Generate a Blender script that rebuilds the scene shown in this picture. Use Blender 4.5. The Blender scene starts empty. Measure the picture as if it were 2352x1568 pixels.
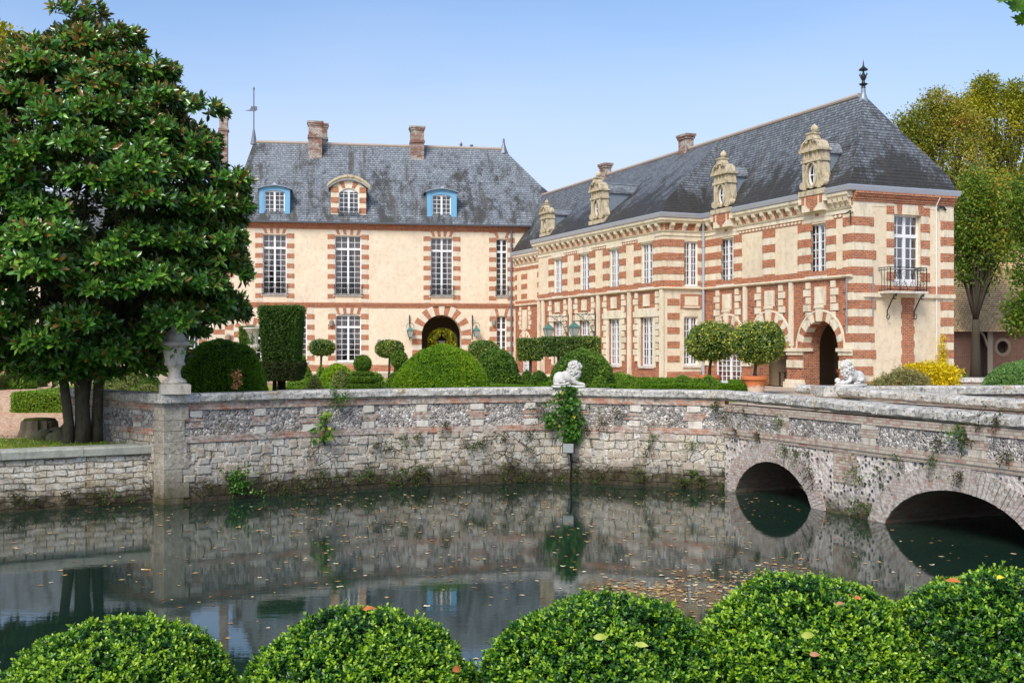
import bpy, math, random
import numpy as np
from mathutils import Vector, Matrix, noise as mnoise
S = bpy.context.scene
C = S.collection
R = math.radians
rng = np.random.default_rng(7)
random.seed(7)

# ------------------------------------------------------------------ camera, sky, sun
F, CX, HZ, EYE = 2600.0, 1176.0, 797.0, 2.0      # focal length and horizon in photo pixels (2352 wide)
cam = bpy.data.cameras.new('camera'); co = bpy.data.objects.new('camera', cam); C.objects.link(co)
co.location = (0, 0, EYE); co.rotation_euler = (R(90), 0, 0)
cam.sensor_width = 36; cam.lens = 36 * F / 2352
cam.shift_y = (HZ - 784) / 2352
cam.clip_end = 5000; cam.clip_start = .1
S.camera = co
W = bpy.data.worlds.new('World'); S.world = W; W.use_nodes = True
wn = W.node_tree; bg = wn.nodes['Background']
sky = wn.nodes.new('ShaderNodeTexSky'); sky.sky_type = 'NISHITA'; sky.sun_disc = False
SUN = Vector((-.30, -.66, .72)).normalized()
sky.sun_elevation = math.asin(SUN.z); sky.sun_rotation = math.atan2(SUN.x, SUN.y)
sky.air_density = 1.0; sky.dust_density = 2.4; sky.ozone_density = 5.0; sky.altitude = 0
tcw = wn.nodes.new('ShaderNodeTexCoord'); spw = wn.nodes.new('ShaderNodeSeparateXYZ'); wn.links.new(tcw.outputs['Generated'], spw.inputs[0])
rpw = wn.nodes.new('ShaderNodeValToRGB'); rpw.color_ramp.elements[0].color = (.88,) * 3 + (1,); rpw.color_ramp.elements[0].position = .02
rpw.color_ramp.elements[1].color = (0, 0, 0, 1); rpw.color_ramp.elements[1].position = .34; rpw.color_ramp.interpolation = 'EASE'
nzw = wn.nodes.new('ShaderNodeTexNoise'); nzw.inputs['Scale'].default_value = 2.2; nzw.inputs['Detail'].default_value = 5
mpw = wn.nodes.new('ShaderNodeMapping'); mpw.inputs['Scale'].default_value = (1, 1, 3.5); wn.links.new(tcw.outputs['Generated'], mpw.inputs[0]); wn.links.new(mpw.outputs[0], nzw.inputs['Vector'])
adw = wn.nodes.new('ShaderNodeMath'); adw.operation = 'MULTIPLY_ADD'; adw.inputs[1].default_value = -.16; wn.links.new(nzw.outputs[0], adw.inputs[0]); wn.links.new(spw.outputs[2], adw.inputs[2])
ad2 = wn.nodes.new('ShaderNodeMath'); ad2.operation = 'ADD'; ad2.inputs[1].default_value = .08; wn.links.new(adw.outputs[0], ad2.inputs[0]); wn.links.new(ad2.outputs[0], rpw.inputs[0])
mxs = wn.nodes.new('ShaderNodeMix'); mxs.data_type = 'RGBA'; wn.links.new(rpw.outputs[0], mxs.inputs[0])
wn.links.new(sky.outputs[0], mxs.inputs[6]); mxs.inputs[7].default_value = (3.75, 4.05, 4.9, 1)      # pale high haze near the horizon
wn.links.new(mxs.outputs[2], bg.inputs[0]); bg.inputs[1].default_value = .135
sl = bpy.data.lights.new('sun', 'SUN'); sl.energy = 2.0; sl.angle = R(24); sl.color = (1, .95, .88)
so = bpy.data.objects.new('sun', sl); C.objects.link(so); so.rotation_euler = SUN.to_track_quat('Z', 'Y').to_euler()
so.location = (0, 0, 60)
S.view_settings.view_transform = 'Standard'; S.view_settings.look = 'None'
S.view_settings.exposure = .66; S.view_settings.gamma = 1
S.cycles.max_bounces = 6; S.cycles.transparent_max_bounces = 12
S.cycles.use_adaptive_sampling = True
try: S.cycles.use_denoising = True
except Exception: pass

def at(x, y, Y):
    """world point seen at photo pixel (x,y) at distance Y"""
    return Vector(((x - CX) / F * Y, Y, EYE + (HZ - y) * Y / F))
def pxm(Y): return Y / F

# ------------------------------------------------------------------ objects
def tag(o, label=None, cat=None, group=None, kind=None):
    if label: o['label'] = label
    if cat: o['category'] = cat
    if group: o['group'] = group
    if kind: o['kind'] = kind
    return o
def thing(name, label, cat, loc=(0, 0, 0), rz=0, group=None):
    o = bpy.data.objects.new(name, None); C.objects.link(o)
    o.location = loc; o.rotation_euler = (0, 0, rz); o.empty_display_size = .3
    return tag(o, label, cat, group)
def link(name, me, mat, parent=None, loc=None, rz=0):
    o = bpy.data.objects.new(name, me); C.objects.link(o)
    if mat is not None:
        me.materials.append(mat)
    if parent is not None: o.parent = parent
    if loc is not None: o.location = loc
    if rz: o.rotation_euler = (0, 0, rz)
    return o
def copy_tree(o, parent=None):
    c = o.copy(); C.objects.link(c); c.parent = parent
    for ch in list(o.children): copy_tree(ch, c)
    return c

def add_uv(me):
    n = len(me.polygons)
    if n == 0: return
    nr = np.empty(n * 3); me.polygons.foreach_get('normal', nr); nr = nr.reshape(-1, 3)
    tot = np.empty(n, int); me.polygons.foreach_get('loop_total', tot)
    fi = np.repeat(np.arange(n), tot)
    vi = np.empty(len(me.loops), int); me.loops.foreach_get('vertex_index', vi)
    co_ = np.empty(len(me.vertices) * 3); me.vertices.foreach_get('co', co_); P = co_.reshape(-1, 3)[vi]
    t = np.stack([-nr[:, 1], nr[:, 0], np.zeros(n)], 1); l = np.linalg.norm(t, axis=1)
    flat = l < .08
    t[~flat] /= l[~flat][:, None]; t[flat] = (1, 0, 0)
    b = np.cross(nr, t)
    sgn = np.where(b[:, 2] < -1e-6, -1.0, 1.0)[:, None]
    uv = np.stack([(P * t[fi]).sum(1), (P * (b * sgn)[fi]).sum(1)], 1)
    me.uv_layers.new(name='UVMap').data.foreach_set('uv', uv.astype(np.float32).ravel())

class MB:
    def __init__(s): s.v = []; s.f = []
    def add(s, vs, fs):
        b = len(s.v); s.v += [tuple(p) for p in vs]; s.f += [tuple(b + i for i in f) for f in fs]
    def box(s, x0, x1, y0, y1, z0, z1):
        s.add([(x0,y0,z0),(x1,y0,z0),(x1,y1,z0),(x0,y1,z0),(x0,y0,z1),(x1,y0,z1),(x1,y1,z1),(x0,y1,z1)],
              [(0,3,2,1),(4,5,6,7),(0,1,5,4),(1,2,6,5),(2,3,7,6),(3,0,4,7)])
    def hexa(s, p8):
        s.add(p8, [(0,3,2,1),(4,5,6,7),(0,1,5,4),(1,2,6,5),(2,3,7,6),(3,0,4,7)])
    def poly(s, pts): s.add(pts, [tuple(range(len(pts)))])
    def tube(s, pts, r, n=6, cap=True):
        pts = [Vector(p) for p in pts]; m = len(pts)
        rr = r if hasattr(r, '__len__') else [r] * m
        vs = []; up = None
        for i, p in enumerate(pts):
            d = (pts[min(i+1, m-1)] - pts[max(i-1, 0)])
            if d.length < 1e-9: d = Vector((0,0,1))
            d.normalize()
            if up is None:
                up = Vector((0,0,1)) if abs(d.z) < .9 else Vector((1,0,0))
            a = d.cross(up); 
            if a.length < 1e-6: a = d.orthogonal()
            a.normalize(); b = d.cross(a).normalized(); up = a.cross(d).normalized() if True else up
            for k in range(n):
                t = 2 * math.pi * k / n
                vs.append(p + (a * math.cos(t) + b * math.sin(t)) * rr[i])
        fs = [(i*n+k, i*n+(k+1) % n, (i+1)*n+(k+1) % n, (i+1)*n+k) for i in range(m-1) for k in range(n)]
        if cap: fs += [tuple(range(n))[::-1], tuple((m-1)*n+k for k in range(n))]
        s.add(vs, fs)
    def lathe(s, prof, n=24, c=(0,0,0), flute=None):
        """prof: (r,z) list; flute(i,theta)->radius factor"""
        vs = []
        for i, (r, z) in enumerate(prof):
            for k in range(n):
                t = 2 * math.pi * k / n
                q = r * (flute(i, t) if flute else 1)
                vs.append((c[0] + q * math.cos(t), c[1] + q * math.sin(t), c[2] + z))
        m = len(prof)
        fs = [(i*n+k, i*n+(k+1) % n, (i+1)*n+(k+1) % n, (i+1)*n+k) for i in range(m-1) for k in range(n)]
        fs += [tuple(range(n))[::-1], tuple((m-1)*n+k for k in range(n))]
        s.add(vs, fs)
    def ball(s, c, r, n=10, m=7):
        rx, ry, rz = r if hasattr(r, '__len__') else (r, r, r)
        vs = [(c[0], c[1], c[2] - rz)]
        for i in range(1, m):
            ph = -math.pi/2 + math.pi * i / m
            for k in range(n):
                t = 2*math.pi*k/n
                vs.append((c[0]+rx*math.cos(ph)*math.cos(t), c[1]+ry*math.cos(ph)*math.sin(t), c[2]+rz*math.sin(ph)))
        vs.append((c[0], c[1], c[2] + rz)); L = len(vs) - 1
        fs = [(0, 1+(k+1) % n, 1+k) for k in range(n)]
        fs += [(1+i*n+k, 1+i*n+(k+1) % n, 1+(i+1)*n+(k+1) % n, 1+(i+1)*n+k) for i in range(m-2) for k in range(n)]
        fs += [(L, 1+(m-2)*n+k, 1+(m-2)*n+(k+1) % n) for k in range(n)]
        s.add(vs, fs)
    def build(s, name, mat, parent=None, smooth=False, loc=None, rz=0):
        me = bpy.data.meshes.new(name); me.from_pydata(s.v, [], s.f); me.update(calc_edges=True)
        add_uv(me)
        if smooth: me.shade_smooth()
        return link(name, me, mat, parent, loc, rz)

def np_mesh(name, V, faces, mat, rnd=None, parent=None, loc=None, smooth=False):
    """V (n,3), faces (m,k) int array"""
    me = bpy.data.meshes.new(name)
    n, (m, k) = len(V), faces.shape
    me.vertices.add(n); me.vertices.foreach_set('co', np.asarray(V, np.float32).ravel())
    me.loops.add(m * k); me.loops.foreach_set('vertex_index', faces.astype(np.int32).ravel())
    me.polygons.add(m); me.polygons.foreach_set('loop_start', np.arange(0, m * k, k, dtype=np.int32))
    me.update(calc_edges=True)
    if rnd is not None:
        a = me.attributes.new('rnd', 'FLOAT', 'FACE'); a.data.foreach_set('value', np.asarray(rnd, np.float32))
    if smooth: me.shade_smooth()
    return link(name, me, mat, parent, loc)

def sweep(mb, prof, path, closed=False, cap=True):
    """prof: (out, z) closed polygon; path: plan points (x,y[,z]); outward = right of travel"""
    P = [Vector((p[0], p[1])) for p in path]; Z = [p[2] if len(p) > 2 else 0 for p in path]
    n = len(P); k = len(prof); vs = []
    for i in range(n):
        d0 = (P[i] - P[i-1]) if (i > 0 or closed) else (P[1] - P[0])
        d1 = (P[(i+1) % n] - P[i]) if (i < n-1 or closed) else (P[-1] - P[-2])
        d0.normalize(); d1.normalize()
        n0 = Vector((d0.y, -d0.x)); n1 = Vector((d1.y, -d1.x)); m = n0 + n1
        m = m / max(.3, m.dot(n0))
        for o, z in prof: vs.append((P[i].x + m.x * o, P[i].y + m.y * o, Z[i] + z))
    fs = []
    for i in range(n if closed else n-1):
        j = (i+1) % n
        for q in range(k): fs.append((i*k+q, j*k+q, j*k+(q+1) % k, i*k+(q+1) % k))
    if cap and not closed: fs += [tuple(range(k)), tuple((n-1)*k+q for q in range(k))[::-1]]
    mb.add(vs, fs)

# ------------------------------------------------------------------ facade frames
class Fac:
    """plane in a root's local space: origin o, horizontal direction a, outward n"""
    def __init__(s, root, o, a, n):
        s.o = Vector((o[0], o[1], 0)); s.a = Vector((a[0], a[1], 0)).normalized(); s.n = Vector((n[0], n[1], 0)).normalized()
        s.M = Matrix.Translation(root.location) @ root.rotation_euler.to_matrix().to_4x4()
        s.flip = s.a.cross(Vector((0,0,1))).dot(s.n) < 0
    def p(s, a, z, o=0):
        v = s.o + s.a * a + s.n * o; return (v.x, v.y, z)
    def sx(s, x, o=0):
        """distance along the plane of the photo column x"""
        u = (x - CX) / F
        P0 = s.M @ (s.o + s.n * o); P1 = s.M @ (s.o + s.n * o + s.a); d = P1 - P0
        return (u * P0.y - P0.x) / (d.x - u * d.y)
    def zy(s, y, a):
        P = s.M @ (s.o + s.a * a); return EYE + (HZ - y) * P.y / F
    def box(s, mb, a0, a1, z0, z1, o0, o1):
        if s.flip: a0, a1 = a1, a0
        mb.hexa([s.p(a0,z0,o1), s.p(a1,z0,o1), s.p(a1,z0,o0), s.p(a0,z0,o0), s.p(a0,z1,o1), s.p(a1,z1,o1), s.p(a1,z1,o0), s.p(a0,z1,o0)])
    def prism(s, mb, poly, o0, o1):
        """polygon of (a,z) extruded outwards"""
        k = len(poly)
        vs = [s.p(a, z, o1) for a, z in poly] + [s.p(a, z, o0) for a, z in poly]
        fs = [tuple(range(k)), tuple(range(k, 2*k))[::-1]] + [(i, k+i, k+(i+1) % k, (i+1) % k) for i in range(k)]
        if s.flip: fs = [f[::-1] for f in fs]
        mb.add(vs, fs)
    def ext(s, mb, prof, a0, a1):
        """profile (out,z) extruded along the wall"""
        k = len(prof)
        vs = [s.p(a0, z, o) for o, z in prof] + [s.p(a1, z, o) for o, z in prof]
        mb.add(vs, [tuple(range(k)), tuple(range(k, 2*k))[::-1]] + [(i, k+i, k+(i+1) % k, (i+1) % k) for i in range(k)])
    def wall(s, mb, a0, a1, z0, z1, holes=(), depth=.3, soffit=None):
        """sheet wall with openings (a0,a1,z0,z1[,rise[,depth]]); returns through reveals"""
        holes = [tuple(h) + (0,) * (5 - len(h)) if len(h) < 5 else tuple(h) for h in holes]
        A = sorted({a0, a1} | {v for h in holes for v in h[:2] if a0 < v < a1})
        Zs = sorted({z0, z1} | {v for h in holes for v in h[2:4] if z0 < v < z1})
        for i in range(len(A)-1):
            for j in range(len(Zs)-1):
                ca, cz = (A[i]+A[i+1])/2, (Zs[j]+Zs[j+1])/2
                if any(h[0] < ca < h[1] and h[2] < cz < h[3] for h in holes): continue
                q = [s.p(A[i],Zs[j]), s.p(A[i+1],Zs[j]), s.p(A[i+1],Zs[j+1]), s.p(A[i],Zs[j+1])]
                mb.poly(q[::-1] if s.flip else q)
        for h in holes:
            b0, b1, c0, c1, r = h[:5]; d = h[5] if len(h) > 5 else depth
            sb = soffit or mb
            top = []
            if r > 0:
                n = 16 if r > .5 else 6; c = (b0+b1)/2; a = (b1-b0)/2; zs = c1 - r
                if r > .9 * a or len(h) > 6:
                    top = [(c - a*math.cos(math.pi*i/n), zs + r*math.sin(math.pi*i/n)) for i in range(n+1)]
                else:
                    top = [(b0 + (b1-b0)*i/n, zs + r*(1-((2*i/n-1))**2)) for i in range(n+1)]
                L = [(b0, c1)] + top[:n//2+1][::1]; Rr = top[n//2:] + [(b1, c1)]
                for P_ in (L, Rr): mb.poly([s.p(x, z) for x, z in (P_ if s.flip else P_[::-1])])
            else:
                zs = c1; top = [(b0, c1), (b1, c1)]
            for i in range(len(top)-1):
                (x0, y0), (x1, y1) = top[i], top[i+1]
                sb.poly([s.p(x0,y0,0), s.p(x1,y1,0), s.p(x1,y1,-d), s.p(x0,y0,-d)])
            sb.poly([s.p(b0,c0,0), s.p(b0,zs,0), s.p(b0,zs,-d), s.p(b0,c0,-d)])
            sb.poly([s.p(b1,zs,0), s.p(b1,c0,0), s.p(b1,c0,-d), s.p(b1,zs,-d)])
            sb.poly([s.p(b0,c0,-d), s.p(b1,c0,-d), s.p(b1,c0,0), s.p(b0,c0,0)])

# ------------------------------------------------------------------ materials
class NT:
    def __init__(s, name):
        s.m = bpy.data.materials.new(name); s.m.use_nodes = True; s.t = s.m.node_tree
        s.b = s.t.nodes['Principled BSDF']; s.o = s.t.nodes['Material Output']
        s.tc = s.t.nodes.new('ShaderNodeTexCoord')
    def n(s, ty, **kw):
        x = s.t.nodes.new('ShaderNode' + ty)
        for k, v in kw.items(): setattr(x, k, v)
        return x
    def set(s, sock, v):
        if v is None: return
        if hasattr(v, 'is_linked') or isinstance(v, bpy.types.NodeSocket): s.t.links.new(v, sock)
        else:
            if sock.type == 'RGBA' and len(v) == 3: v = (*v, 1)
            sock.default_value = v
    def uv(s, sx=1, sy=1, rot=0, off=(0, 0)):
        m = s.n('Mapping'); s.t.links.new(s.tc.outputs['UV'], m.inputs[0])
        m.inputs['Scale'].default_value = (sx, sy, 1); m.inputs['Rotation'].default_value = (0, 0, rot)
        m.inputs['Location'].default_value = (*off, 0)
        return m.outputs[0]
    def ob(s, sx=1, sy=1, sz=1):
        m = s.n('Mapping'); s.t.links.new(s.tc.outputs['Object'], m.inputs[0])
        m.inputs['Scale'].default_value = (sx, sy, sz); return m.outputs[0]
    def noise(s, v, scale, detail=4, rough=.6, col=False):
        x = s.n('TexNoise'); s.t.links.new(v, x.inputs['Vector']); x.inputs['Scale'].default_value = scale
        x.inputs['Detail'].default_value = detail; x.inputs['Roughness'].default_value = rough
        return x.outputs[1 if col else 0]
    def vor(s, v, scale, feature='F1', out='Distance', rnd=1):
        x = s.n('TexVoronoi', feature=feature); s.t.links.new(v, x.inputs['Vector']); x.inputs['Scale'].default_value = scale
        x.inputs['Randomness'].default_value = rnd
        return x.outputs[out]
    def ramp(s, f, pts, interp='LINEAR'):
        x = s.n('ValToRGB'); s.set(x.inputs[0], f); e = x.color_ramp; e.interpolation = interp
        while len(e.elements) < len(pts): e.elements.new(.5)
        for el, (p, c) in zip(e.elements, pts):
            el.position = p; el.color = (*c, 1) if hasattr(c, '__len__') else (c, c, c, 1)
        return x.outputs[0]
    def mix(s, f, a, b, mode='MIX'):
        x = s.n('Mix', data_type='RGBA', blend_type=mode)
        s.set(x.inputs[0], f); s.set(x.inputs[6], a); s.set(x.inputs[7], b); return x.outputs[2]
    def math(s, op, a, b=None, clamp=False):
        x = s.n('Math', operation=op, use_clamp=clamp); s.set(x.inputs[0], a)
        if b is not None: s.set(x.inputs[1], b)
        return x.outputs[0]
    def sep(s, v, i):
        x = s.n('SeparateXYZ'); s.t.links.new(v, x.inputs[0]); return x.outputs[i]
    def warp(s, v, amt, scale):
        c = s.noise(v, scale, 2, .5, col=True)
        m = s.n('VectorMath', operation='MULTIPLY_ADD'); s.t.links.new(c, m.inputs[0])
        m.inputs[1].default_value = (amt,) * 3; s.t.links.new(v, m.inputs[2]); return m.outputs[0]
    def brick(s, v, w, h, mortar, c1, c2, cm, smooth=.1, off=.5):
        x = s.n('TexBrick', offset=off); s.t.links.new(v, x.inputs[0])
        x.inputs['Scale'].default_value = 1; x.inputs['Brick Width'].default_value = w; x.inputs['Row Height'].default_value = h
        x.inputs['Mortar Size'].default_value = mortar; x.inputs['Mortar Smooth'].default_value = smooth
        s.set(x.inputs['Color1'], c1); s.set(x.inputs['Color2'], c2); s.set(x.inputs['Mortar'], cm)
        return x.outputs[0], x.outputs[1]
    def bump(s, h, strength=.3, dist=.05, nrm=None):
        x = s.n('Bump'); s.set(x.inputs['Height'], h); x.inputs['Strength'].default_value = strength
        x.inputs['Distance'].default_value = dist
        if nrm: s.set(x.inputs['Normal'], nrm)
        return x.outputs[0]
    def out(s, col, rough=.8, nrm=None, spec=.3, metal=0, **kw):
        s.set(s.b.inputs['Base Color'], col); s.set(s.b.inputs['Roughness'], rough)
        s.b.inputs['Specular IOR Level'].default_value = spec; s.b.inputs['Metallic'].default_value = metal
        if nrm is not None: s.set(s.b.inputs['Normal'], nrm)
        for k, v in kw.items(): s.set(s.b.inputs[k.replace('_', ' ')], v)
        return s.m

M = {}
def m_plain(name, col, rough=.6, spec=.3, metal=0, var=.25, sc=6):
    q = NT(name); v = q.ob(); n = q.noise(v, sc, 5)
    c = q.mix(q.math('MULTIPLY', n, var), col, tuple(x * .45 for x in col))
    M[name] = q.out(c, rough, q.bump(n, .15, .01), spec, metal)

def m_stucco(name, c1, c2, stain):
    q = NT(name); v = q.ob()
    a = q.noise(v, .7, 8, .72); b = q.noise(q.ob(1, 1, .22), 1.9, 7, .75); f = q.noise(v, 12, 6, .75); k = q.noise(v, 3.2, 7, .75)
    c = q.mix(q.ramp(a, [(.38, 0), (.62, 1)]), c1, c2)
    c = q.mix(q.ramp(k, [(.38, .55), (.50, 0), (.60, 0), (.76, .5)]), c, tuple(x * .92 for x in stain))
    c = q.mix(q.ramp(b, [(.52, 0), (.74, .65)]), c, stain)
    c = q.mix(q.ramp(f, [(.50, 0), (.72, .35)]), c, (.92, .84, .70))
    g = q.noise(q.ob(1, 1, .5), .45, 6, .7)
    c = q.mix(q.ramp(g, [(.54, 0), (.68, .5)]), c, (.48, .40, .30))
    M[name] = q.out(c, .92, q.bump(q.math('ADD', f, k), .5, .03), .15)
m_stucco('stucco', (.78, .665, .49), (.72, .59, .42), (.60, .48, .345))
m_stucco('stucco_wing', (.78, .66, .47), (.71, .58, .39), (.57, .44, .29))

def m_stone(name, c1, c2, dark, amt=.5, joint=None, bump=.3, sc=1.4):
    q = NT(name); v = q.ob()
    a = q.noise(v, sc, 6, .65); b = q.noise(v, sc * 5, 6, .7); g = q.noise(q.ob(1, 1, .3), sc * 1.6, 5, .7)
    c = q.mix(q.ramp(a, [(.3, 0), (.7, 1)]), c1, c2)
    c = q.mix(q.ramp(g, [(.5, 0), (.78, amt)]), c, dark)
    c = q.mix(q.ramp(b, [(.58, 0), (.75, amt * .8)]), c, tuple(x * .6 for x in dark))
    h = b
    M[name] = q.out(c, .85, q.bump(h, bump, .03), .25)
m_stone('stone_cream', (.71, .595, .40), (.78, .70, .55), (.33, .275, .19), .8, bump=.6)
m_stone('stone_dormer', (.66, .54, .34), (.44, .38, .27), (.08, .072, .055), 1.0, bump=.9, sc=3.2)
m_stone('stone_grey', (.71, .62, .47), (.62, .56, .44), (.40, .35, .27), .45)
m_stone('stone_white', (.70, .66, .57), (.56, .51, .43), (.20, .18, .14), .8, bump=.7, sc=3)
m_stone('stone_urn', (.64, .59, .50), (.48, .43, .35), (.12, .11, .08), .9, bump=.7, sc=4)

def m_brick(name, c1, c2, cm, rot=0, worn=.25, dark=None):
    q = NT(name); v = q.uv(rot=rot)
    c, f = q.brick(v, .235, .08, .0075, c1, c2, tuple(x * .72 for x in cm))
    n = q.noise(q.ob(), 3.2, 5, .7); n2 = q.noise(q.ob(), 11, 3)
    # per-brick variation
    k = q.n('TexWhiteNoise'); 
    sn = q.n('VectorMath', operation='SNAP'); q.t.links.new(v, sn.inputs[0]); sn.inputs[1].default_value = (.1175, .08, 1)
    q.t.links.new(sn.outputs[0], k.inputs[0])
    d = dark or (.17, .06, .04)
    c = q.mix(q.math('MULTIPLY', q.ramp(k.outputs[0], [(.58, 0), (1, .9)]), q.math('SUBTRACT', 1.0, f)), c, d)
    c = q.mix(q.ramp(n, [(.45, 0), (.75, min(1, worn))]), c, cm)
    if worn > .5:
        w2 = q.noise(q.uv(.35, 1), 1.3, 6, .75); c = q.mix(q.ramp(w2, [(.44, 0), (.56, .9)]), c, q.mix(q.ramp(n2, [(.4, 0), (.6, 1)]), (.56, .52, .46), (.26, .22, .17)))
        c = q.mix(q.ramp(q.noise(q.uv(), 3.7, 6, .8), [(.56, 0), (.64, .8)]), c, (.07, .06, .035))
    M[name] = q.out(c, .85, q.bump(q.math('SUBTRACT', q.math('MULTIPLY', n2, .3), f), .5, .015), .25)
m_brick('brick', (.50, .145, .045), (.33, .082, .032), (.72, .55, .38), worn=.16)
m_brick('brick_upright', (.50, .145, .045), (.33, .082, .032), (.72, .55, .38), rot=R(90), worn=.16)
m_brick('brick_field', (.47, .13, .042), (.30, .075, .03), (.68, .52, .36), dark=(.06, .04, .045), worn=.16)
m_brick('brick_chimney', (.28, .10, .06), (.17, .065, .045), (.30, .26, .21), worn=.7)
m_brick('brick_moat', (.46, .16, .07), (.34, .12, .065), (.56, .50, .41), worn=1)
m_brick('brick_pale', (.43, .35, .26), (.52, .46, .36), (.30, .27, .24), worn=.5, dark=(.35, .16, .12))
m_brick('brick_pale_upright', (.50, .40, .35), (.42, .33, .29), (.30, .27, .25), rot=R(90), worn=.5, dark=(.36, .17, .12))
m_brick('brick_barn', (.15, .07, .042), (.10, .05, .034), (.30, .22, .17), worn=.2)

def m_slate(name, c1, c2, c3, w, h, lich, blotch, streak=.5, lo=.25):
    q = NT(name); v = q.uv()
    c, f = q.brick(v, w, h, .012, c1, c2, (.03, .032, .035), .4)
    fr = q.math('FRACT', q.math('DIVIDE', q.sep(v, 1), h)); row = q.ramp(fr, [(0, 1), (.16, .75), (.30, 0), (.95, 0), (1, 1)])
    f = q.math('MAXIMUM', q.math('MULTIPLY', f, .6), row); c = q.mix(q.math('MULTIPLY', row, .8), c, (.02, .021, .023))
    sn = q.n('VectorMath', operation='SNAP'); q.t.links.new(v, sn.inputs[0]); sn.inputs[1].default_value = (w / 2, h, 1)
    k = q.n('TexWhiteNoise'); q.t.links.new(sn.outputs[0], k.inputs[0])
    c = q.mix(q.math('MULTIPLY', q.ramp(k.outputs[0], [(.45, 0), (1, .8)]), q.math('SUBTRACT', 1.0, f)), c, c3)
    n = q.noise(q.uv(1, .6), .42, 8, .72); n2 = q.noise(q.uv(1, .14), 1.1, 5, .7); n3 = q.noise(q.uv(), 7, 5, .85); n4 = q.noise(q.uv(1, .5), 1.7, 6, .8)
    zz = q.sep(q.tc.outputs['Generated'], 2)
    low = q.math('MULTIPLY', q.math('SUBTRACT', .45, zz), lo)
    base = q.math('ADD', q.math('ADD', n, low), q.math('MULTIPLY', q.math('SUBTRACT', n4, .5), .7))
    base = q.math('ADD', base, q.math('MULTIPLY', q.math('SUBTRACT', n3, .5), .5))
    c = q.mix(q.ramp(base, [(.49, 0), (.60, blotch)]), c, (.034, .031, .026))
    c = q.mix(q.ramp(n2, [(.53, 0), (.64, streak)]), c, (.062, .054, .042))
    c = q.mix(q.ramp(n3, [(.60, 0), (.70, lich)]), c, (.36, .36, .31))
    M[name] = q.out(c, .62, q.bump(q.math('SUBTRACT', q.math('MULTIPLY', k.outputs[0], .5), f), .8, .03), .3)
m_slate('slate_main', (.22, .245, .265), (.165, .185, .205), (.29, .32, .34), .30, .235, .45, .85, .8, .12)
m_slate('slate_wing', (.15, .165, .175), (.10, .11, .12), (.23, .25, .265), .27, .185, .5, .9, .5, .42)
m_slate('tile_barn', (.62, .40, .19), (.48, .30, .14), (.74, .58, .26), .24, .16, .5, .2, .2)

def m_rubble(name, dens=3.0, zwet=(-2.1, -1.55), w=.40, h=.25):
    q = NT(name); u = q.uv(); v = q.warp(q.uv(1, 1.35), .22, 1.6); vb = q.warp(q.warp(u, .20, 1.7), .05, 8)
    e = q.vor(v, dens, 'DISTANCE_TO_EDGE'); cc = q.vor(v, dens, 'F1', 'Color')
    _, bf = q.brick(vb, w, h, .022, (1, 1, 1), (1, 1, 1), (0, 0, 0), .6, .43)
    sn = q.n('VectorMath', operation='SNAP'); q.t.links.new(vb, sn.inputs[0]); sn.inputs[1].default_value = (w / 2, h, 1)
    k = q.n('TexWhiteNoise'); q.t.links.new(sn.outputs[0], k.inputs[0])
    sel = q.ramp(q.noise(q.uv(.8, 1), .9, 3, .6), [(.41, 0), (.46, 1)])
    rv = q.mix(sel, q.sep(cc, 0), k.outputs[0])
    jt = q.mix(sel, q.ramp(e, [(0, 1), (.055, 0)]), bf)
    g = q.noise(u, 15, 7, .78); b = q.noise(u, 1.3, 6, .75); n3 = q.noise(u, 38, 4, .75); b2 = q.noise(u, 3.3, 6, .8)
    c = q.ramp(rv, [(0, (.62, .53, .37)), (.22, (.80, .74, .60)), (.42, (.52, .50, .45)), (.6, (.66, .54, .38)), (.8, (.86, .83, .74)), (1, (.60, .47, .28))])
    c = q.mix(q.ramp(g, [(.50, 0), (.62, .9)]), c, (.10, .085, .065))
    c = q.mix(q.ramp(n3, [(.53, 0), (.60, .75)]), c, (.82, .80, .74))
    c = q.mix(q.ramp(q.noise(u, 1.7, 8, .85), [(.57, 0), (.64, .7)]), c, (.52, .38, .14))
    c = q.mix(q.math('MULTIPLY', jt, .75), c, q.ramp(b2, [(.46, (.06, .048, .03)), (.58, (.50, .41, .29))]))
    c = q.mix(q.ramp(b, [(.54, 0), (.66, .6)]), c, q.mix(g, (.56, .43, .28), (.32, .25, .15)))
    z = q.sep(q.tc.outputs['Object'], 2)
    wv = q.math('ADD', z, q.math('MULTIPLY', q.math('SUBTRACT', q.noise(q.uv(.7, 1), 2.4, 7, .75), .5), 1.9))
    wet = q.n('MapRange'); q.set(wet.inputs[0], wv); wet.inputs[1].default_value = zwet[0]; wet.inputs[2].default_value = zwet[1]
    wet.inputs[3].default_value = 1; wet.inputs[4].default_value = 0
    moss = q.ramp(q.noise(u, 5, 6, .8), [(.3, (.02, .016, .010)), (.55, (.055, .042, .020)), (.72, (.085, .09, .02)), (.85, (.13, .115, .05))])
    c = q.mix(q.math('MULTIPLY', wet.outputs[0], .95), c, moss)
    ms = q.ramp(q.noise(q.uv(1, .6), 3.1, 7, .8), [(.57, 0), (.65, .85)])
    c = q.mix(ms, c, q.mix(n3, (.035, .03, .016), (.10, .10, .035)))
    vs_ = q.noise(q.uv(1, .28), 2.1, 8, .8); c = q.mix(q.ramp(vs_, [(.56, 0), (.66, .8)]), c, q.mix(n3, (.05, .038, .022), (.16, .12, .07)))
    hh = q.math('ADD', q.math('SUBTRACT', 1.0, jt), q.math('ADD', q.math('MULTIPLY', g, .9), q.math('MULTIPLY', b2, 1.2)))
    M[name] = q.out(c, .92, q.bump(hh, 1.0, .06), .15)
m_rubble('rubble', 3.4, (-1.95, -1.35))
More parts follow.
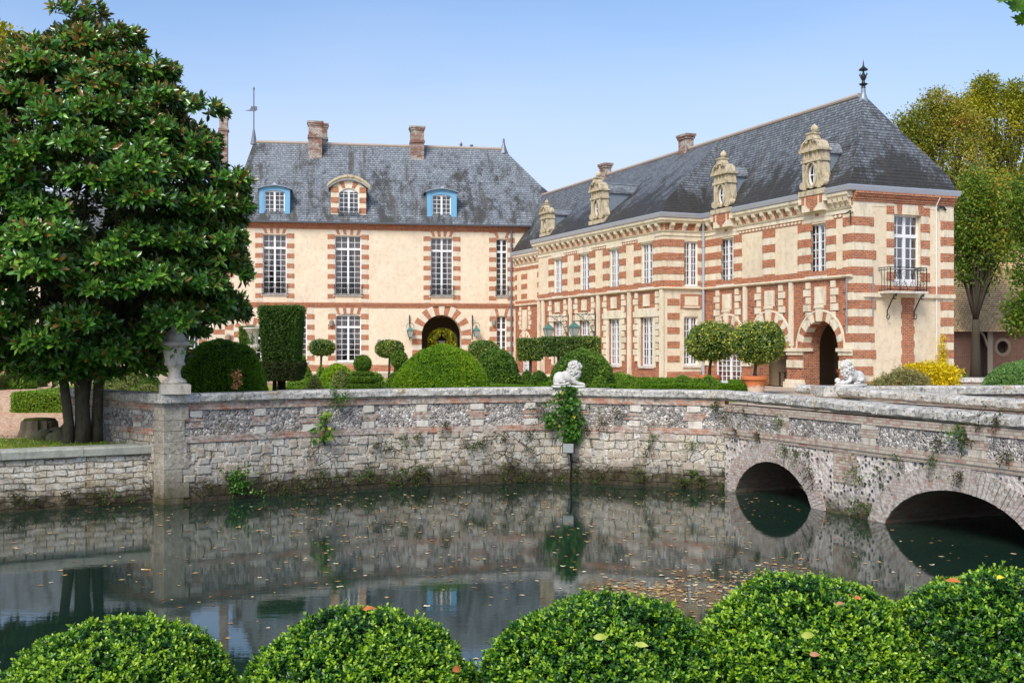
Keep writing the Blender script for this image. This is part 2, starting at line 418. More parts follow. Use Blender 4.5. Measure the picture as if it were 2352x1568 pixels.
m_rubble('rubble_low', 4.5, (-2.05, -1.5), .5, .16)

def m_flint(name):
    q = NT(name); v = q.warp(q.uv(1, 1), .06, 5)
    d = q.vor(v, 11, 'F1'); e = q.vor(v, 11, 'DISTANCE_TO_EDGE'); cc = q.vor(v, 11, 'F1', 'Color'); r = q.sep(cc, 0)
    c = q.ramp(r, [(0, (.06, .065, .075)), (.35, (.10, .10, .11)), (.5, (.36, .34, .31)), (.68, (.62, .58, .52)), (.9, (.80, .77, .71))], 'CONSTANT')
    g = q.noise(v, 24, 5, .8)
    c = q.mix(q.ramp(g, [(.48, 0), (.6, .8)]), c, (.62, .58, .52))
    c = q.mix(q.ramp(e, [(0, 1), (.05, .85), (.12, 0)]), c, q.ramp(q.noise(v, 1.5), [(.35, (.60, .54, .46)), (.7, (.42, .36, .30))]))
    b = q.noise(q.uv(), .9, 6, .75)
    c = q.mix(q.ramp(b, [(.54, 0), (.64, .8)]), c, q.mix(g, (.07, .055, .03), (.30, .24, .16)))
    c = q.mix(q.ramp(q.noise(q.uv(1, .6), 2.0, 6, .8), [(.55, 0), (.63, .7)]), c, (.62, .57, .49))
    M[name] = q.out(c, .7, q.bump(q.math('ADD', q.ramp(e, [(0, 0), (.2, 1)]), q.math('MULTIPLY', g, .5)), .9, .04), .35)
m_flint('flint')

def m_coping(name):
    q = NT(name); v = q.ob()
    a = q.noise(v, 2.4, 8, .8); b = q.noise(v, 9, 8, .85); o = q.noise(v, 1.9, 6, .8); w = q.noise(v, 6.5, 8, .85)
    c = q.mix(q.ramp(a, [(.42, 0), (.58, 1)]), (.72, .69, .61), (.46, .44, .39))
    c = q.mix(q.ramp(b, [(.51, 0), (.58, .9)]), c, (.085, .08, .068))
    c = q.mix(q.ramp(o, [(.56, 0), (.63, .75)]), c, (.44, .29, .09))
    c = q.mix(q.ramp(w, [(.54, 0), (.60, .9)]), c, (.80, .78, .72))
    M[name] = q.out(c, .9, q.bump(q.math('ADD', a, b), .9, .06), .2)
m_coping('coping')

m_plain('white_paint', (.80, .80, .80), .45, .4, var=.12)
m_plain('blue_paint', (.19, .45, .66), .55, .4, var=.5, sc=3)
m_plain('iron', (.02, .021, .023), .45, .5, var=.3)
m_plain('verdigris', (.10, .24, .21), .5, .5, .3, var=.5)
m_plain('zinc', (.50, .53, .57), .42, .5, .45, var=.35, sc=2)
m_plain('lead', (.26, .30, .34), .5, .5, .3, var=.4, sc=2)
m_plain('pipe', (.15, .165, .19), .45, .5, .2)
m_plain('ridge_tile', (.46, .38, .31), .8, var=.5, sc=2)
m_plain('terracotta', (.62, .20, .08), .75, var=.5, sc=3)
m_plain('wood', (.32, .17, .06), .6, var=.5)
m_plain('timber', (.30, .26, .20), .8, var=.5)
m_plain('curtain', (.34, .26, .23), .9, var=.4, sc=2)
m_plain('voile', (.20, .185, .17), .9, var=.3, sc=2)
m_plain('interior', (.055, .045, .035), .9)  # near-black room walls, the unlit depth put into their colour
m_plain('interior_plaster', (.40, .30, .19), .9, var=.5, sc=.6)
m_plain('black', (.01, .01, .01), .4)
m_plain('lamp_glass', (.35, .38, .36), .12, .6)
m_plain('orange_bulb', (.8, .35, .08), .4)
def m_glass():
    q = NT('glass'); t = q.n('BsdfTransparent'); t.inputs[0].default_value = (.82, .84, .84, 1)
    g = q.n('BsdfGlossy'); g.inputs[1].default_value = .03
    fr = q.n('LayerWeight'); fr.inputs[0].default_value = .45
    nn = q.noise(q.ob(), 1.2, 2); bm = q.bump(nn, .25, .05); q.set(g.inputs['Normal'], bm)
    mx = q.n('MixShader'); f = q.math('ADD', q.math('MULTIPLY', fr.outputs[1], .6), .10)
    q.t.links.new(f, mx.inputs[0]); q.t.links.new(t.outputs[0], mx.inputs[1]); q.t.links.new(g.outputs[0], mx.inputs[2])
    q.t.links.new(mx.outputs[0], q.o.inputs[0]); M['glass'] = q.m
m_glass()

def m_leaf(name, ramp_, rough=.45, spec=.4, trans=.25, back=None):
    q = NT(name); a = q.n('Attribute', attribute_name='rnd'); c = q.ramp(a.outputs['Fac'], ramp_)
    if back:
        g = q.n('NewGeometry'); c = q.mix(g.outputs['Backfacing'], c, back)
    q.set(q.b.inputs['Base Color'], c); q.b.inputs['Roughness'].default_value = rough
    q.b.inputs['Specular IOR Level'].default_value = spec
    tr = q.n('BsdfTranslucent'); hs = q.mix(.5, c, (.35, .45, .03), 'MULTIPLY'); q.t.links.new(c, tr.inputs[0])
    mx = q.n('MixShader'); mx.inputs[0].default_value = trans
    q.t.links.new(q.b.outputs[0], mx.inputs[1]); q.t.links.new(tr.outputs[0], mx.inputs[2]); q.t.links.new(mx.outputs[0], q.o.inputs[0])
    M[name] = q.m
m_leaf('leaf_magnolia', [(0, (.025, .09, .016)), (.45, (.06, .19, .024)), (.75, (.14, .33, .03)), (.93, (.28, .46, .06)), (.96, (.30, .19, .035)), (1, (.24, .12, .025))], .20, .7, .2, back=(.10, .13, .03))
m_leaf('leaf_box', [(0, (.010, .045, .008)), (.45, (.03, .115, .012)), (.72, (.10, .27, .014)), (1, (.36, .55, .03))], .3, .5, .3)
m_leaf('leaf_bright', [(0, (.05, .13, .008)), (.5, (.15, .31, .01)), (1, (.34, .48, .015))], .5, .3, .3)
m_leaf('leaf_dark', [(0, (.035, .085, .014)), (.6, (.10, .20, .02)), (1, (.22, .33, .03))], .5, .3, .2)
m_leaf('leaf_mid', [(0, (.06, .14, .014)), (.6, (.16, .30, .022)), (1, (.32, .43, .035))], .5, .3, .25)
m_leaf('leaf_yew', [(0, (.035, .05, .012)), (.6, (.075, .10, .022)), (1, (.14, .14, .035))], .6, .25, .15)
m_leaf('leaf_olive', [(0, (.10, .13, .03)), (.6, (.20, .25, .06)), (1, (.34, .36, .10))], .6, .25, .25)
m_leaf('leaf_laurel', [(0, (.04, .09, .02)), (.5, (.12, .20, .035)), (.8, (.30, .36, .06)), (1, (.80, .70, .06))], .35, .5, .25)
m_leaf('leaf_pale', [(0, (.08, .18, .04)), (.6, (.18, .33, .08)), (1, (.28, .42, .12))], .5, .3, .3)
m_leaf('leaf_autumn', [(0, (.10, .14, .015)), (.3, (.23, .27, .025)), (.62, (.42, .40, .04)), (.85, (.56, .40, .06)), (1, (.52, .22, .06))], .55, .3, .35)
m_leaf('leaf_green_tree', [(0, (.05, .11, .015)), (.5, (.14, .25, .025)), (.85, (.32, .38, .04)), (1, (.48, .32, .04))], .5, .3, .35)
m_leaf('leaf_yellow', [(0, (.48, .42, .01)), (.5, (.80, .62, .01)), (1, (.90, .76, .03))], .5, .3, .35)
m_leaf('leaf_yellowgreen', [(0, (.16, .19, .012)), (.5, (.38, .38, .02)), (1, (.66, .52, .03))], .5, .3, .35)
m_leaf('leaf_heath', [(0, (.14, .16, .04)), (.5, (.30, .30, .10)), (.85, (.38, .32, .14)), (1, (.42, .18, .10))], .6, .3, .25)
m_leaf('leaf_rust', [(0, (.20, .14, .05)), (.5, (.42, .20, .08)), (1, (.50, .22, .10))], .6, .3, .25)
m_leaf('leaf_weed', [(0, (.04, .08, .015)), (.5, (.09, .17, .02)), (.85, (.18, .24, .04)), (1, (.20, .13, .05))], .5, .3, .3)
m_leaf('leaf_moss', [(0, (.03, .035, .012)), (.5, (.07, .065, .02)), (1, (.12, .12, .03))], .8, .2, .1)
m_leaf('leaf_vine', [(0, (.03, .10, .015)), (.6, (.08, .22, .025)), (.9, (.18, .34, .05)), (1, (.50, .42, .03))], .4, .4, .3)
m_leaf('leaf_fallen', [(0, (.28, .10, .03)), (.35, (.48, .24, .06)), (.7, (.62, .45, .18)), (1, (.72, .62, .42))], .6, .3, .15)
m_leaf('leaf_dead', [(0, (.28, .08, .03)), (1, (.42, .14, .05))], .5, .3, .2)
m_leaf('leaf_lime', [(0, (.16, .24, .03)), (1, (.32, .36, .06))], .4, .4, .3)
m_leaf('leaf_maple', [(0, (.05, .15, .01)), (.6, (.10, .24, .01)), (1, (.32, .50, .02))], .4, .4, .45)
m_plain('bark', (.085, .07, .05), .9, .2, var=.6, sc=9)
m_plain('bark_dark', (.03, .025, .018), .9, .2, var=.6, sc=9)
m_plain('twig', (.06, .05, .03), .9, .2)
m_plain('foliage_core', (.010, .018, .006), 1, 0)  # near-black fill standing in for shade inside bushes, blocks the view through
m_plain('moss', (.10, .11, .02), .95, .1, var=.6, sc=8)

def m_ground():
    q = NT('gravel'); v = q.ob(); n = q.noise(v, 30, 4, .8); b = q.noise(v, .5, 5)
    c = q.mix(q.ramp(b, [(.4, 0), (.65, 1)]), (.50, .40, .30), (.40, .32, .24)); c = q.mix(q.ramp(n, [(.45, 0), (.7, .5)]), c, (.25, .18, .12))
    M['gravel'] = q.out(c, .95, q.bump(n, .5, .03), .2)
    q = NT('leafy_path'); v = q.ob(); d = q.vor(v, 14, 'F1', 'Color'); r = q.sep(d, 0)
    c = q.ramp(r, [(0, (.50, .26, .14)), (.4, (.60, .38, .24)), (.7, (.66, .52, .38)), (1, (.38, .17, .08))])
    M['leafy_path'] = q.out(c, .9, q.bump(r, .5, .03), .2)
    q = NT('lawn'); v = q.ob(); n = q.noise(v, 1.5, 5); g = q.noise(v, 40, 3)
    c = q.ramp(n, [(.3, (.10, .16, .012)), (.55, (.16, .21, .016)), (.75, (.26, .25, .03))]); c = q.mix(q.ramp(g, [(.4, 0), (.7, .5)]), c, (.05, .07, .01))
    M['lawn'] = q.out(c, .95, q.bump(g, .6, .04), .15)
    q = NT('dry_lawn'); v = q.ob(); n = q.noise(v, 1.1, 5); g = q.noise(v, 40, 3)
    c = q.ramp(n, [(.3, (.20, .24, .03)), (.55, (.34, .32, .06)), (.75, (.42, .33, .09))]); c = q.mix(q.ramp(g, [(.4, 0), (.7, .5)]), c, (.12, .13, .03))
    M['dry_lawn'] = q.out(c, .95, q.bump(g, .6, .04), .15)
    q = NT('soil'); v = q.ob(); n = q.noise(v, 6, 5); c = q.mix(n, (.05, .04, .025), (.10, .09, .04))
    M['soil'] = q.out(c, .95, q.bump(n, .6, .04), .15)
    q = NT('water'); v = q.ob(1, 1, 1)
    n = q.noise(q.ob(.5, 1.6, 1), 2.4, 3, .5); n2 = q.noise(q.ob(1, 2.2, 1), 11, 2, .5)
    b = q.bump(n, .02, .05, q.bump(n2, .012, .02))
    c = q.ramp(q.noise(v, .25, 4), [(.35, (.008, .022, .015)), (.7, (.014, .032, .021))])
    M['water'] = q.out(c, .03, b, .5, IOR=1.5)
m_ground()
m_brick('ring_brick', (.58, .52, .47), (.46, .39, .35), (.32, .28, .24), worn=.8, dark=(.40, .20, .15))
m_brick('brick_vault', (.16, .14, .10), (.12, .10, .08), (.20, .17, .13), worn=.4)
m_stone('coping_pale', (.44, .44, .38), (.34, .35, .29), (.13, .14, .09), .85, bump=.8, sc=3)
m_stone('stone_moat', (.56, .53, .45), (.42, .37, .29), (.12, .105, .07), .95, bump=.8, sc=2.2)
m_plain('dead_leaf_a', (.55, .17, .045), .5, .3, var=.5, sc=30)
m_plain('dead_leaf_b', (.42, .20, .10), .6, .3, var=.5, sc=30)
m_plain('dead_leaf_g', (.36, .42, .06), .5, .3, var=.4, sc=30)
m_plain('dead_leaf_y', (.70, .58, .03), .5, .3, var=.3, sc=30)
m_plain('float_a', (.70, .40, .10), .5, .3, var=.4)
m_plain('float_b', (.74, .56, .28), .5, .3, var=.4)
m_plain('float_c', (.56, .25, .09), .5, .3, var=.4)
m_plain('float_d', (.78, .66, .42), .5, .3, var=.4)
m_plain('timber_dark', (.05, .035, .025), .5, .4, var=.4)
m_stone('stump', (.16, .13, .08), (.10, .085, .05), (.04, .035, .02), .7, sc=3)
m_stone('mossy_rock', (.10, .10, .05), (.05, .05, .03), (.025, .025, .012), .7, sc=3)
m_slate('slate_dormer', (.26, .28, .30), (.20, .22, .24), (.33, .35, .36), .3, .2, .5, .4, .3)
m_stone('bark_magnolia', (.10, .085, .06), (.055, .05, .03), (.02, .018, .01), .8, bump=1.0, sc=5)
def m_flint_pale():
    q = NT('flint_pale'); v = q.warp(q.uv(1, 1), .08, 4)
    e = q.vor(v, 7.5, 'DISTANCE_TO_EDGE'); cc = q.vor(v, 7.5, 'F1', 'Color'); r = q.sep(cc, 0); d = q.vor(v, 7.5, 'F1')
    g = q.noise(v, 20, 6, .8); b = q.noise(q.uv(), 1.2, 6, .75)
    mort = q.mix(q.ramp(b, [(.4, 0), (.6, 1)]), (.74, .67, .60), (.62, .52, .44))
    mort = q.mix(q.ramp(g, [(.50, 0), (.64, .7)]), mort, (.78, .75, .69))
    st = q.ramp(r, [(0, (.06, .062, .07)), (.3, (.12, .12, .125)), (.55, (.34, .31, .28)), (.75, (.66, .62, .56))], 'CONSTANT')
    c = q.mix(q.ramp(d, [(.30, 1), (.42, 0)]), mort, st)
    c = q.mix(q.ramp(g, [(.30, .7), (.42, 0)]), c, (.18, .15, .12))
    z = q.sep(q.tc.outputs['Object'], 2); wv = q.math('ADD', z, q.math('MULTIPLY', q.math('SUBTRACT', q.noise(q.uv(.7, 1), 2.4, 7, .75), .5), 1.6))
    wet = q.n('MapRange'); q.set(wet.inputs[0], wv); wet.inputs[1].default_value = -2.2; wet.inputs[2].default_value = -1.6; wet.inputs[3].default_value = .95; wet.inputs[4].default_value = 0
    c = q.mix(wet.outputs[0], c, q.ramp(q.noise(q.uv(), 5, 6, .8), [(.35, (.03, .025, .012)), (.6, (.10, .09, .03))]))
    vs_ = q.noise(q.uv(1, .35), 2.4, 8, .8); c = q.mix(q.ramp(vs_, [(.56, 0), (.65, .85)]), c, q.mix(g, (.05, .04, .02), (.20, .15, .09)))
    M['rubble_bridge'] = q.out(c, .85, q.bump(q.math('ADD', q.math('MULTIPLY', d, -1.5), g), .9, .05), .2)
m_flint_pale()
def m_wet(name, c1, c2, z0, z1):
    q = NT(name); v = q.ob(); a = q.noise(v, 2.2, 8, .75); g = q.noise(v, 12, 7, .8)
    c = q.mix(q.ramp(a, [(.42, 0), (.6, 1)]), c1, c2); c = q.mix(q.ramp(g, [(.46, 0), (.6, .7)]), c, (.16, .14, .10)); c = q.mix(q.ramp(q.noise(v, 5, 7, .8), [(.56, 0), (.64, .7)]), c, (.74, .71, .63))
    z = q.sep(v, 2); w = q.math('ADD', z, q.math('MULTIPLY', q.math('SUBTRACT', a, .5), 1.8))
    wet = q.n('MapRange'); q.set(wet.inputs[0], w); wet.inputs[1].default_value = z0; wet.inputs[2].default_value = z1; wet.inputs[3].default_value = .95; wet.inputs[4].default_value = 0
    c = q.mix(wet.outputs[0], c, q.mix(g, (.03, .024, .012), (.13, .11, .04)))
    M[name] = q.out(c, .9, q.bump(q.math('ADD', a, g), .9, .05), .2)
m_wet('stone_moat', (.52, .48, .39), (.36, .31, .23), -2.2, -1.3)
m_plain('surround', (.26, .20, .155), .9, .2, var=.5)
# ------------------------------------------------------------------ building details
def blocks(fac, bb, sb, a0, a1, ztop, P, h, n, inset=(0, 0), pr=.035, ps=.022, last=True, zend=None):
    """brick blocks alternating with stone blocks down a strip"""
    for k in range(n):
        z1 = ztop - k * P
        fac.box(bb, a0, a1, z1 - h, z1, -.05, pr)
        if k < n - 1 or last:
            zb = z1 - P if zend is None or z1 - P > zend else zend
            if z1 - h - zb > .05: fac.box(sb, a0 + inset[0], a1 - inset[1], zb, z1 - h, -.05, ps)

def window(parent, fac, a0, a1, z0, z1, cols=2, rows=6, rec=.28, transom=None, top_rows=2, leaves=2, curtain='curtain', sill=True, blind=False, mw=.036, name='window', rise=0, bottom_panel=0):
    mb = MB(); o0, o1 = -rec, -rec + .075; fw = .075
    fac.box(mb, a0, a0+fw, z0, z1, o0, o1); fac.box(mb, a1-fw, a1, z0, z1, o0, o1)
    fac.box(mb, a0+fw, a1-fw, z0, z0+fw*1.3+bottom_panel, o0, o1-.003); fac.box(mb, a0+fw, a1-fw, z1-fw-rise*.6, z1, o0, o1-.003)
    zt = z1 - fw
    cells = []
    if transom:
        fac.box(mb, a0+fw, a1-fw, transom-.08, transom+.08, o0, o1+.02)
        cells = [(z0+fw*1.3+bottom_panel, transom-.08, rows), (transom+.08, zt, top_rows)]
    else: cells = [(z0+fw*1.3+bottom_panel, zt, rows)]
    mid = (a0+a1)/2
    if leaves == 2: fac.box(mb, mid-.075, mid+.075, z0+.1, zt, o0, o1+.01)
    spans = [(a0+fw, mid-.075), (mid+.075, a1-fw)] if leaves == 2 else [(a0+fw, a1-fw)]
    for s0, s1 in spans:
        for k in range(1, cols):
            a = s0 + (s1-s0)*k/cols; fac.box(mb, a-mw/2, a+mw/2, z0+.1, zt, o0+.015, o1-.012)
        for (c0, c1, r) in cells:
            for k in range(1, r):
                z = c0+(c1-c0)*k/r; fac.box(mb, s0, s1, z-mw/2, z+mw/2, o0+.015, o1-.018)
    w = mb.build(name, M['white_paint'], parent)
    g = MB(); q = [fac.p(a0+.02, z0+.02, o0+.03), fac.p(a1-.02, z0+.02, o0+.03), fac.p(a1-.02, z1-.02, o0+.03), fac.p(a0+.02, z1-.02, o0+.03)]
    g.poly(q); g.build('pane', M['glass'], w)
    if curtain:
        cm = MB(); W_ = a1 - a0
        def drape(s, e0, e1, z0_, z1_):
            nseg = 10; nz = 8; vs = []
            for j in range(nz+1):
                t = j/nz; zz = z1_ + (z0_-z1_)*t
                pull = (.75 if t < .55 else .75 + .25*(t-.55)/.45*0) 
                k = 1 - .62*min(1, t/.72)**1.5 if t < .72 else .38 + .25*(t-.72)
                for i in range(nseg+1):
                    u = i/nseg; a = e0 + (e1-e0)*u*k
                    vs.append(fac.p(a, zz, o0-.16+.045*math.sin(u*nseg*1.9)))
            L = nseg+1
            cm.add(vs, [(j*L+i, j*L+i+1, (j+1)*L+i+1, (j+1)*L+i) for j in range(nz) for i in range(nseg)])
        if blind:
            nseg = 16; vs = []
            for j in range(2):
                for i in range(nseg+1):
                    u = i/nseg; vs.append(fac.p(a0+u*W_, z1 if j == 0 else z0, o0-.12+.025*math.sin(u*40)))
            cm.add(vs, [(i, i+1, nseg+2+i, nseg+1+i) for i in range(nseg)])
        else:
            drape(0, a0+.03, a0+W_*.46, z0+.1, z1-.03); drape(1, a1-.03, a1-W_*.46, z0+.1, z1-.03)
        cm.build('curtain', M[curtain], w)
    if sill:
        sm = MB(); fac.box(sm, a0-.12, a1+.12, z0-.13, z0-.005, -rec, .09); sm.build('sill', M['stone_white'], w)
    return w

def guard(parent, fac, a0, a1, z0, z1, o=.16):
    """low wrought iron window guard"""
    mb = MB(); r = .016
    P = lambda a, z: fac.p(a, z, o)
    for z in (z0, z0+.07, z1-.09, z1): mb.tube([fac.p(a0, z, -.02), P(a0, z), P(a1, z), fac.p(a1, z, -.02)], r, 4)
    n = max(3, int((a1-a0)/.28)); w = (a1-a0)/n
    for i in range(n+1): mb.tube([P(a0+i*w, z0), P(a0+i*w, z1)], r*.9, 4)
    for i in range(n):
        c = a0+(i+.5)*w; h = (z1-z0-.16)/2; zc = z0+.07+h
        mb.tube([P(c+w*.36*math.cos(t), zc+h*.85*math.sin(t)) for t in np.linspace(0, 2*math.pi, 13)], r*.7, 4, False)
        mb.tube([P(c-w*.3, zc-h*.7), P(c+w*.3, zc+h*.7)], r*.6, 4); mb.tube([P(c+w*.3, zc-h*.7), P(c-w*.3, zc+h*.7)], r*.6, 4)
    return mb.build('railing', M['iron'], parent)

def chimney(parent, x0, x1, y0, y1, z0, z1, name='chimney', band=True, col=None):
    mb = MB(); mb.box(x0, x1, y0, y1, z0, z1-.32)
    if band: mb.box(x0-.07, x1+.07, y0-.07, y1+.07, z1-1.35, z1-1.15)
    mb.box(x0-.06, x1+.06, y0-.06, y1+.06, z1-.32, z1-.16); mb.box(x0-.12, x1+.12, y0-.12, y1+.12, z1-.16, z1)
    c = mb.build(name, M['brick_chimney'], parent)
    f = MB(); f.box(x0-.05, x1+.05, y0-.05, y0+.25, z0, z0+.18); 
    return c

def lantern_mesh(glass, metal, c, s=1.0):
    """four-sided lantern hanging at c (top)"""
    x, y, z = c
    def ring(hw, zz): return [(x-hw*s, y-hw*s, z+zz*s), (x+hw*s, y-hw*s, z+zz*s), (x+hw*s, y+hw*s, z+zz*s), (x-hw*s, y+hw*s, z+zz*s)]
    lv = [(.05, -.10), (.20, -.28), (.27, -.36)]
    vs = sum([ring(*l) for l in lv], [])
    metal.add(vs, [(i*4+k, i*4+(k+1) % 4, (i+1)*4+(k+1) % 4, (i+1)*4+k) for i in range(2) for k in range(4)] + [(3,2,1,0), (8,9,10,11)])
    metal.ball((x, y, z-.05*s), .06*s, 8, 5)
    glass.add(ring(.22, -.37) + ring(.12, -.82), [(0,1,5,4),(1,2,6,5),(2,3,7,6),(3,0,4,7),(4,5,6,7)])
    a, b = ring(.235, -.36), ring(.13, -.83)
    for k in range(4): metal.tube([a[k], b[k]], .016*s, 4); metal.tube([b[k], b[(k+1) % 4]], .016*s, 4); metal.tube([a[k], a[(k+1) % 4]], .02*s, 4)
    metal.tube([(x, y, z-.83*s), (x, y, z-.93*s)], .025*s, 5)

# ------------------------------------------------------------------ main house
def ring_roof(mb, rings, closed=True):
    """rings: list of 4-point loops from eave to ridge"""
    for r0, r1 in zip(rings, rings[1:]):
        for k in range(4):
            q = [r0[k], r0[(k+1) % 4], r1[(k+1) % 4], r1[k]]
            u = []
            for p in q:
                if not u or (Vector(p)-Vector(u[-1])).length > 1e-4: u.append(p)
            if (Vector(u[0])-Vector(u[-1])).length < 1e-4: u.pop()
            if len(u) > 2: mb.poly(u)
def rect_ring(x0, x1, y0, y1, z): return [(x0,y0,z),(x1,y0,z),(x1,y1,z),(x0,y1,z)]

MAIN = thing('manor_house', 'long cream rendered house with a tall blue-grey slate roof, brick-edged windows and an arched passage', 'house', (0, 89.8, 0), R(9.65))
mf = Fac(MAIN, (0, 0), (1, 0), (0, -1))
ML, MR = mf.sx(517), 5.6
zG = 11.62
def mz(y, x): return mf.zy(y, mf.sx(x))
wins_u = [(603.7, 658.4, 537.5, 675), (769.5, 830, 540.7, 676.6), (989.3, 1040.7, 545.4, 679), (1139.7, 1165.6, 548.6, 679.5)]
wins_g = [(645, 705, 720, 829), (770.6, 829.4, 720, 829.8), (1140.5, 1163.5, 725.5, 838)]
holes = []; bb = MB(); bu = MB(); sb = MB(); brick_seen = []
wlist = []
for i, (x0, x1, y0, y1) in enumerate(wins_u):
    a0, a1 = mf.sx(x0), mf.sx(x1); z1, z0 = mz(y0, x0), mz(y1, x0)
    holes.append((a0, a1, z0, z1)); wlist.append((a0, a1, z0, z1, 'u'))
    bw = .57; zt = z1 + .07
    for L, Rr, ins in ((a0-bw, a0+.0, (.1, 0)), (a1, a1+bw, (0, .1))):
        blocks(mf, bb, sb, L, Rr, zt, .765, .355, 7, ins, zend=z0-.55)
    # flat arch: stone field with slanted bricks
    mf.prism(sb, [(a0-bw, z1+.08), (a1+bw, z1+.08), (a1+bw, z1+.63), (a0-bw, z1+.63)], -.05, .02)
    for L, Rr in ((a0-bw, a0-.05), (a1+.05, a1+bw)): mf.box(bb, L, Rr, z1+.45, z1+.63, 0, .038)
    W_ = a1-a0; nn = 4 if W_ > 1.2 else 2
    for k in range(nn):
        f = (k+.5)/nn if nn == 4 else (.12+.76*k); c = a0 + W_*(.02+.96*f) if nn == 4 else a0+W_*f
        sl_ = (f-.5)*.55
        mf.prism(bu, [(c-.11, z1+.082), (c+.11, z1+.082), (c+.13+sl_, z1+.632), (c-.13+sl_, z1+.632)], 0, .04)
for i, (x0, x1, y0, y1) in enumerate(wins_g):
    a0, a1 = mf.sx(x0), mf.sx(x1); z1, z0 = mz(y0, x0), mz(y1, x0)
    r = .22 if x1-x0 > 30 else 0
    holes.append((a0, a1, z0, z1, r)); wlist.append((a0, a1, z0, z1, 'g'))
    bw = .57
    for L, Rr, ins in ((a0-bw, a0, (.08, 0)), (a1, a1+bw, (0, .08))):
        blocks(mf, bb, sb, L, Rr, z1-.04, .80, .38, 5, ins, zend=.65)
    W_ = a1-a0; nn = 4 if W_ > 1.2 else 2
    mf.box(sb, a0-.5, a1+.5, z1+.003, 5.06, -.05, .02)
    for k in range(nn):
        f = (k+.5)/nn if nn == 4 else (.12+.76*k); c = a0+W_*f; sl_ = (f-.5)*.4
        mf.prism(bu, [(c-.11, z1-(0 if r == 0 else .04)), (c+.11, z1-(0 if r == 0 else .04)), (c+.13+sl_, 5.05), (c-.13+sl_, 5.05)], 0, .04)
# carriage arch
A0, A1 = mf.sx(968.5), mf.sx(1060); ac = (A0+A1)/2; aw = (A1-A0)/2; zc = mz(723, 1014); zs = mz(770, 1014)
rise_m = zc - zs
holes.append((A0, A1, 0, zc, rise_m, 1.0, 'ell'))
def voussoirs(fac, bB, sB, c, zs, a, r, w, n, p=.05, first_brick=True, key=None, ang=(0, math.pi), o0=-.05):
    for k in range(n):
        t0 = ang[0]+(ang[1]-ang[0])*k/n; t1 = ang[0]+(ang[1]-ang[0])*(k+1)/n
        pts = []
        for t in np.linspace(t0, t1, 3): pts.append((c+a*math.cos(t), zs+r*math.sin(t)))
        for t in np.linspace(t1, t0, 3): pts.append((c+(a+w)*math.cos(t), zs+(r+w)*math.sin(t)))
        br = (k % 2 == 0) == first_brick
        fac.prism(bB if br else sB, pts, o0, p + (0 if br else .012))
voussoirs(mf, bu, sb, ac, zs, aw, rise_m, .78, 15, .05)
for sgn in (-1, 1):
    e = ac + sgn*aw
    L, Rr = (e-.75, e) if sgn < 0 else (e, e+.75)
    mf.box(sb, L, Rr, zs-.28, zs, -.05, .07)
    blocks(mf, bb, sb, L, Rr, zs-.28, .86, .45, 3, zend=0)
# small arched side door (left)
D0, D1 = mf.sx(553), mf.sx(600)
holes.append((D0, D1, 0, mz(745, 576), .55, .35, 'ell'))
voussoirs(mf, bu, sb, (D0+D1)/2, mz(745, 576)-.55, (D1-D0)/2, .55, .55, 9, .05, first_brick=False)
for L, Rr in ((D0-.5, D0), (D1, D1+.5)): blocks(mf, bb, sb, L, Rr, mz(745, 576)-.6, .8, .38, 4, zend=.6)
# dormer-free wall
wall = MB(); soff = MB()
mf.wall(wall, ML, MR, 0, zG, holes, .3)
wall.poly([(ML,0,0),(ML,11,0),(ML,11,zG),(ML,0,zG)])
bq_ = Fac(MAIN, (0, 10.4), (1, 0), (0, -1)); bq0, bq1 = bq_.sx(982), bq_.sx(1051); bqz = bq_.zy(752, (bq0+bq1)/2); bkf = Fac(MAIN, (0, 11), (1, 0), (0, 1)); bkf.wall(wall, ML, 8, 0, zG, [(bq0, bq1, 0, bqz, 1.1, .02, 'ell')])
wall.build('wall', M['stucco'], MAIN)
# passage: a plain vaulted room through the house, its back arch where daylight shows
N_ = 14; bq = Fac(MAIN, (0, 10.4), (1, 0), (0, -1)); B0, B1 = bq.sx(982), bq.sx(1051); bc, ba = (B0+B1)/2, (B1-B0)/2; bz = bq.zy(752, bc); TL, TR = A0-.5, B1+.7
tn = MB(); arc = [(TL, 0), (TL, 4.2), (TL+.6, 4.75), (TR-.6, 4.75), (TR, 4.2), (TR, 0)]
for (p, z), (q, w_) in zip(arc, arc[1:]): tn.poly([(p, 1.0, z), (q, 1.0, w_), (q, 10.4, w_), (p, 10.4, z)])
bq.wall(tn, TL, TR, 0, 4.8, [(B0, B1, 0, bz, 1.1, .62, 'ell')], .62)
for c_ in (4.0, 7.0): tn.box(TL, TR, c_, c_+.3, 4.45, 4.74)
tn.build('passage', M['interior_plaster'], MAIN)
# left corner quoins
blocks(mf, bb, sb, ML-.01, ML+.62, 10.9, .80, .38, 13, (0, .15), zend=.7)
# string courses, plinth, cornice
def prof_box(o0, o1, z0, z1): return [(o0, z0), (o1, z0), (o1, z1), (o0, z1)]
sc = MB()
mpath = [(ML, 11), (ML, 0), (MR, 0)]
for a, b in ((ML, A0-.0), (A1+.0, MR)): sc.box(a, b, -.03, .1, .12, .62)
sc2 = MB()
for o, z0, z1 in ((.05, 5.06, 5.2), (.09, 5.2, 5.34), (.13, 5.34, 5.44), (.06, 11.08, 11.2), (.12, 11.2, 11.32), (.19, 11.32, 11.45), (.26, 11.45, 11.6)):
    sweep(sc2, prof_box(-.1, o, z0, z1), mpath)
sc.build('plinth', M['brick'], MAIN); sc2.build('string_course', M['brick'], MAIN)
bb.build('brick_trim', M['brick'], MAIN); bu.build('arch_brick', M['brick_upright'], MAIN); sb.build('stone_trim', M['stone_grey'], MAIN)
pl = MB(); 
for a, b in ((ML, A0), (A1, MR)): pl.box(a, b, -.03, .14, 0, .118)
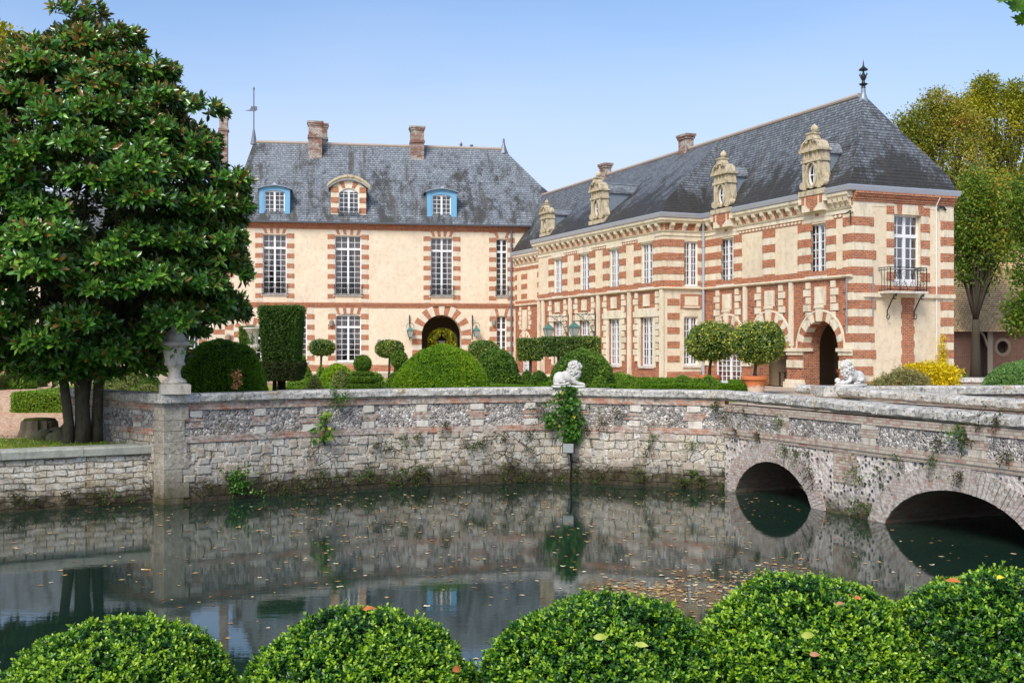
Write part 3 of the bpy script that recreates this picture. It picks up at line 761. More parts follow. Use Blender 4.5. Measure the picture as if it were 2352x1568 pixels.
pl.build('base_course', M['stone_grey'], MAIN)
# windows
for (a0, a1, z0, z1, k) in wlist:
    wide = a1-a0 > 1.2
    if k == 'u':
        w = window(MAIN, mf, a0, a1, z0, z1, 2 if wide else 1, 8, .3, z0+(z1-z0)*.775, 2, curtain='curtain' if wide else 'voile', blind=not wide, leaves=2)
        guard(MAIN, mf, a0-.06, a1+.06, z0-.02, z0+.78)
    else:
        window(MAIN, mf, a0, a1, z0, z1, 2 if wide else 1, 6, .3, z1-(z1-z0)*.28, 2, curtain='curtain' if wide else 'voile', blind=not wide, rise=.2 if wide else 0)
wd = window(MAIN, mf, D0, D1, 0.02, mz(745, 576), 2, 3, .33, 2.7, 1, curtain=None, sill=False, name='door', rise=.5, bottom_panel=1.0)
# interior void walls
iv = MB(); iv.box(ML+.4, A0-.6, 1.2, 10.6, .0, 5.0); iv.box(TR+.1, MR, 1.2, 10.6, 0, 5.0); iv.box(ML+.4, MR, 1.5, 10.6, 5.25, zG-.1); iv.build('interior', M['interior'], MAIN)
# roof
zr = 18.62
r0 = rect_ring(ML-.35, MR+.3, -.42, 11.4, 11.62); r1 = rect_ring(ML+.15, MR-.3, .35, 10.65, 12.55)
rl, rr = mf.sx(583, -5.5), mf.sx(1157, -5.5)
r2 = [(rl, 5.5, zr), (rr, 5.5, zr), (rr, 5.5, zr), (rl, 5.5, zr)]
rm_ = r1; mid1 = [tuple(Vector(a).lerp(Vector(b), .5) - Vector((0, 0, .18))) for a, b in zip(r1, r2)]
roof = MB(); ring_roof(roof, [r0, r1, mid1, r2]); 
roofo = roof.build('roof', M['slate_main'], MAIN)
gt = MB(); sweep(gt, [(.36, 11.56), (.40, 11.50), (.52, 11.50), (.56, 11.62), (.53, 11.64), (.40, 11.64)], mpath); gt.build('gutter', M['pipe'], MAIN)
rc = MB(); rc.tube([(rl, 5.5, zr+.02), (rr, 5.5, zr+.02)], .14, 8); rc.build('ridge', M['ridge_tile'], MAIN)
# weather vane, finials
wv = MB(); wv.lathe([(.28, zr-.2), (.2, zr+.2), (.09, zr+.9), (.05, zr+1.1), (.045, zr+4.2), (.09, zr+4.3), (.02, zr+4.5)], 8, (rl, 5.5, 0))
wv.prism if False else None
wv.add([(rl-.72, 5.5, zr+2.5), (rl-.3, 5.5, zr+2.62), (rl-.2, 5.5, zr+2.9), (rl+.25, 5.5, zr+2.9), (rl+.28, 5.5, zr+2.6), (rl+.1, 5.5, zr+2.5),
        (rl-.72, 5.54, zr+2.5), (rl-.3, 5.54, zr+2.62), (rl-.2, 5.54, zr+2.9), (rl+.25, 5.54, zr+2.9), (rl+.28, 5.54, zr+2.6), (rl+.1, 5.54, zr+2.5)],
       [(0,1,2,3,4,5), (11,10,9,8,7,6)] + [(i, 6+i, 6+(i+1) % 6, (i+1) % 6) for i in range(6)])
wv.build('weather_vane', M['pipe'], MAIN)
fn = MB(); fn.lathe([(.4, zr-.35), (.22, zr+.1), (.10, zr+.5), (.08, zr+.85), (.03, zr+.95)], 8, (rr, 5.5, 0)); fn.build('finial', M['pipe'], MAIN)
vt = MB(); vt.lathe([(.1, zr), (.1, zr+.3), (.15, zr+.3), (.05, zr+.5)], 8, (mf.sx(1059, -5.5), 5.5, 0)); vt.build('vent', M['pipe'], MAIN)
vt = MB(); vt.lathe([(.08, zr), (.08, zr+.18), (.15, zr+.2), (.15, zr+.3)], 8, (mf.sx(1083, -5.5), 5.5, 0)); vt.build('vent', M['pipe'], MAIN)
# chimneys: foot on the front slope
def mchim(x0, x1, ytop, yb, dep, dd):
    a0, a1 = mf.sx(x0, -dep), mf.sx(x1, -dep); Y = (mf.M @ Vector((a0, dep, 0))).y
    return a0, a1, EYE+(HZ-ytop)*Y/F, EYE+(HZ-yb)*Y/F
a0, a1, zt, zb = mchim(708.5, 739.7, 277.5, 364.6, 4.4, 0); chimney(MAIN, a0, a1, 4.4, 5.4, zb-.6, zt)
a0, a1, zt, zb = mchim(738, 752, 283, 330, 6.4, 0); chimney(MAIN, a0, a1, 6.4, 7.3, zb-1.5, zt)
a0, a1, zt, zb = mchim(944, 974, 289, 356, 4.5, 0); chimney(MAIN, a0, a1, 4.5, 5.5, zb-.6, zt)
# roof dormers
def roof_y(z):  # depth of front slope at height z
    p1, pm, p2 = (.35, 12.55), (mid1[0][1], mid1[0][2]), (5.5, zr)
    for (y0, z0), (y1, z1) in ((p1, pm), (pm, p2)):
        if z <= z1: return y0+(y1-y0)*(z-z0)/(z1-z0)
    return 5.5
def dormer(x0, x1, yt, yb, kind, wx0, wx1, wy0, wy1):
    o = .12; df = Fac(MAIN, (0, o), (1, 0), (0, -1))
    a0, a1 = df.sx(x0), df.sx(x1); z1, z0 = df.zy(yt, a0), df.zy(yb, a0); b0, b1 = df.sx(wx0), df.sx(wx1); w1, w0 = df.zy(wy0, a0), df.zy(wy1, a0)
    rise = .28 if kind == 'blue' else .62
    c = (a0+a1)/2; n = 12; hw = (a1-a0)/2
    crown = lambda w, r, zb_: [(c-w+2*w*i/n, zb_+r*(1-(2*i/n-1)**2)) for i in range(n+1)]
    zsx = z1-.12-rise
    fr = MB()
    df.wall(fr, a0, a1, z0-.05, zsx, [(b0, b1, w0, w1, .14 if kind == 'blue' else .42)], .25)
    if kind == 'blue':
        df.prism(fr, [(a0, zsx), (a1, zsx)] + crown(hw, rise, zsx)[::-1], -.2, 0.0)
        df.box(fr, a0, b0-.12, z0, zsx-.02, .001, .03); df.box(fr, b1+.12, a1, z0, zsx-.02, .001, .03)
    else:
        df.prism(fr, [(a0, zsx), (a1, zsx)] + crown(hw, rise, zsx)[::-1], -.2, 0.0)
    D = fr.build('dormer', M['blue_paint' if kind == 'blue' else 'stone_cream'], MAIN)
    # cheeks + curved roof running back
    bk = MB(); cr = crown(hw+.16, rise, zsx+.06); 
    def yy(z): return roof_y(z)+.1
    for p, q in zip(cr, cr[1:]): bk.poly([(p[0], o-.22, p[1]), (q[0], o-.22, q[1]), (q[0], yy(q[1]), q[1]), (p[0], yy(p[1]), p[1])])
    for p, q in zip(cr, cr[1:]): bk.poly([(p[0], o-.22, p[1]-.09), (q[0], o-.22, q[1]-.09), (q[0], o-.22, q[1]), (p[0], o-.22, p[1])])
    for p, q in zip(cr, cr[1:]): bk.poly([(p[0], o-.22, p[1]-.09), (q[0], o-.22, q[1]-.09), (q[0], o, q[1]-.09), (p[0], o, p[1]-.09)])
    for a in (a0+.001, a1-.001): bk.poly([(a, o+.01, z0-.1), (a, o+.01, zsx+.05), (a, yy(zsx), zsx+.05), (a, max(o+.02, roof_y(max(z0-.1, 12.56))), z0-.1)])
    bk.build('dormer_roof', M['lead'], D)
    if kind == 'stone':
        cm = MB(); c1 = crown(hw+.22, rise+.05, zsx+.0)
        pts = [(a0-.30, zsx-.12)] + [(a, z+.0) for a, z in c1][1:-1] + [(a1+.30, zsx-.12)]
        up = [(a, z+.24) for a, z in pts]
        for i in range(len(pts)-1): df.prism(cm, [pts[i], pts[i+1], up[i+1], up[i]], 0, .2)
        up2 = [(a, z+.10) for a, z in up]
        for i in range(len(pts)-1): df.prism(cm, [(up[i][0], up[i][1]-.09), (up[i+1][0], up[i+1][1]-.09), up2[i+1], up2[i]], 0, .28)
        cm.build('cornice', M['stone_dormer'], D)
        b2 = MB(); 
        for L, Rr in ((a0, b0-.02), (b1+.02, a1)):
            for k in range(3): df.box(b2, L+.01, Rr-.0, w0+.30+k*.80, w0+.72+k*.80, 0, .03)
        for t in (.30*math.pi, .60*math.pi): 
            pts = [(c+(b1-b0)/2*.98*math.cos(u)*1.03, w1-.42+.46*math.sin(u)) for u in (t, t+.10*math.pi)]; p2 = [(c+(hw-.12)*math.cos(u), w1-.42+1.0*math.sin(u)) for u in (t+.10*math.pi, t)]
            df.prism(b2, pts+p2, 0, .03)
        b2.build('brick_trim', M['brick'], D)
        guard(D, df, b0-.05, b1+.05, w0-.02, w0+.62, .14)
        st = MB(); df.box(st, a0-.1, a1+.1, z0-.16, z0-.02, -.2, .2); st.build('sill', M['stone_grey'], D)
    else:
        st = MB(); df.box(st, a0-.05, a1+.05, z0-.14, z0-.03, -.2, .1); df.prism(st, [(c-.2, z1-.1), (c+.2, z1-.1), (c, z1+.12)], .1, .25); st.build('flashing', M['zinc'], D)
    w = window(MAIN, df, b0, b1, w0, w1, 2, 5 if kind == 'blue' else 6, .2, curtain='voile', sill=False, rise=.12 if kind == 'blue' else .35)
    w.parent = D
    for ch in list(w.children):      # keep to three levels: panes and curtains hang under the dormer
        ch.parent = D
    return D
d1 = dormer(595.7, 666, 422, 494, 'blue', 607.5, 654, 436, 492); d1['label'] = 'blue painted dormer nearest the weather vane'
d2 = dormer(760, 841, 409, 499, 'stone', 778, 824.5, 431, 498); d2['label'] = 'brick and stone dormer with a curved cornice'
d3 = dormer(981, 1049, 430, 502, 'blue', 993, 1036, 446, 500); d3['label'] = 'blue painted dormer below the right-hand chimney'
dp = MB(); dx_ = mf.sx(1174); dp.tube([(dx_, -.12, 11.4), (dx_, -.12, 0.1)], .075, 8)
for z in (2, 4, 6, 8, 10): dp.tube([(dx_, -.12, z), (dx_, -.12, z+.12)], .1, 8)
dp.build('downpipe', M['pipe'], MAIN)

# wall fittings on the main house
for x, y in ((871, 787), (761, 742), (1134, 741), (524, 775)):
    mb = MB(); a = mf.sx(x); z = mz(y, x); mb.lathe([(.11, z-.25), (.17, z-.18), (.17, z+.15), (.1, z+.25), (.02, z+.28)], 10, (a, -.14, 0)); mb.build('wall_light', M['timber'], MAIN)
# lanterns either side of the arch, hung from iron brackets
for i, (x, lab) in enumerate(((941, 'verdigris wall lantern on an iron bracket left of the carriage arch'), (1092, 'verdigris wall lantern on an iron bracket right of the carriage arch'))):
    a = mf.sx(x); g = 'lanterns on the cream house front'
    base = mf.M @ Vector((a, 0, 0))
    t = thing('wall_lantern', lab, 'lantern', (base.x, base.y, mz(723, x)), R(9.65), g)
    ir = MB(); s_ = -1 if i == 0 else 1
    bx = -.02 if i == 0 else -.25
    ir.tube([(bx, -.05, 0), (bx, -.05, -1.95)], .03, 5); 
    for k in range(5): ir.ball((bx, -.08, -.15-.12*k), (.06, .05, .05), 6, 4)
    ir.tube([(bx, -.05, -.5), (bx+.05, -.35, -.4), (0 if i == 0 else 0, -.55, -.65)], .022, 5)
    ir.tube([(.0+.28*math.cos(u), -.55, -.95+.32*math.sin(u)) for u in np.linspace(0, math.pi, 9)], .018, 5)
    gm, mm = MB(), MB(); lantern_mesh(gm, mm, (0, -.55, -.85), 1.05)
    ir.build('bracket', M['iron'], t); mm.build('lantern_frame', M['verdigris'], t); gm.build('lantern_glass', M['lamp_glass'], t)
b = mf.M @ Vector((mf.sx(1014, -3), 3.0, 0))
t = thing('hanging_lantern', 'black lantern hanging on a chain inside the carriage passage', 'lantern', (b.x, b.y, mz(758, 1014)-.25), R(9.65))
ir = MB(); ir.tube([(0, 0, 0), (0, 0, 1.8)], .02, 5); ir.tube([(.34*math.cos(u), 0, -.25+.36*math.sin(u)) for u in np.linspace(0, math.pi, 9)], .02, 5)
gm, mm = MB(), MB(); lantern_mesh(gm, mm, (0, 0, -.05), 1.35); ir.build('chain', M['iron'], t); mm.build('lantern_frame', M['iron'], t); gm.build('lantern_glass', M['lamp_glass'], t)

# ------------------------------------------------------------------ lower range behind the magnolia
b = mf.M @ Vector((ML, 0, 0))
SIDE = thing('side_range', 'lower slate-roofed range with small windows half hidden behind the magnolia', 'house', (b.x, b.y, 0), R(9.65))
sf = Fac(SIDE, (0, 0), (-1, 0), (0, -1))
bb, sb, wl = MB(), MB(), MB(); hs = []
for x0, x1, y0, y1 in ((417, 456, 756, 800), (331, 358, 792, 829), (240, 275, 765, 822), (120, 150, 765, 822), (30, 60, 765, 822), (415, 452, 590, 640), (330, 362, 590, 640)):
    a1, a0 = sf.sx(x0, -.4), sf.sx(x1, -.4); hs.append((a0, a1, sf.zy(y1, a0), sf.zy(y0, a0)))
sfw = Fac(SIDE, (0, .4), (-1, 0), (0, -1))
sfw.wall(wl, 0, 34, 0, 8.3, hs, .25)
for h in hs:
    window(SIDE, sfw, h[0], h[1], h[2], h[3], 2, 3, .22, curtain=None)
    for L, Rr in ((h[0]-.5, h[0]), (h[1], h[1]+.5)): blocks(sfw, bb, sb, L, Rr, h[3], .76, .36, max(2, int((h[3]-h[2])/.7)), zend=h[2]-.1)
    sfw.box(bb, h[0]-.1, h[0]+.15, h[3]+.03, h[3]+.45, 0, .03); sfw.box(bb, h[1]-.15, h[1]+.1, h[3]+.03, h[3]+.45, 0, .03)
blocks(sfw, bb, sb, .0, .9, 7.9, .76, .36, 10, (.1, .1), zend=.7)
sfw.box(bb, 0, 34, .12, .62, -.02, .06); sfw.box(bb, 0, 34, 4.6, 4.8, -.02, .06); sfw.box(bb, 0, 34, 8.0, 8.3, -.02, .16)
wl.build('wall', M['stucco'], SIDE); bb.build('brick_trim', M['brick'], SIDE); sb.build('stone_trim', M['stone_grey'], SIDE)
rf = MB(); ring_roof(rf, [rect_ring(-34.4, .05, .0, 9, 8.3), rect_ring(-33.9, .05, .6, 8.4, 9.0), [(-31, 4.5, 14.2), (.05, 4.5, 14.2), (.05, 4.5, 14.2), (-31, 4.5, 14.2)]]); rf.build('roof', M['slate_main'], SIDE)
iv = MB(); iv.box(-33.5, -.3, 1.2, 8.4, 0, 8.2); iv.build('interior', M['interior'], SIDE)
Yc = 93.0; c0, c1 = at(503.5, 262, Yc), at(522, 262, Yc); 
lc = SIDE.location; inv = (Matrix.Translation(lc) @ Matrix.Rotation(R(9.65), 4, 'Z')).inverted()
q0, q1 = inv @ c0, inv @ c1
chimney(SIDE, q0.x, q1.x, q0.y, q0.y+.9, 9.5, c0.z)

# ------------------------------------------------------------------ gallery wing
WING = thing('gallery_wing', 'long brick and stone striped wing with arcades and a steep slate roof beside the bridge', 'house', (15.74, 52.2, 0), R(22.33))
JA, JB, PX, WX, FAR = 12.85, 30.25, -2.59, 5.94, 42.0
fB = Fac(WING, (0, 0), (0, 1), (-1, 0)); fA = Fac(WING, (PX, 0), (0, 1), (-1, 0)); fC = fB
fR = Fac(WING, (PX, JA), (1, 0), (0, -1)); fE = Fac(WING, (0, 0), (1, 0), (0, -1)); fF = Fac(WING, (PX, JB), (1, 0), (0, 1))
up_, low_, retu = MB(), MB(), MB()          # stucco storey, brick storey, stone return
bb, bf, bu, sb, cr, mo = MB(), MB(), MB(), MB(), MB(), MB()
ZS = 5.22; ZT, PB, HB = 8.03, .765, .40
WIN = []
# --- end front
e0, e1 = fE.sx(2053), fE.sx(2105, -.32); ez1, ez0 = fE.zy(493, 3), fE.zy(672, 3); et = fE.zy(541, 3); zE = fE.zy(679, 1)
fE.wall(up_, 0, WX, 0, 9.2, [(e0, e1, ez0, ez1)], .35)
WIN.append((fE, e0, e1, ez0, ez1, dict(cols=2, rows=4, transom=et, top_rows=2, rec=.32, curtain=None, bottom_panel=.55, sill=False)))
ze = lambda cy, a=3: fE.zy(395.1+cy*.336, a)
for k in range(5):
    z1 = ze(237+112*k)-.0; 
    fE.box(bb, e0-.43, e0, z1-.40, z1, -.05, .035); fE.box(bb, e1, e1+.50, z1-.40, z1, -.05, .035)
    if k < 4:
        zb = ze(237+112*(k+1)); fE.box(sb, e0-.40, e0, zb, z1-.40, -.05, .02); fE.box(sb, e1, e1+.42, zb, z1-.40, -.05, .02)
fE.box(sb, e0-.02, e1+.05, ez1+.002, ze(200), -.05, .02); fE.box(bb, e0, e1+.2, ze(222), ze(205), 0, .036)
for c in (e0+.32, e1-.05): fE.prism(bu, [(c-.12, ez1+.03), (c+.12, ez1+.03), (c+.16, ze(222)), (c-.16, ze(222))], 0, .037)
zq = [8.03-.77*k for k in range(10)]
for k, z1 in enumerate(zq):       # quoins both corners, wrapping onto the court side at the near corner
    wL = (1.12, 1.20, 1.28)[k % 3] if k else 1.15
    if 4.3 < z1-.40 < 4.75 or 4.3 < z1 < 4.8: 
        pass
    fE.box(bb, 0, wL, z1-.40, z1, -.05, .04); fE.box(bb, WX-.80, WX, z1-.40, z1, -.05, .04)
    fB.box(bb, .0, .72, z1-.40, z1, -.05, .038)
    zb = z1-.77 if k < 9 else .3
    fE.box(sb, .0, wL-.22, zb, z1-.40, -.05, .025); fE.box(sb, WX-.66, WX, zb, z1-.40, -.05, .025); fB.box(sb, 0, .5, zb, z1-.40, -.05, .023)
fE.box(sb, 0, 1.1, 8.035, 8.75, -.05, .02); fE.box(sb, WX-.9, WX, 8.035, 8.75, -.05, .02); fE.box(sb, 1.1, WX-.9, 8.55, 8.76, -.05, .018)
fE.box(bb, .0, WX, zE+.13, zE+.50, -.05, .03)
fE.box(sb, .55, WX+.02, zE-.06, zE+.13, -.05, .13)
c0 = fE.sx(1881.6+560*.336); c1 = fE.sx(1881.6+650*.336)
for k in range(13):
    z1 = zE-.07-.335*k; d_ = .0 if k % 2 else .10
    if z1-.335 > .4: fE.box(bb, c0+(.10-d_)*.6, c1-(.10-d_)*.6, z1-.335, z1, -.05, .03)
fE.box(bb, 0, WX, .12, .42, -.05, .05); fE.box(sb, 0, WX, 0, .12, -.05, .07)
for o, z0, z1 in ((.08, 8.76, 8.86), (.13, 8.86, 8.98), (.20, 8.98, 9.1), (.27, 9.1, 9.2)): fE.box(bb, -.02, WX+.02, z0, z1, -.05, o)
# --- court side: pavilion B
def bx(cx, o=0): return fB.sx(1505.3+cx*.28797, o)
def ax(cx, o=0): return fA.sx(1129+cx*.24, o)
b1 = (bx(622), bx(537, -.25)); b2 = (bx(1360), bx(1250, -.25))
b1 = (min(b1), max(b1)); b2 = (min(b2), max(b2))
WZ0, WZ1 = 5.44, 7.95
hB = [(b1[0], b1[1], WZ0, WZ1), (b2[0], b2[1], WZ0, WZ1)]
fB.wall(up_, 0, JA, ZS, 9.2, hB, .3)
for h in hB: WIN.append((fB, *h, dict(cols=2, rows=6, rec=.25, curtain='voile', leaves=2, transom=None)))
for cxa, cxb in ((443, 530), (628, 692), (857, 957), (1138, 1248), (1362, 1443)):
    p, q = sorted((bx(cxa), bx(cxb)))
    if cxa == 443: q = JA - .02
    blocks(fB, bb, sb, p, q, ZT, PB, HB, 4, (.12, .12), zend=ZS+.2)
fB.box(bb, .7, JA, ZS+.16, ZS+.44, -.05, .028)
# frieze of bricks under the cornice and stone bands
# arches
arches = []
for cxa, cxb in ((465, 690), (790-4, 1050), (1182, 1465)):
    q, p = bx(cxa), bx(cxb); arches.append((min(p, q), max(p, q)))
ar_z = 1.95; hA = []
for i, (p, q) in enumerate(arches):
    a = (q-p)/2; r = a*1.0; arches[i] = (p, q, a, r); hA.append((p, q, 0, ar_z+r, r, .95 if i else .35, 'ell'))
fB.wall(low_, 0, JA, 0, ZS, hA, .3)
def arch_trim(fac, p, q, a, r, w=.42, deep=-.05):
    c = (p+q)/2; e_ = .015 if deep < -.1 else 0
    voussoirs(fac, bu, sb, c, ar_z, a-e_, r-e_, w+e_, 15, .06, o0=deep)
    n = 18; pts = [(c+(a+w)*math.cos(t), ar_z+(r+w)*math.sin(t)) for t in np.linspace(0, math.pi, n)]; po = [(c+(a+w+.09)*math.cos(t), ar_z+(r+w+.09)*math.sin(t)) for t in np.linspace(0, math.pi, n)]
    for i in range(n-1): fac.prism(sb, [pts[i], pts[i+1], po[i+1], po[i]], -.05, .09)
    fac.prism(sb, [(c-.17, ar_z+r-.06), (c+.17, ar_z+r-.06), (c+.24, ar_z+r+w+.16), (c-.24, ar_z+r+w+.16)], -.05, .16)
    fac.box(sb, c-.3, c+.3, ar_z+r+w+.16, ar_z+r+w+.26, -.05, .2)
    zt_ = ZS-.32
    fac.box(sb, c-.40, c+.40, ar_z+r+w+.27, zt_, -.05, .08); fac.box(sb, c-.30, c+.30, ar_z+r+w+.36, zt_-.09, -.05, .11)
for i_, (p, q, a, r) in enumerate(arches): arch_trim(fB, p, q, a, r, deep=-.05 if i_ == 0 else -.42)
edges = [(0.0, arches[2][0]), (arches[2][1], arches[1][0]), (arches[1][1], arches[0][0]), (arches[0][1], JA)]
for i, (p, q) in enumerate(edges):     # piers: impost, striped shaft, base
    if q-p < .15: continue
    lo = p if i else p; 
    fB.box(sb, p-.08 if i else p, q+.08, ar_z-.16, ar_z, -.5, .14); fB.box(sb, p-.0, q+.0, ar_z-.34, ar_z-.16, -.05, .07)
    pw = min(q-p, 1.5)
    s0 = q - pw if i == 0 else p
    fB.box(sb, s0+.02, q-.02, .98, 1.36, -.05, .06); fB.box(sb, s0-.02, q+.02, .28, .40, -.05, .12); fB.box(sb, s0-.08, q+.08, 0, .28, -.05, .18)
# ladders of long and short stones + pilaster strips
def ladder(fac, c, side, zlo, zhi, step=.365, long_=.52, short=.33):
    k = 0; z = zhi
    while z-step > zlo-.01:
        w = short if k % 2 == 0 else long_
        p, q = (c, c+w) if side > 0 else (c-w, c)
        fac.box(sb, p, q, z-step+.035, z-.012, -.05, .065); z -= step; k += 1
for cx in (722, 1090):
    p = bx(cx); fB.box(sb, p-.13, p+.13, ar_z+.1, ZS, -.05, .12)
for (p, q, a, r) in arches:
    c = (p+q)/2
    ladder(fB, c-.78, -1, ar_z+r*.75, ZS-.06); ladder(fB, c+.78, 1, ar_z+r*.75, ZS-.06)
# --- projecting part A
aw_ = []
for cxa, cxb in ((622, 676), (873, 937), (1155, 1224), (1460, 1546)):
    q, p = ax(cxa, -.22), ax(cxb); aw_.append((min(p, q), max(p, q)))
fA.wall(up_, JA, JB, ZS, 9.2, [(p, q, WZ0, WZ1) for p, q in aw_], .3)
fA.wall(low_, JA, JB, 0, ZS, [(p, q, .92, 3.72) for p, q in aw_], .3)
for p, q in aw_:
    WIN.append((fA, p, q, WZ0, WZ1, dict(cols=2, rows=5, rec=.22, curtain='voile', blind=True)))
    WIN.append((fA, p, q, .92, 3.72, dict(cols=2, rows=6, rec=.22, curtain='voile', blind=True)))
    for L, Rr in ((p-.85, p), (q, q+.80)): blocks(fA, bb, sb, L, Rr, ZT, PB, HB, 4, (.15, .15) if L < p-.5 else (.15, .15), zend=ZS+.2)
    ladder(fA, p-.32, -1, .85, ZS-.06); ladder(fA, q+.32, 1, .85, ZS-.06)
    fA.box(sb, p-.32, p, .85, 3.72, -.05, .035); fA.box(sb, q, q+.32, .85, 3.72, -.05, .035)
    fA.box(sb, p-.55, q+.55, 3.725, 4.22, -.05, .10)
    fA.box(sb, (p+q)/2-.33, (p+q)/2+.33, 4.34, 5.02, -.05, .085)
fA.box(bb, JA, JB, ZS+.16, ZS+.44, -.05, .028)
cent = [(aw_[i][0]+aw_[i][1])/2 for i in range(4)]
pil = [JA+.16, (cent[3]+cent[2])/2, (cent[2]+cent[1])/2, (cent[1]+cent[0])/2, JB-.9, JB-.2]
for p in pil: fA.box(sb, p-.16, p+.16, .12, ZS, -.05, .12)
fA.box(sb, JA, JB, 0, .14, -.05, .14)
# --- return of A
r0_, r1_ = fR.sx(1571.5), fR.sx(1599, -.2)
fR.wall(retu, 0, -PX, 0, 9.2, [(r0_, r1_, WZ0, WZ1), (r0_, r1_, .98, 3.72)], .28)
WIN.append((fR, r0_, r1_, WZ0, WZ1, dict(cols=2, rows=6, rec=.2, curtain='voile', blind=True, leaves=2)))
WIN.append((fR, r0_, r1_, .98, 3.72, dict(cols=2, rows=7, rec=.2, curtain='voile', blind=True, leaves=2)))
for k in range(4):
    z1 = ZT-PB*k; fR.box(bb, .0, r0_, z1-HB, z1, -.05, .03); fR.box(bb, r1_, -PX, z1-HB, z1, -.05, .03); fA.box(bb, JA, JA+.55, z1-HB, z1, -.05, .031)
for k in range(5):
    z1 = 4.70-.795*k; fR.box(bb, .22, .22+.78, z1-.35, z1, -.05, .03)
    fR.box(bb, r1_+.45, -PX, z1-.35, z1, -.05, .03)
fR.box(bb, .2, -PX, .14, .62, -.05, .03); fR.box(sb, -.14, -PX, 0, .14, -.05, .14)
fR.box(bb, r0_-.25, r1_+.25, 4.15, 4.98, -.05, .03); fR.box(sb, r0_+.02, r1_-.02, 4.35, 4.85, -.05, .05); fR.box(sb, r0_-.05, r1_+.05, 4.2, 4.3, -.05, .1)
fF.wall(up_, 0, -PX, 0, 9.2)
# --- part C (recessed, beside the main house)
cxs = sorted((fC.sx(1129+285*.24), fC.sx(1129+358*.24)))
c_arch = [(cxs[0]-.1, cxs[1]+.1), (JB+.35, JB+.35+(cxs[1]-cxs[0])+.2)]
fC.wall(up_, JB, FAR, ZS, 9.2)
hC = []
for i, (p, q) in enumerate(c_arch): hC.append((p, q, 0, ar_z+(q-p)/2, (q-p)/2, .35, 'ell'))
lowC = MB(); fC.wall(lowC, JB, FAR, 0, ZS, hC, .3); lowC.build('brick_wall', M['brick_field'], WING)
for p, q in c_arch: arch_trim(fC, p, q, (q-p)/2, (q-p)/2, .36); ladder(fC, (p+q)/2-.7, -1, 3.3, ZS-.06); ladder(fC, (p+q)/2+.7, 1, 3.3, ZS-.06)
for cxa, cxb in ((205, 245), (287, 342), (440, 482)):
    p, q = sorted((fC.sx(1129+cxa*.24), fC.sx(1129+cxb*.24))); blocks(fC, bb, sb, p, q, ZT-.35, PB, HB, 4, (.12, .12), zend=ZS+.2)
fC.box(bb, JB, FAR, ZS+.16, ZS+.40, -.05, .028); fC.box(bb, JB, FAR, 8.0, 8.3, -.05, .03)
for p in ((c_arch[0][0]+c_arch[1][1])/2,): fC.box(sb, p-.15, p+.15, .1, ZS, -.05, .12)
# doors in arch 1 and C arches
def arch_door(fac, p, q, r, rec=.3, lab=None):
    window(WING, fac, p, q, .03, ar_z+r, 3, 6, rec, ar_z-.05, 3, curtain=None, sill=False, name='glazed_door')
arch_door(fB, arches[0][0], arches[0][1], arches[0][3])
for p, q in c_arch: arch_door(fC, p, q, (q-p)/2)
# back wall
up_.poly([(WX,0,0),(WX,FAR,0),(WX,FAR,9.2),(WX,0,9.2)])
# string course, cornice mouldings, modillions
court = [(0, FAR), (0, JB), (PX, JB), (PX, JA), (0, JA), (0, .0)]
sweep(sb, [(-.05, ZS), (.10, ZS), (.17, ZS+.06), (.17, ZS+.11), (.0, ZS+.16), (-.05, ZS+.16)], court)
corn = [(-.05, 8.93), (.26, 8.93), (.29, 9.0), (.36, 9.06), (.38, 9.2), (-.05, 9.2)]
band = [(-.05, 8.24), (.05, 8.24), (.05, 8.44), (.09, 8.44), (.13, 8.52), (-.05, 8.52)]
dorm = {3: (1647, 1692, JA), 4: (1852, 1908, 0)}
d3a = sorted((fB.sx(1648), fB.sx(1691))); d4a = sorted((fB.sx(1853), fB.sx(1905)))
d3c, d4c = sum(d3a)/2, sum(d4a)/2; DW = .92       # half width of the big stone dormers
seg1 = [(0, FAR), (0, JB), (PX, JB), (PX, JA), (0, JA), (0, min(JA-.2, d3c+DW+.15))]
seg2 = [(0, d3c-DW-.15), (0, d4c+DW+.15)]
seg3 = [(0, d4c-DW-.15), (0, 0)]
gutp = [(.20, 9.2), (.42, 9.22), (.47, 9.44), (.44, 9.48), (.30, 9.48), (.20, 9.3)]
gw = MB()
for sgm in (seg1, seg2): sweep(sb, corn, sgm)
sweep(sb, corn, [(0, d4c-DW-.15), (0, .02)])
sweep(sb, band, court)
sweep(gw, gutp, seg1); sweep(gw, gutp, seg2); sweep(gw, gutp, [(0, d4c-DW-.15), (0, .2), (WX-.2, .2), (WX-.2, FAR)])
gw.build('gutter', M['zinc'], WING)
def modillion(fac, a):
    prof = [(0, 8.53), (.10, 8.55), (.13, 8.64), (.18, 8.72), (.27, 8.78), (.30, 8.93), (0, 8.93)]
    fac.ext(mo, prof, a-.12, a+.12)
def mods(fac, a0, a1, n):
    for k in range(n):
        a = a0+(a1-a0)*(k+.5)/n; modillion(fac, a)
    fac.box(bb, a0, a1, 8.56, 8.9, -.05, .025)
mods(fA, JA+.02, JB, 21); mods(fR, .05, -PX-.1, 3); mods(fB, d3c-DW-.1-((d3c-DW-.1)-(d4c+DW+.1)), d3c-DW-.1, 8); mods(fB, .05, d4c-DW-.1, 4); mods(fC, JB+.3, FAR-1, 12)
mods(fB, d3c+DW, JA-.1, 1)
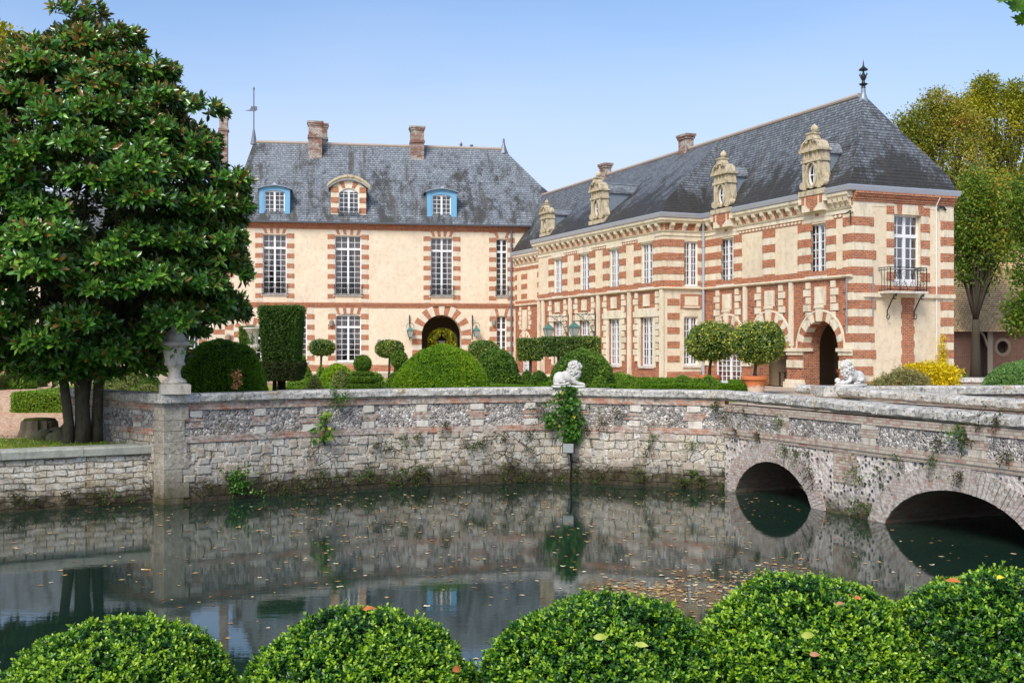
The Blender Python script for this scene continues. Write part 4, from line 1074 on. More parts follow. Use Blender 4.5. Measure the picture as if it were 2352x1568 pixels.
# diamond frieze on B and lattice bits on A
fz = MB()
def diamonds(fac, a0, a1, z0, z1):
    fac.box(bb, a0, a1, z0, z1, -.05, .02); n = max(1, int((a1-a0)/.30)); w = (a1-a0)/n; zm = (z0+z1)/2
    for k in range(n):
        c = a0+(k+.5)*w; fac.prism(sb, [(c-w*.42, zm), (c, z0+.03), (c+w*.42, zm), (c, z1-.03)], 0, .045)
diamonds(fB, d4c+1.25, d3c-1.2, 8.04, 8.235); diamonds(fB, .75, d4c-1.2, 8.04, 8.235)
for i in range(3): 
    m_ = (cent[i]+cent[i+1])/2; diamonds(fA, m_-.95, m_+.95, 8.04, 8.235)
for c in cent: fA.box(sb, c-1.0, c+1.0, 8.035, 8.238, -.05, .045)
for c in (d3c, d4c):
    fB.box(sb, c-1.05, c+1.05, 8.035, 8.5, -.05, .03); fB.box(sb, c-.80, c+.80, 8.53, 9.40, -.05, .36)
    fB.box(sb, c-DW-.17, c+DW+.17, 8.94, 9.46, -.6, .34); fB.prism(bb, [(c-.22, 8.70), (c+.22, 8.70), (c+.44, 8.86), (c+.44, 9.33), (c-.44, 9.33), (c-.44, 8.86)], .2, .385); fB.box(bb, c-.14, c+.14, 8.56, 8.70, 0, .38); fB.box(bb, c-.14, c+.14, 8.3, 8.5, 0, .06)
    fB.box(bb, c-.79, c-.58, 8.9, 9.33, .2, .38); fB.box(bb, c+.58, c+.79, 8.9, 9.33, .2, .38)
mo.build('modillions', M['stone_cream'], WING)
up_.build('wall', M['stucco_wing'], WING); low_.build('brick_wall', M['brick_field'], WING); retu.build('stone_wall', M['stone_cream'], WING)
bb.build('brick_trim', M['brick'], WING); bu.build('arch_brick', M['brick_upright'], WING); sb.build('stone_trim', M['stone_cream'], WING)
for (f_, p, q, z0, z1, kw) in WIN: window(WING, f_, p, q, z0, z1, **kw)
# portico room behind arches 2 and 3, near-black boxes in place of unlit rooms elsewhere
pr_ = MB(); pr_.box(.93, WX-.4, .4, arches[1][1]+.5, 0.012, 4.3)
pr_.f = [f for i, f in enumerate(pr_.f) if i != 5]
pr_.build('portico_room', M['interior_plaster'], WING)
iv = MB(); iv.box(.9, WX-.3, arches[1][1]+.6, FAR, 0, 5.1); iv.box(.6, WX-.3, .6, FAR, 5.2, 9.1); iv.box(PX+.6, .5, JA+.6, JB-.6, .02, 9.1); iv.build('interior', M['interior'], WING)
# roofs
zrW = 14.34
rw = MB()
ring_roof(rw, [rect_ring(-.36, WX+.14, -.14, FAR+5, 9.46), rect_ring(.22, WX-.22, .22, FAR+4, 10.35), [tuple(Vector(p)) for p in ((1.6, 1.58, 12.40), (WX-1.6, 1.58, 12.40), (WX-1.6, FAR+4, 12.40), (1.6, FAR+4, 12.40))], [(2.97, 2.9, 14.5), (2.97, 2.9, 14.5), (2.97, FAR+4, zrW), (2.97, FAR+4, zrW)]])
ring_roof(rw, [rect_ring(PX-.36, 3.2, JA-.36, JB+.36, 9.465), rect_ring(PX+.35, 3.1, JA+.25, JB-.3, 10.3), [(2.97, JA+2.9, zrW+.08), (2.98, JA+2.9, zrW+.08), (2.98, JB-2.8, zrW+.03), (2.97, JB-2.8, zrW+.03)]])
rw.build('roof', M['slate_wing'], WING)
rc = MB(); rc.tube([(2.97, 3.2, 14.52), (2.97, FAR+2, zrW+.04)], .12, 8); rc.build('ridge', M['ridge_tile'], WING)
fn = MB(); z_ = 14.5
fn.lathe([(.34, z_-.62), (.20, z_-.2), (.12, z_+.05), (.10, z_+.30)], 4 * 3, (2.97, 2.9, 0))
fn.build('roof_cap', M['lead'], WING)
fn = MB(); fn.lathe([(r_*.85, z_+.3+(h_-.3)*.66) for r_, h_ in ((.14, .3), (.10, .45), (.22, .55), (.26, .62), (.10, .68), (.08, .85), (.15, 1.0), (.19, 1.15), (.12, 1.3), (.05, 1.45), (.05, 1.6), (.24, 1.62), (.28, 1.68), (.15, 1.82), (.05, 1.95), (.03, 2.2), (.005, 2.45))], 10, (2.97, 2.9, 0))
for k in range(6):
    t = k*math.pi/3; c_, s_ = math.cos(t), math.sin(t)
    fn.tube([(2.97+.10*c_, 2.9+.10*s_, z_+.86), (2.97+.20*c_, 2.9+.20*s_, z_+.95), (2.97+.17*c_, 2.9+.17*s_, z_+1.04)], .022, 4)
fn.build('finial', M['iron'], WING)
def wchim(xc, yt, w_, L_):
    # stands on the ridge: near corner seen at column xc
    fc = Fac(WING, (2.75, 0), (0, 1), (-1, 0)); p = fc.sx(xc); chimney(WING, 2.75, 2.75+w_, p, p+L_, 12.6, fc.zy(yt, p))
wchim(1577, 306, .52, 1.0); wchim(1390, 374, .5, .9)
# stone dormers
def stone_dormer(fac, c, z0, hw, H, lab, roof_back, push=.30):
    k = H/3.3; w = hw; fac = Fac(WING, (fac.o.x+fac.n.x*push, fac.o.y+fac.n.y*push), (fac.a.x, fac.a.y), (fac.n.x, fac.n.y))
    st = MB(); o = .10
    def Z(f): return z0+f*H
    body = [(c-w*1.02, Z(0)), (c+w*1.02, Z(0)), (c+w*1.02, Z(.05)), (c+w*.98, Z(.12)), (c+w*.80, Z(.28)), (c+w*.72, Z(.45)), (c-w*.72, Z(.45)), (c-w*.80, Z(.28)), (c-w*.98, Z(.12)), (c-w*1.02, Z(.05))]
    fac.prism(st, body, -.45, -.10)
    # front skin with an oval hole
    n = 24; ov = [(c+.33*k*math.cos(t), Z(.27)+.55*k*math.sin(t)) for t in np.linspace(0, 2*math.pi, n+1)[:-1]]
    out = []
    for (a, z) in ov:
        dx, dz = a-c, (z-Z(.27)); m_ = max(abs(dx)/(w*.66), abs(dz)/(H*.185)); out.append((c+dx/m_, Z(.27)+dz/m_))
    for i in range(n):
        j = (i+1) % n
        fac.prism(st, [ov[i], ov[j], out[j], out[i]], -.12, .06)
        e2 = [(c+(a-c)*1.32, Z(.27)+(z-Z(.27))*1.22) for a, z in (ov[i], ov[j])]
        fac.prism(st, [ov[i], ov[j], e2[1], e2[0]], 0, .12)
    fac.box(st, c-w*1.08, c+w*1.08, Z(.0)-.10, Z(.045), -.45, .12)
    for s in (-1, 1):
        p, q = sorted((c+s*w*.50, c+s*w*.70)); fac.box(st, p, q, Z(.06), Z(.45), -.1, .12)
        # side scroll
        cc = (c+s*w*.86, Z(.13)); 
        fac.prism(st, [(cc[0]+w*.17*math.cos(t), cc[1]+w*.19*math.sin(t)) for t in np.linspace(0, 2*math.pi, 13)[:-1]], -.3, .08)
    fac.box(st, c-w*.80, c+w*.80, Z(.45), Z(.49), -.45, .16)
    fac.box(st, c-w*.76, c+w*.76, Z(.49), Z(.60), -.45, .08)
    for s in (-.55, -.18, .18, .55): fac.box(st, c+s*w-.05, c+s*w+.05, Z(.50), Z(.60), 0, .13)
    fac.box(st, c-w*.86, c+w*.86, Z(.60), Z(.635), -.5, .24)
    seg = [(c-w*.72+w*1.44*i/12, Z(.635)+H*.135*math.sqrt(max(0, 1-(i/6-1)**2))) for i in range(13)]
    fac.prism(st, seg, -.4, .08)
    so_ = [(c+(a-c)*1.13, Z(.635)+(z-Z(.635))*1.14) for a, z in seg]
    for i in range(12): fac.prism(st, [seg[i], seg[i+1], so_[i+1], so_[i]], -.4, .22)
    for s in (-.3, .3): fac.prism(st, [(c+s*w+.11*k*math.cos(t), Z(.76)+.11*k*math.sin(t)) for t in np.linspace(0, 2*math.pi, 11)[:-1]], 0, .2)
    fac.box(st, c-.05*k, c+.05*k, Z(.645), Z(.78), 0, .17)
    fac.prism(st, [(c-w*.46, Z(.77)), (c+w*.46, Z(.77)), (c+w*.30, Z(.80)), (c+w*.22, Z(.85)), (c-w*.22, Z(.85)), (c-w*.30, Z(.80))], -.2, .2); fac.box(st, c-w*.29, c+w*.29, Z(.85), Z(.87), -.25, .24)
    P = fac.p(c, 0, -.1)
    st.lathe([(.12*k, Z(.865)), (.07*k, Z(.88)), (.11*k, Z(.89)), (.175*k, Z(.915)), (.185*k, Z(.94)), (.14*k, Z(.975)), (.05, Z(.995)), (.01, Z(1.01))], 12, (P[0], P[1], 0))
    D = st.build('stone_dormer', M['stone_dormer'], WING); D['label'] = lab
    ow = MB(); 
    for i in range(n):
        j = (i+1) % n; f_ = lambda q, s: (c+(q[0]-c)*s, Z(.27)+(q[1]-Z(.27))*s)
        fac.prism(ow, [f_(ov[i], 1.02), f_(ov[j], 1.02), f_(ov[j], .80), f_(ov[i], .80)], -.12, -.04)
    fac.box(ow, c-.025, c+.025, Z(.11), Z(.41), -.11, -.05); fac.box(ow, c-.28*k, c+.28*k, Z(.27)-.025, Z(.27)+.025, -.11, -.052)
    ow.build('oval_window', M['white_paint'], D)
    dk = MB(); fac.prism(dk, [(c+(a-c)*.9, Z(.27)+(z-Z(.27))*.9) for a, z in ov], -.098, -.092); dk.build('pane', M['black'], D)
    # slated body behind
    zt, zb = Z(.755), Z(.60)
    bk = MB(); g = MB(); hw2 = w*.70
    for s in (-1, 1):
        g.poly([fac.p(c+s*hw2, z0, -.44), fac.p(c+s*hw2, zb, -.44), fac.p(c+s*hw2, zb, -roof_back), fac.p(c+s*hw2, z0, -.5)])
        bk.poly([fac.p(c+s*hw2*1.18, zb-.06, -.40), fac.p(c, zt, -.40), fac.p(c, zt, -roof_back-.9), fac.p(c+s*hw2*1.18, zb-.06, -roof_back-.5)])
        bk.poly([fac.p(c+s*hw2*1.18, zb-.14, -.40), fac.p(c+s*hw2*1.18, zb-.06, -.40), fac.p(c+s*hw2*1.18, zb-.06, -roof_back-.2), fac.p(c+s*hw2*1.18, zb-.14, -roof_back-.2)])
    g.poly([fac.p(c-hw2, z0, -.46), fac.p(c+hw2, z0, -.46), fac.p(c+hw2, zb, -.46), fac.p(c, zt-.05, -.46), fac.p(c-hw2, zb, -.46)])
    rcap = MB(); bk.tube([fac.p(c, zt+.02, -.4), fac.p(c, zt+.02, -roof_back-.7)], .05, 5)
    bk.build('dormer_roof', M['slate_dormer'], D); g.build('cheek', M['lead'], D)
stone_dormer(fB, d4c, 9.40, .92, 3.32, 'carved stone dormer nearest the hipped end of the wing', 1.8)
stone_dormer(fB, d3c, 9.40, .92, 3.32, 'carved stone dormer beside the grey downpipe', 1.8)
d2c = fA.sx(1377); d1c = fA.sx(1258)
stone_dormer(fA, d2c, 9.74, .92, 3.2, 'carved stone dormer in the middle of the projecting front', 3.0, .16)
stone_dormer(fA, d1c, 9.70, .75, 2.4, 'smallest carved stone dormer, nearest the cream house', 2.2, .16)
# downpipes
dp = MB(); dp.tube([(-.22, JA-.35, 9.1), (-.12, JA-.14, 8.5), (-.10, JA-.12, 8.0), (-.10, JA-.12, .2)], .085, 8)
for z in (.6, 3.0, 5.6, 7.6): dp.tube([(-.10, JA-.12, z), (-.10, JA-.12, z+.12)], .11, 8)
dp.build('downpipe', M['zinc'], WING)
dp = MB(); a_ = fE.sx(2149); dp.tube([fE.p(a_, 9.1, .3), fE.p(a_-.02, 8.7, .06), fE.p(a_, 8.2, .05), fE.p(a_+.03, 1.2, .05)], .025, 5); dp.build('conduit', M['white_paint'], WING)
an = MB(); an.tube([fE.p(a_+.08, 8.55, .06), fE.p(a_+.14, 8.68, .09), fE.p(a_+.4, 8.68, .1), fE.p(a_+.55, 8.55, .08)], .05, 6); an.tube([fB.p(.08, 8.3, .1), fB.p(.08, 7.7, .1)], .03, 5)
an.tube([fB.p(.08, 8.3, .1), fB.p(.3, 8.15, .25)], .03, 5); an.tube([fB.p(.08, 8.3, .1), fB.p(-.1, 8.15, .25)], .03, 5)
an.build('wall_anchor', M['iron'], WING)
rd_ = MB(); a_ = fE.sx(2003); rd_.tube([fE.p(a_, fE.zy(626, a_), .07), fE.p(a_, fE.zy(726, a_), .07)], .03, 5); a_ = fB.sx(1505.3+1538*.288); rd_.tube([fB.p(a_, fB.zy(640, a_), .08), fB.p(a_, fB.zy(760, a_), .08)], .03, 5); rd_.build('rod', M['lead'], WING)
# balcony on the end front
bal0, bal1 = fE.sx(1881.6+487*.336, .8), fE.sx(1881.6+735*.336, .8)
BAL = MB(); fE.box(BAL, bal0-.05, bal1+.05, zE+.10, zE+.2, -.05, .86); balo = BAL.build('balcony', M['stone_white'], WING)
ir = MB(); z0, z1 = zE+.2, ze(662); r = .017
P = lambda a, z, o=.8: fE.p(a, z, o)
for z in (z0+.08, z1-.1, z1): ir.tube([P(bal0, z, 0), P(bal0, z), P(bal1, z), P(bal1, z, 0)], r*1.2, 5)
for a in (bal0, bal0+.55, bal1-.55, bal1): ir.tube([P(a, z0), P(a, z1)], r*1.5, 5)
for o in (.2, .4, .6):
    for a in (bal0, bal1): ir.tube([P(a, z0, o), P(a, z1, o)], r*.8, 4)
def scroll(c, z, rr, sg, turns=1.4, ph=0): 
    return [P(c+sg*rr*(1-t/ (turns*2*math.pi)*.8)*math.cos(t+ph), z+rr*(1-t/(turns*2*math.pi)*.8)*math.sin(t+ph)) for t in np.linspace(0, turns*2*math.pi, 16)]
bm = (bal0+bal1)/2; hh = z1-z0
for s in (-1, 1):
    for zc_, rr in ((z0+.28, .17), (z0+.62*hh+.08, .15)):
        ir.tube(scroll(bm+s*.22, zc_, rr, s), r*.8, 4); ir.tube(scroll(bm+s*(bal1-bal0)*.28, zc_, rr, -s, ph=1), r*.8, 4)
    c_ = (bal0+.27) if s < 0 else (bal1-.27)
    ir.tube(scroll(c_, z0+.28, .18, s), r*.8, 4); ir.tube(scroll(c_, z0+.72, .18, -s), r*.8, 4)
    ir.tube([P(bm+s*.05, z0+.1), P(bm+s*.25, z0+.45), P(bm+s*.12, z1-.12)], r*.8, 4); ir.tube([P(bm+s*.45, z0+.1), P(bm+s*.38, z0+.6), P(bm+s*.5, z1-.12)], r*.8, 4)
ir.build('railing', M['iron'], balo)
br = MB()
for a in (bal0+.42, bal1-.1):
    br.tube([fE.p(a, zE+.08, .75), fE.p(a, zE-.15, .45), fE.p(a, zE-.7, .1), fE.p(a, zE-.95, .1)], .03, 5)
    br.tube([fE.p(a, zE-.05+.11*math.sin(t), .62+.11*math.cos(t)) for t in np.linspace(0, 5.5, 12)], .025, 4); br.tube([fE.p(a, zE-.95+.12*math.sin(t), .16+.1*math.cos(t)) for t in np.linspace(2, 7.5, 12)], .025, 4)
br.build('bracket', M['iron'], balo)

# scroll-bracket lanterns on the projecting front
for x, lab in ((1310, 'green lantern on a scrolled iron arm, farther of the two on the striped wing'), (1371, 'green lantern on a scrolled iron arm, nearer of the two on the striped wing')):
    a = fA.sx(x); b = fA.M @ Vector(fA.p(a, 0, .12)); zt = fA.zy(727 if x < 1350 else 722, a)
    t = thing('bracket_lantern', lab, 'lantern', (b.x, b.y, zt), R(22.33), 'bracket lanterns on the striped wing')
    ir = MB(); L = -1.55     # arm points along local -x
    ir.tube([(0, 0, .15), (0, 0, -1.6)], .035, 5); ir.tube([(0, 0, 0), (L, 0, 0)], .028, 5); ir.ball((L, 0, 0), .05, 6, 4)
    def sp(cx_, cz_, r_, sg, ph): ir.tube([(cx_+r_*(1-t/9*.75)*math.cos(sg*t+ph), 0, cz_+r_*(1-t/9*.75)*math.sin(sg*t+ph)) for t in np.linspace(0, 8, 18)], .016, 4)
    sp(-.35, -.32, .28, 1, 1.6); sp(-.95, -.2, .18, -1, 1.5); sp(-.28, -1.2, .22, -1, 1.5); sp(-.2, -.75, .15, 1, 3); sp(-.6, .1, .1, 1, 0)
    ir.tube([(0, 0, -1.35), (-.25, 0, -.95), (-.45, 0, -.5), (-1.2, 0, -.04)], .02, 4); ir.tube([(L+.1, 0, 0), (L+.1, 0, -.45)], .012, 4)
    gm, mm = MB(), MB(); lantern_mesh(gm, mm, (L+.1, 0, -.4), 1.15)
    ir.build('bracket', M['iron'], t); mm.build('lantern_frame', M['verdigris'], t); gm.build('lantern_glass', M['lamp_glass'], t)
# ------------------------------------------------------------------ moat walls, bridge, ground, water
ZW = -2.25
CORN = (-9.37, 30.6)
W1 = [CORN, (-6.55, 32.75), (-3.65, 34.5), (1.30, 35.95)]
W2 = [(1.30, 35.95), (6.35, 33.75)]
def bridge_x(Y): return 8.04 - .411 * (Y - 29.6)
BR0, BR1 = (6.35, 33.75), (bridge_x(5.5), 5.5)
wd_ = Vector((BR1[0]-BR0[0], BR1[1]-BR0[1])).normalized(); br_n = Vector((wd_.y, -wd_.x))   # outward of near face (towards the left/camera)
BW = 5.3     # bridge width over both parapets
def plus(p, s, o): return (p[0]+wd_.x*s-br_n.x*-o if False else p[0]+wd_.x*s+br_n.x*o, p[1]+wd_.y*s+br_n.y*o)
Z0 = (0, 0, 0)
def stone_courses(fac, L, mb, a0, a1, z0, z1):
    """uneven squared stones set just proud of the face"""
    z = z0; rnd = random.Random(int(a0*31)+5)
    while z < z1-.1:
        h = rnd.uniform(.2, .34); a = a0+rnd.uniform(0, .3)
        while a < a1-.25:
            w = rnd.uniform(.22, .55)
            if rnd.random() < .55:
                j = lambda: rnd.uniform(-.02, .02)
                fac.prism(mb, [(a+.03+j(), z+.03+j()), (a+w*.5, z+.015+j()), (a+w-.03+j(), z+.03+j()), (a+w-.01, z+h*.5), (a+w-.035+j(), z+h-.03+j()), (a+.03+j(), z+h-.025+j())], -.05, rnd.uniform(.015, .045))
            a += w
        z += h

def jit(a): return a
def moat_wall(name, label, pts, ztop, zbase, piers, group=None, low=-.62, coarse=True):
    """retaining wall along pts (outward = right of travel): rubble foot, brick bands, flint panels with stone and brick blocks, coping"""
    t = thing(name, label, 'moat wall', (pts[0][0], pts[0][1], 0), 0, group)
    loc = [(p[0]-pts[0][0], p[1]-pts[0][1]) for p in pts]
    rub, fl, bk, st, cp, sq = MB(), MB(), MB(), MB(), MB(), MB()
    sweep(rub, [(-.55, zbase), (.10, zbase), (.05, -1.9), (.03, low), (-.55, low)], loc)
    sweep(fl, [(-.50, low+.001), (0.0, low+.001), (0.0, ztop-.46), (-.50, ztop-.46)], loc)
    sweep(bk, [(-.51, low+.0), (.06, low), (.06, low+.17), (-.51, low+.17)], loc)
    sweep(bk, [(-.51, ztop-.46), (.05, ztop-.46), (.05, ztop-.27), (-.51, ztop-.27)], loc)
    rub.build('rubble_face', M['rubble'], t); fl.build('flint_panel', M['flint'], t); bk.build('brick_band', M['brick_moat'], t)
    # coping laid in lengths
    n = 0
    for p, q in zip(loc, loc[1:]):
        P, Q = Vector(p), Vector(q); L = (Q-P).length; k = max(1, round(L/2.0)); d = (Q-P)/L; o_ = Vector((d.y, -d.x))
        for i in range(k):
            a, b = P+d*(L*i/k-.004 if i else -.06), P+d*(L*(i+1)/k-(.012 if i < k-1 else -.06)); dz = random.uniform(-.012, .012); n += 1
            seg = []
            m_ = max(2, int((b-a).length/.25))
            prof = lambda r: [(-.58, ztop-.27+dz), (.06, ztop-.27+dz), (.10, ztop-.24), (.155+r()*.02, ztop-.21+r()*.01), (.17+r()*.025, ztop-.06+r()*.02), (.13+r()*.025, ztop+dz+r()*.012), (-.58, ztop+dz)]
            base = len(cp.v); kk = 7
            for j in range(m_+1):
                c = a+(b-a)*j/m_
                for o, z in prof(lambda: random.uniform(-1, 1)): cp.v.append((c.x+o_.x*o, c.y+o_.y*o, z))
            for j in range(m_):
                for q_ in range(kk): cp.f.append((base+j*kk+q_, base+(j+1)*kk+q_, base+(j+1)*kk+(q_+1) % kk, base+j*kk+(q_+1) % kk))
            cp.f.append(tuple(base+q_ for q_ in range(kk))); cp.f.append(tuple(base+m_*kk+q_ for q_ in range(kk))[::-1])
    cp.build('coping', M['coping'], t)
    # block piers
    for p, q in zip(loc, loc[1:]):
        P, Q = Vector(p), Vector(q); L = (Q-P).length; d = (Q-P)/L
        fc = Fac(t, p, (d.x, d.y), (d.y, -d.x))
        k = max(1, round(L/1.75))
        for i in range(k):
            a = L*(i+.5)/k; zt = ztop-.46; zb = low+.17; h = zt-zb
            if not piers: continue
            a += random.uniform(-.12, .12); ww = lambda: random.uniform(.15, .23); rr_ = lambda: random.uniform(-.02, .02)
            for (e0, e1) in ((zt-h*random.uniform(.26, .33), zt-.01), (zb+.01, zb+h*random.uniform(.26, .33))):
                if random.random() < .12: continue
                l, r_ = a-ww(), a+ww(); fc.prism(st, [(l+rr_(), e0+rr_()), (r_+rr_(), e0+rr_()), (r_+rr_(), e1-abs(rr_())), (l+rr_(), e1-abs(rr_()))], -.05, .035)
            nr = 4
            for k_ in range(nr):
                if random.random() < .1: continue
                e0 = zb+h*.33+(h*.34)*k_/nr; fc.box(sq, a-.3+random.uniform(-.07, .07), a+.3+random.uniform(-.07, .07), e0, e0+h*.34/nr-.004, -.05, .018+random.uniform(0, .02))
        if coarse: stone_courses(fc, L, rs_, .1, L-.1, -1.75, low-.1) if False else None
    if piers: st.build('stone_blocks', M['stone_white'], t); sq.build('brick_blocks', M['brick_moat'], t)
    return t
RUBSTONE = MB()
moat_wall('moat_wall', 'long flint, brick and rubble garden wall rising from the moat between the urn and the lion', W1, .73, -3.2, True)
w2 = moat_wall('moat_wall', 'short flint and rubble moat wall between the lion corner and the bridge', W2, .70, -3.2, True)

# squared stones standing proud of the rubble foot
def loose_stones(tname, pts, n):
    for o in C.objects:
        if o.type == 'EMPTY' and o.get('label', '').startswith(tname):
            t = o; break
    loc = [(p[0]-pts[0][0], p[1]-pts[0][1]) for p in pts]; mb = MB()
    for p, q in zip(loc, loc[1:]):
        P, Q = Vector(p), Vector(q); L = (Q-P).length; d = (Q-P)/L
        fc = Fac(t, p, (d.x, d.y), (d.y, -d.x)); rr = random.Random(int(L*77))
        z = -1.72
        while z < -.78:
            h = rr.uniform(.19, .30); a = rr.uniform(0, .3)
            while a < L-.45:
                w = rr.uniform(.2, .5)
                if rr.random() < .5:
                    j = lambda s=.03: rr.uniform(-s, s)
                    o = rr.uniform(.045, .085)
                    P4 = [(a+.02+j(), z+.02+j()), (a+w-.02+j(), z+.02+j()), (a+w-.02+j(), z+h-.02+j()), (a+.02+j(), z+h-.02+j())]
                    c = (a+w/2, z+h/2)
                    s8 = lambda k: [(c[0]+(x-c[0])*k, c[1]+(y-c[1])*k) for x, y in P4]
                    A_, B_ = s8(1.0), s8(.78)
                    vs = [fc.p(x, y, -.0) for x, y in A_]+[fc.p(x, y, o*.75) for x, y in s8(.97)]+[fc.p(x, y, o) for x, y in B_]
                    mb.add(vs, [(i, (i+1) % 4, 4+(i+1) % 4, 4+i) for i in range(4)]+[(4+i, 4+(i+1) % 4, 8+(i+1) % 4, 8+i) for i in range(4)]+[(8, 9, 10, 11)])
                a += w
            z += h
    mb.build('facing_stones', M['rubble_stone'], t)
def m_rs():
    q = NT('rubble_stone'); v = q.ob(); a = q.noise(v, 1.3, 3); g = q.noise(v, 13, 6, .75); n3 = q.noise(v, 42, 3, .7)
    c = q.ramp(a, [(.3, (.44, .40, .34)), (.45, (.56, .52, .44)), (.55, (.47, .38, .29)), (.7, (.62, .57, .48))])
    c = q.mix(q.ramp(g, [(.42, 0), (.72, .75)]), c, (.20, .18, .14)); c = q.mix(q.ramp(n3, [(.6, 0), (.7, .5)]), c, (.70, .67, .60))
    z = q.sep(v, 2); w = q.math('ADD', z, q.math('MULTIPLY', q.math('SUBTRACT', q.noise(q.uv(.6, 1), 2.2, 6, .7), .5), 1.5))
    wet = q.n('MapRange'); q.set(wet.inputs[0], w); wet.inputs[1].default_value = -2.1; wet.inputs[2].default_value = -1.5; wet.inputs[3].default_value = 1; wet.inputs[4].default_value = 0
    c = q.mix(q.math('MULTIPLY', wet.outputs[0], .9), c, (.06, .05, .02))
    M['rubble_stone'] = q.out(c, .9, q.bump(q.math('ADD', g, n3), .8, .03), .2)
m_rs()
loose_stones('long flint', W1, 0); loose_stones('short flint', W2, 0)

# corner pier under the urn and the side wall running back
t = thing('corner_pier', 'dressed stone corner pier of the moat wall carrying the lidded urn', 'pier', (CORN[0], CORN[1], 0), 0)
d1 = (Vector(W1[1])-Vector(W1[0])).normalized(); ds = Vector((-.724, .690))
mb = MB(); 
fq = Fac(t, (0, 0), (d1.x, d1.y), (d1.y, -d1.x))
z = -3.0; k = 0; rr = random.Random(3)
while z < .44:
    h = rr.uniform(.22, .44); h = min(h, .46-z)
    w = rr.uniform(.42, .66); w2_ = rr.uniform(.44, .54)
    a = Vector((0, 0))+Vector((d1.y, -d1.x))*.07+Vector((-.69, -.724)).normalized()*.0
    # L-shaped course block
    o1 = Vector((d1.y, -d1.x))*.075; o2 = Vector((ds.y*-1, ds.x)).normalized()*.075
    p0 = o1+o2; pA = d1*w+o1; pB = ds*w2_+o2; pC = d1*w*.9-o1*4; pD = ds*w2_*.9
    ring_ = [pB, p0, pA, pC]
    vs = [(p.x*(1+rr.uniform(-.02, .02)), p.y*(1+rr.uniform(-.02, .02)), z+.004) for p in ring_]+[(p.x*(1+rr.uniform(-.02, .02)), p.y*(1+rr.uniform(-.02, .02)), z+h-.006) for p in ring_]
    mb.add(vs, [(0,1,5,4),(1,2,6,5),(2,3,7,6),(3,0,4,7),(4,5,6,7)]); z += h; k += 1
mb.build('quoins', M['stone_moat'] if 'stone_moat' in M else M['stone_urn'], t)
cpb = MB(); 
for o1_, zz0, zz1 in ((.13, .46, .50), (.19, .50, .735)):
    q0 = Vector((d1.y, -d1.x))*o1_; q1 = Vector((-ds.y, ds.x)).normalized()*o1_
    ring_ = [ds*1.0+q1, q0+q1, d1*.9+q0, d1*.9-q0*3, ds*1.0-q1*3]
    vs = [(p.x, p.y, zz0) for p in ring_]+[(p.x, p.y, zz1+.004) for p in ring_]
    cpb.add(vs, [(i, (i+1) % 5, 5+(i+1) % 5, 5+i) for i in range(5)]+[(5,6,7,8,9)])
cpb.build('coping', M['coping'], t)
SW = [(-13.7, 34.75), (CORN[0]+ds.x*.55, CORN[1]+ds.y*.55)]
moat_wall('terrace_wall', 'shaded flint and stone terrace wall running back behind the magnolia trunks', SW, .73, -1.1, True, low=-.40)
# low moat wall on the left
LW = [(-27.0, 21.0), (-13.2, 29.2), (-9.72, 31.27)]
t = thing('low_moat_wall', 'low moat wall of rubble and flint with a pale slab coping on the left bank', 'moat wall', (LW[0][0], LW[0][1], 0))
loc = [(p[0]-LW[0][0], p[1]-LW[0][1]) for p in LW]
a_, b_ = MB(), MB(); sweep(a_, [(-.5, -3.2), (.22, -3.2), (.10, -1.95), (.05, -1.7), (.02, -.93), (-.5, -.93)], loc); a_.build('rubble_face', M['rubble_low'], t)
for p, q, L0 in ((loc[0], loc[1], 8), (loc[1], loc[2], 2)):
    P, Q = Vector(p), Vector(q); d = (Q-P); L = d.length; d /= L
    for i in range(L0):
        s0_, s1_ = P+d*(L*i/L0+.006), P+d*(L*(i+1)/L0-.006); sweep(b_, [(-.52, -.925), (.08, -.925), (.13, -.90), (.14, -.72), (.10, -.665+random.uniform(-.01, .01)), (-.52, -.665)], [s0_, s1_])
b_.build('coping', M['coping_pale'] if 'coping_pale' in M else M['stone_urn'], t)

# transverse wall W3 and its end block
W3 = [(10.15, 36.75), (17.6, 37.7), (60, 42.5)]
t = thing('moat_wall', 'weathered coping wall crossing behind the bridge on the right', 'moat wall', (W3[0][0], W3[0][1], 0))
loc = [(p[0]-W3[0][0], p[1]-W3[0][1]) for p in W3]
a_ = MB(); sweep(a_, [(-.5, -3.2), (.0, -3.2), (.0, .42), (-.5, .42)], loc); a_.build('brick_face', M['brick_pale'], t)
b_ = MB()
P, Q = Vector(loc[0]), Vector(loc[1]); d = (Q-P); L = d.length; d /= L
for i in range(5):
    sweep(b_, [(-.55, .43), (.08, .43), (.13, .46), (.14, .66), (.10, .72+random.uniform(-.01, .01)), (-.55, .72)], [P+d*(L*i/5+.006), P+d*(L*(i+1)/5-.006)])
sweep(b_, [(-.55, .43), (.08, .43), (.13, .46), (.14, .66), (.10, .72), (-.55, .72)], [loc[1], loc[2]])
b_.build('coping', M['coping'], t)
t = thing('bridge_end_block', 'squared stone block at the bridge entrance under the right-hand lion', 'pier', (10.1, 36.35, 0), R(7))
a_ = MB(); a_.box(-.02, 1.05, -.02, .9, -.4, .42); a_.build('block', M['stone_cream'], t); b_ = MB(); b_.box(-.14, 1.15, -.14, 1.0, .42, .735); b_.build('coping', M['coping'], t)

# ---- bridge
BR = thing('stone_bridge', 'low flint and brick bridge of arches with broad stone parapets crossing the moat', 'bridge', (BR0[0], BR0[1], 0), math.atan2(wd_.y, wd_.x))
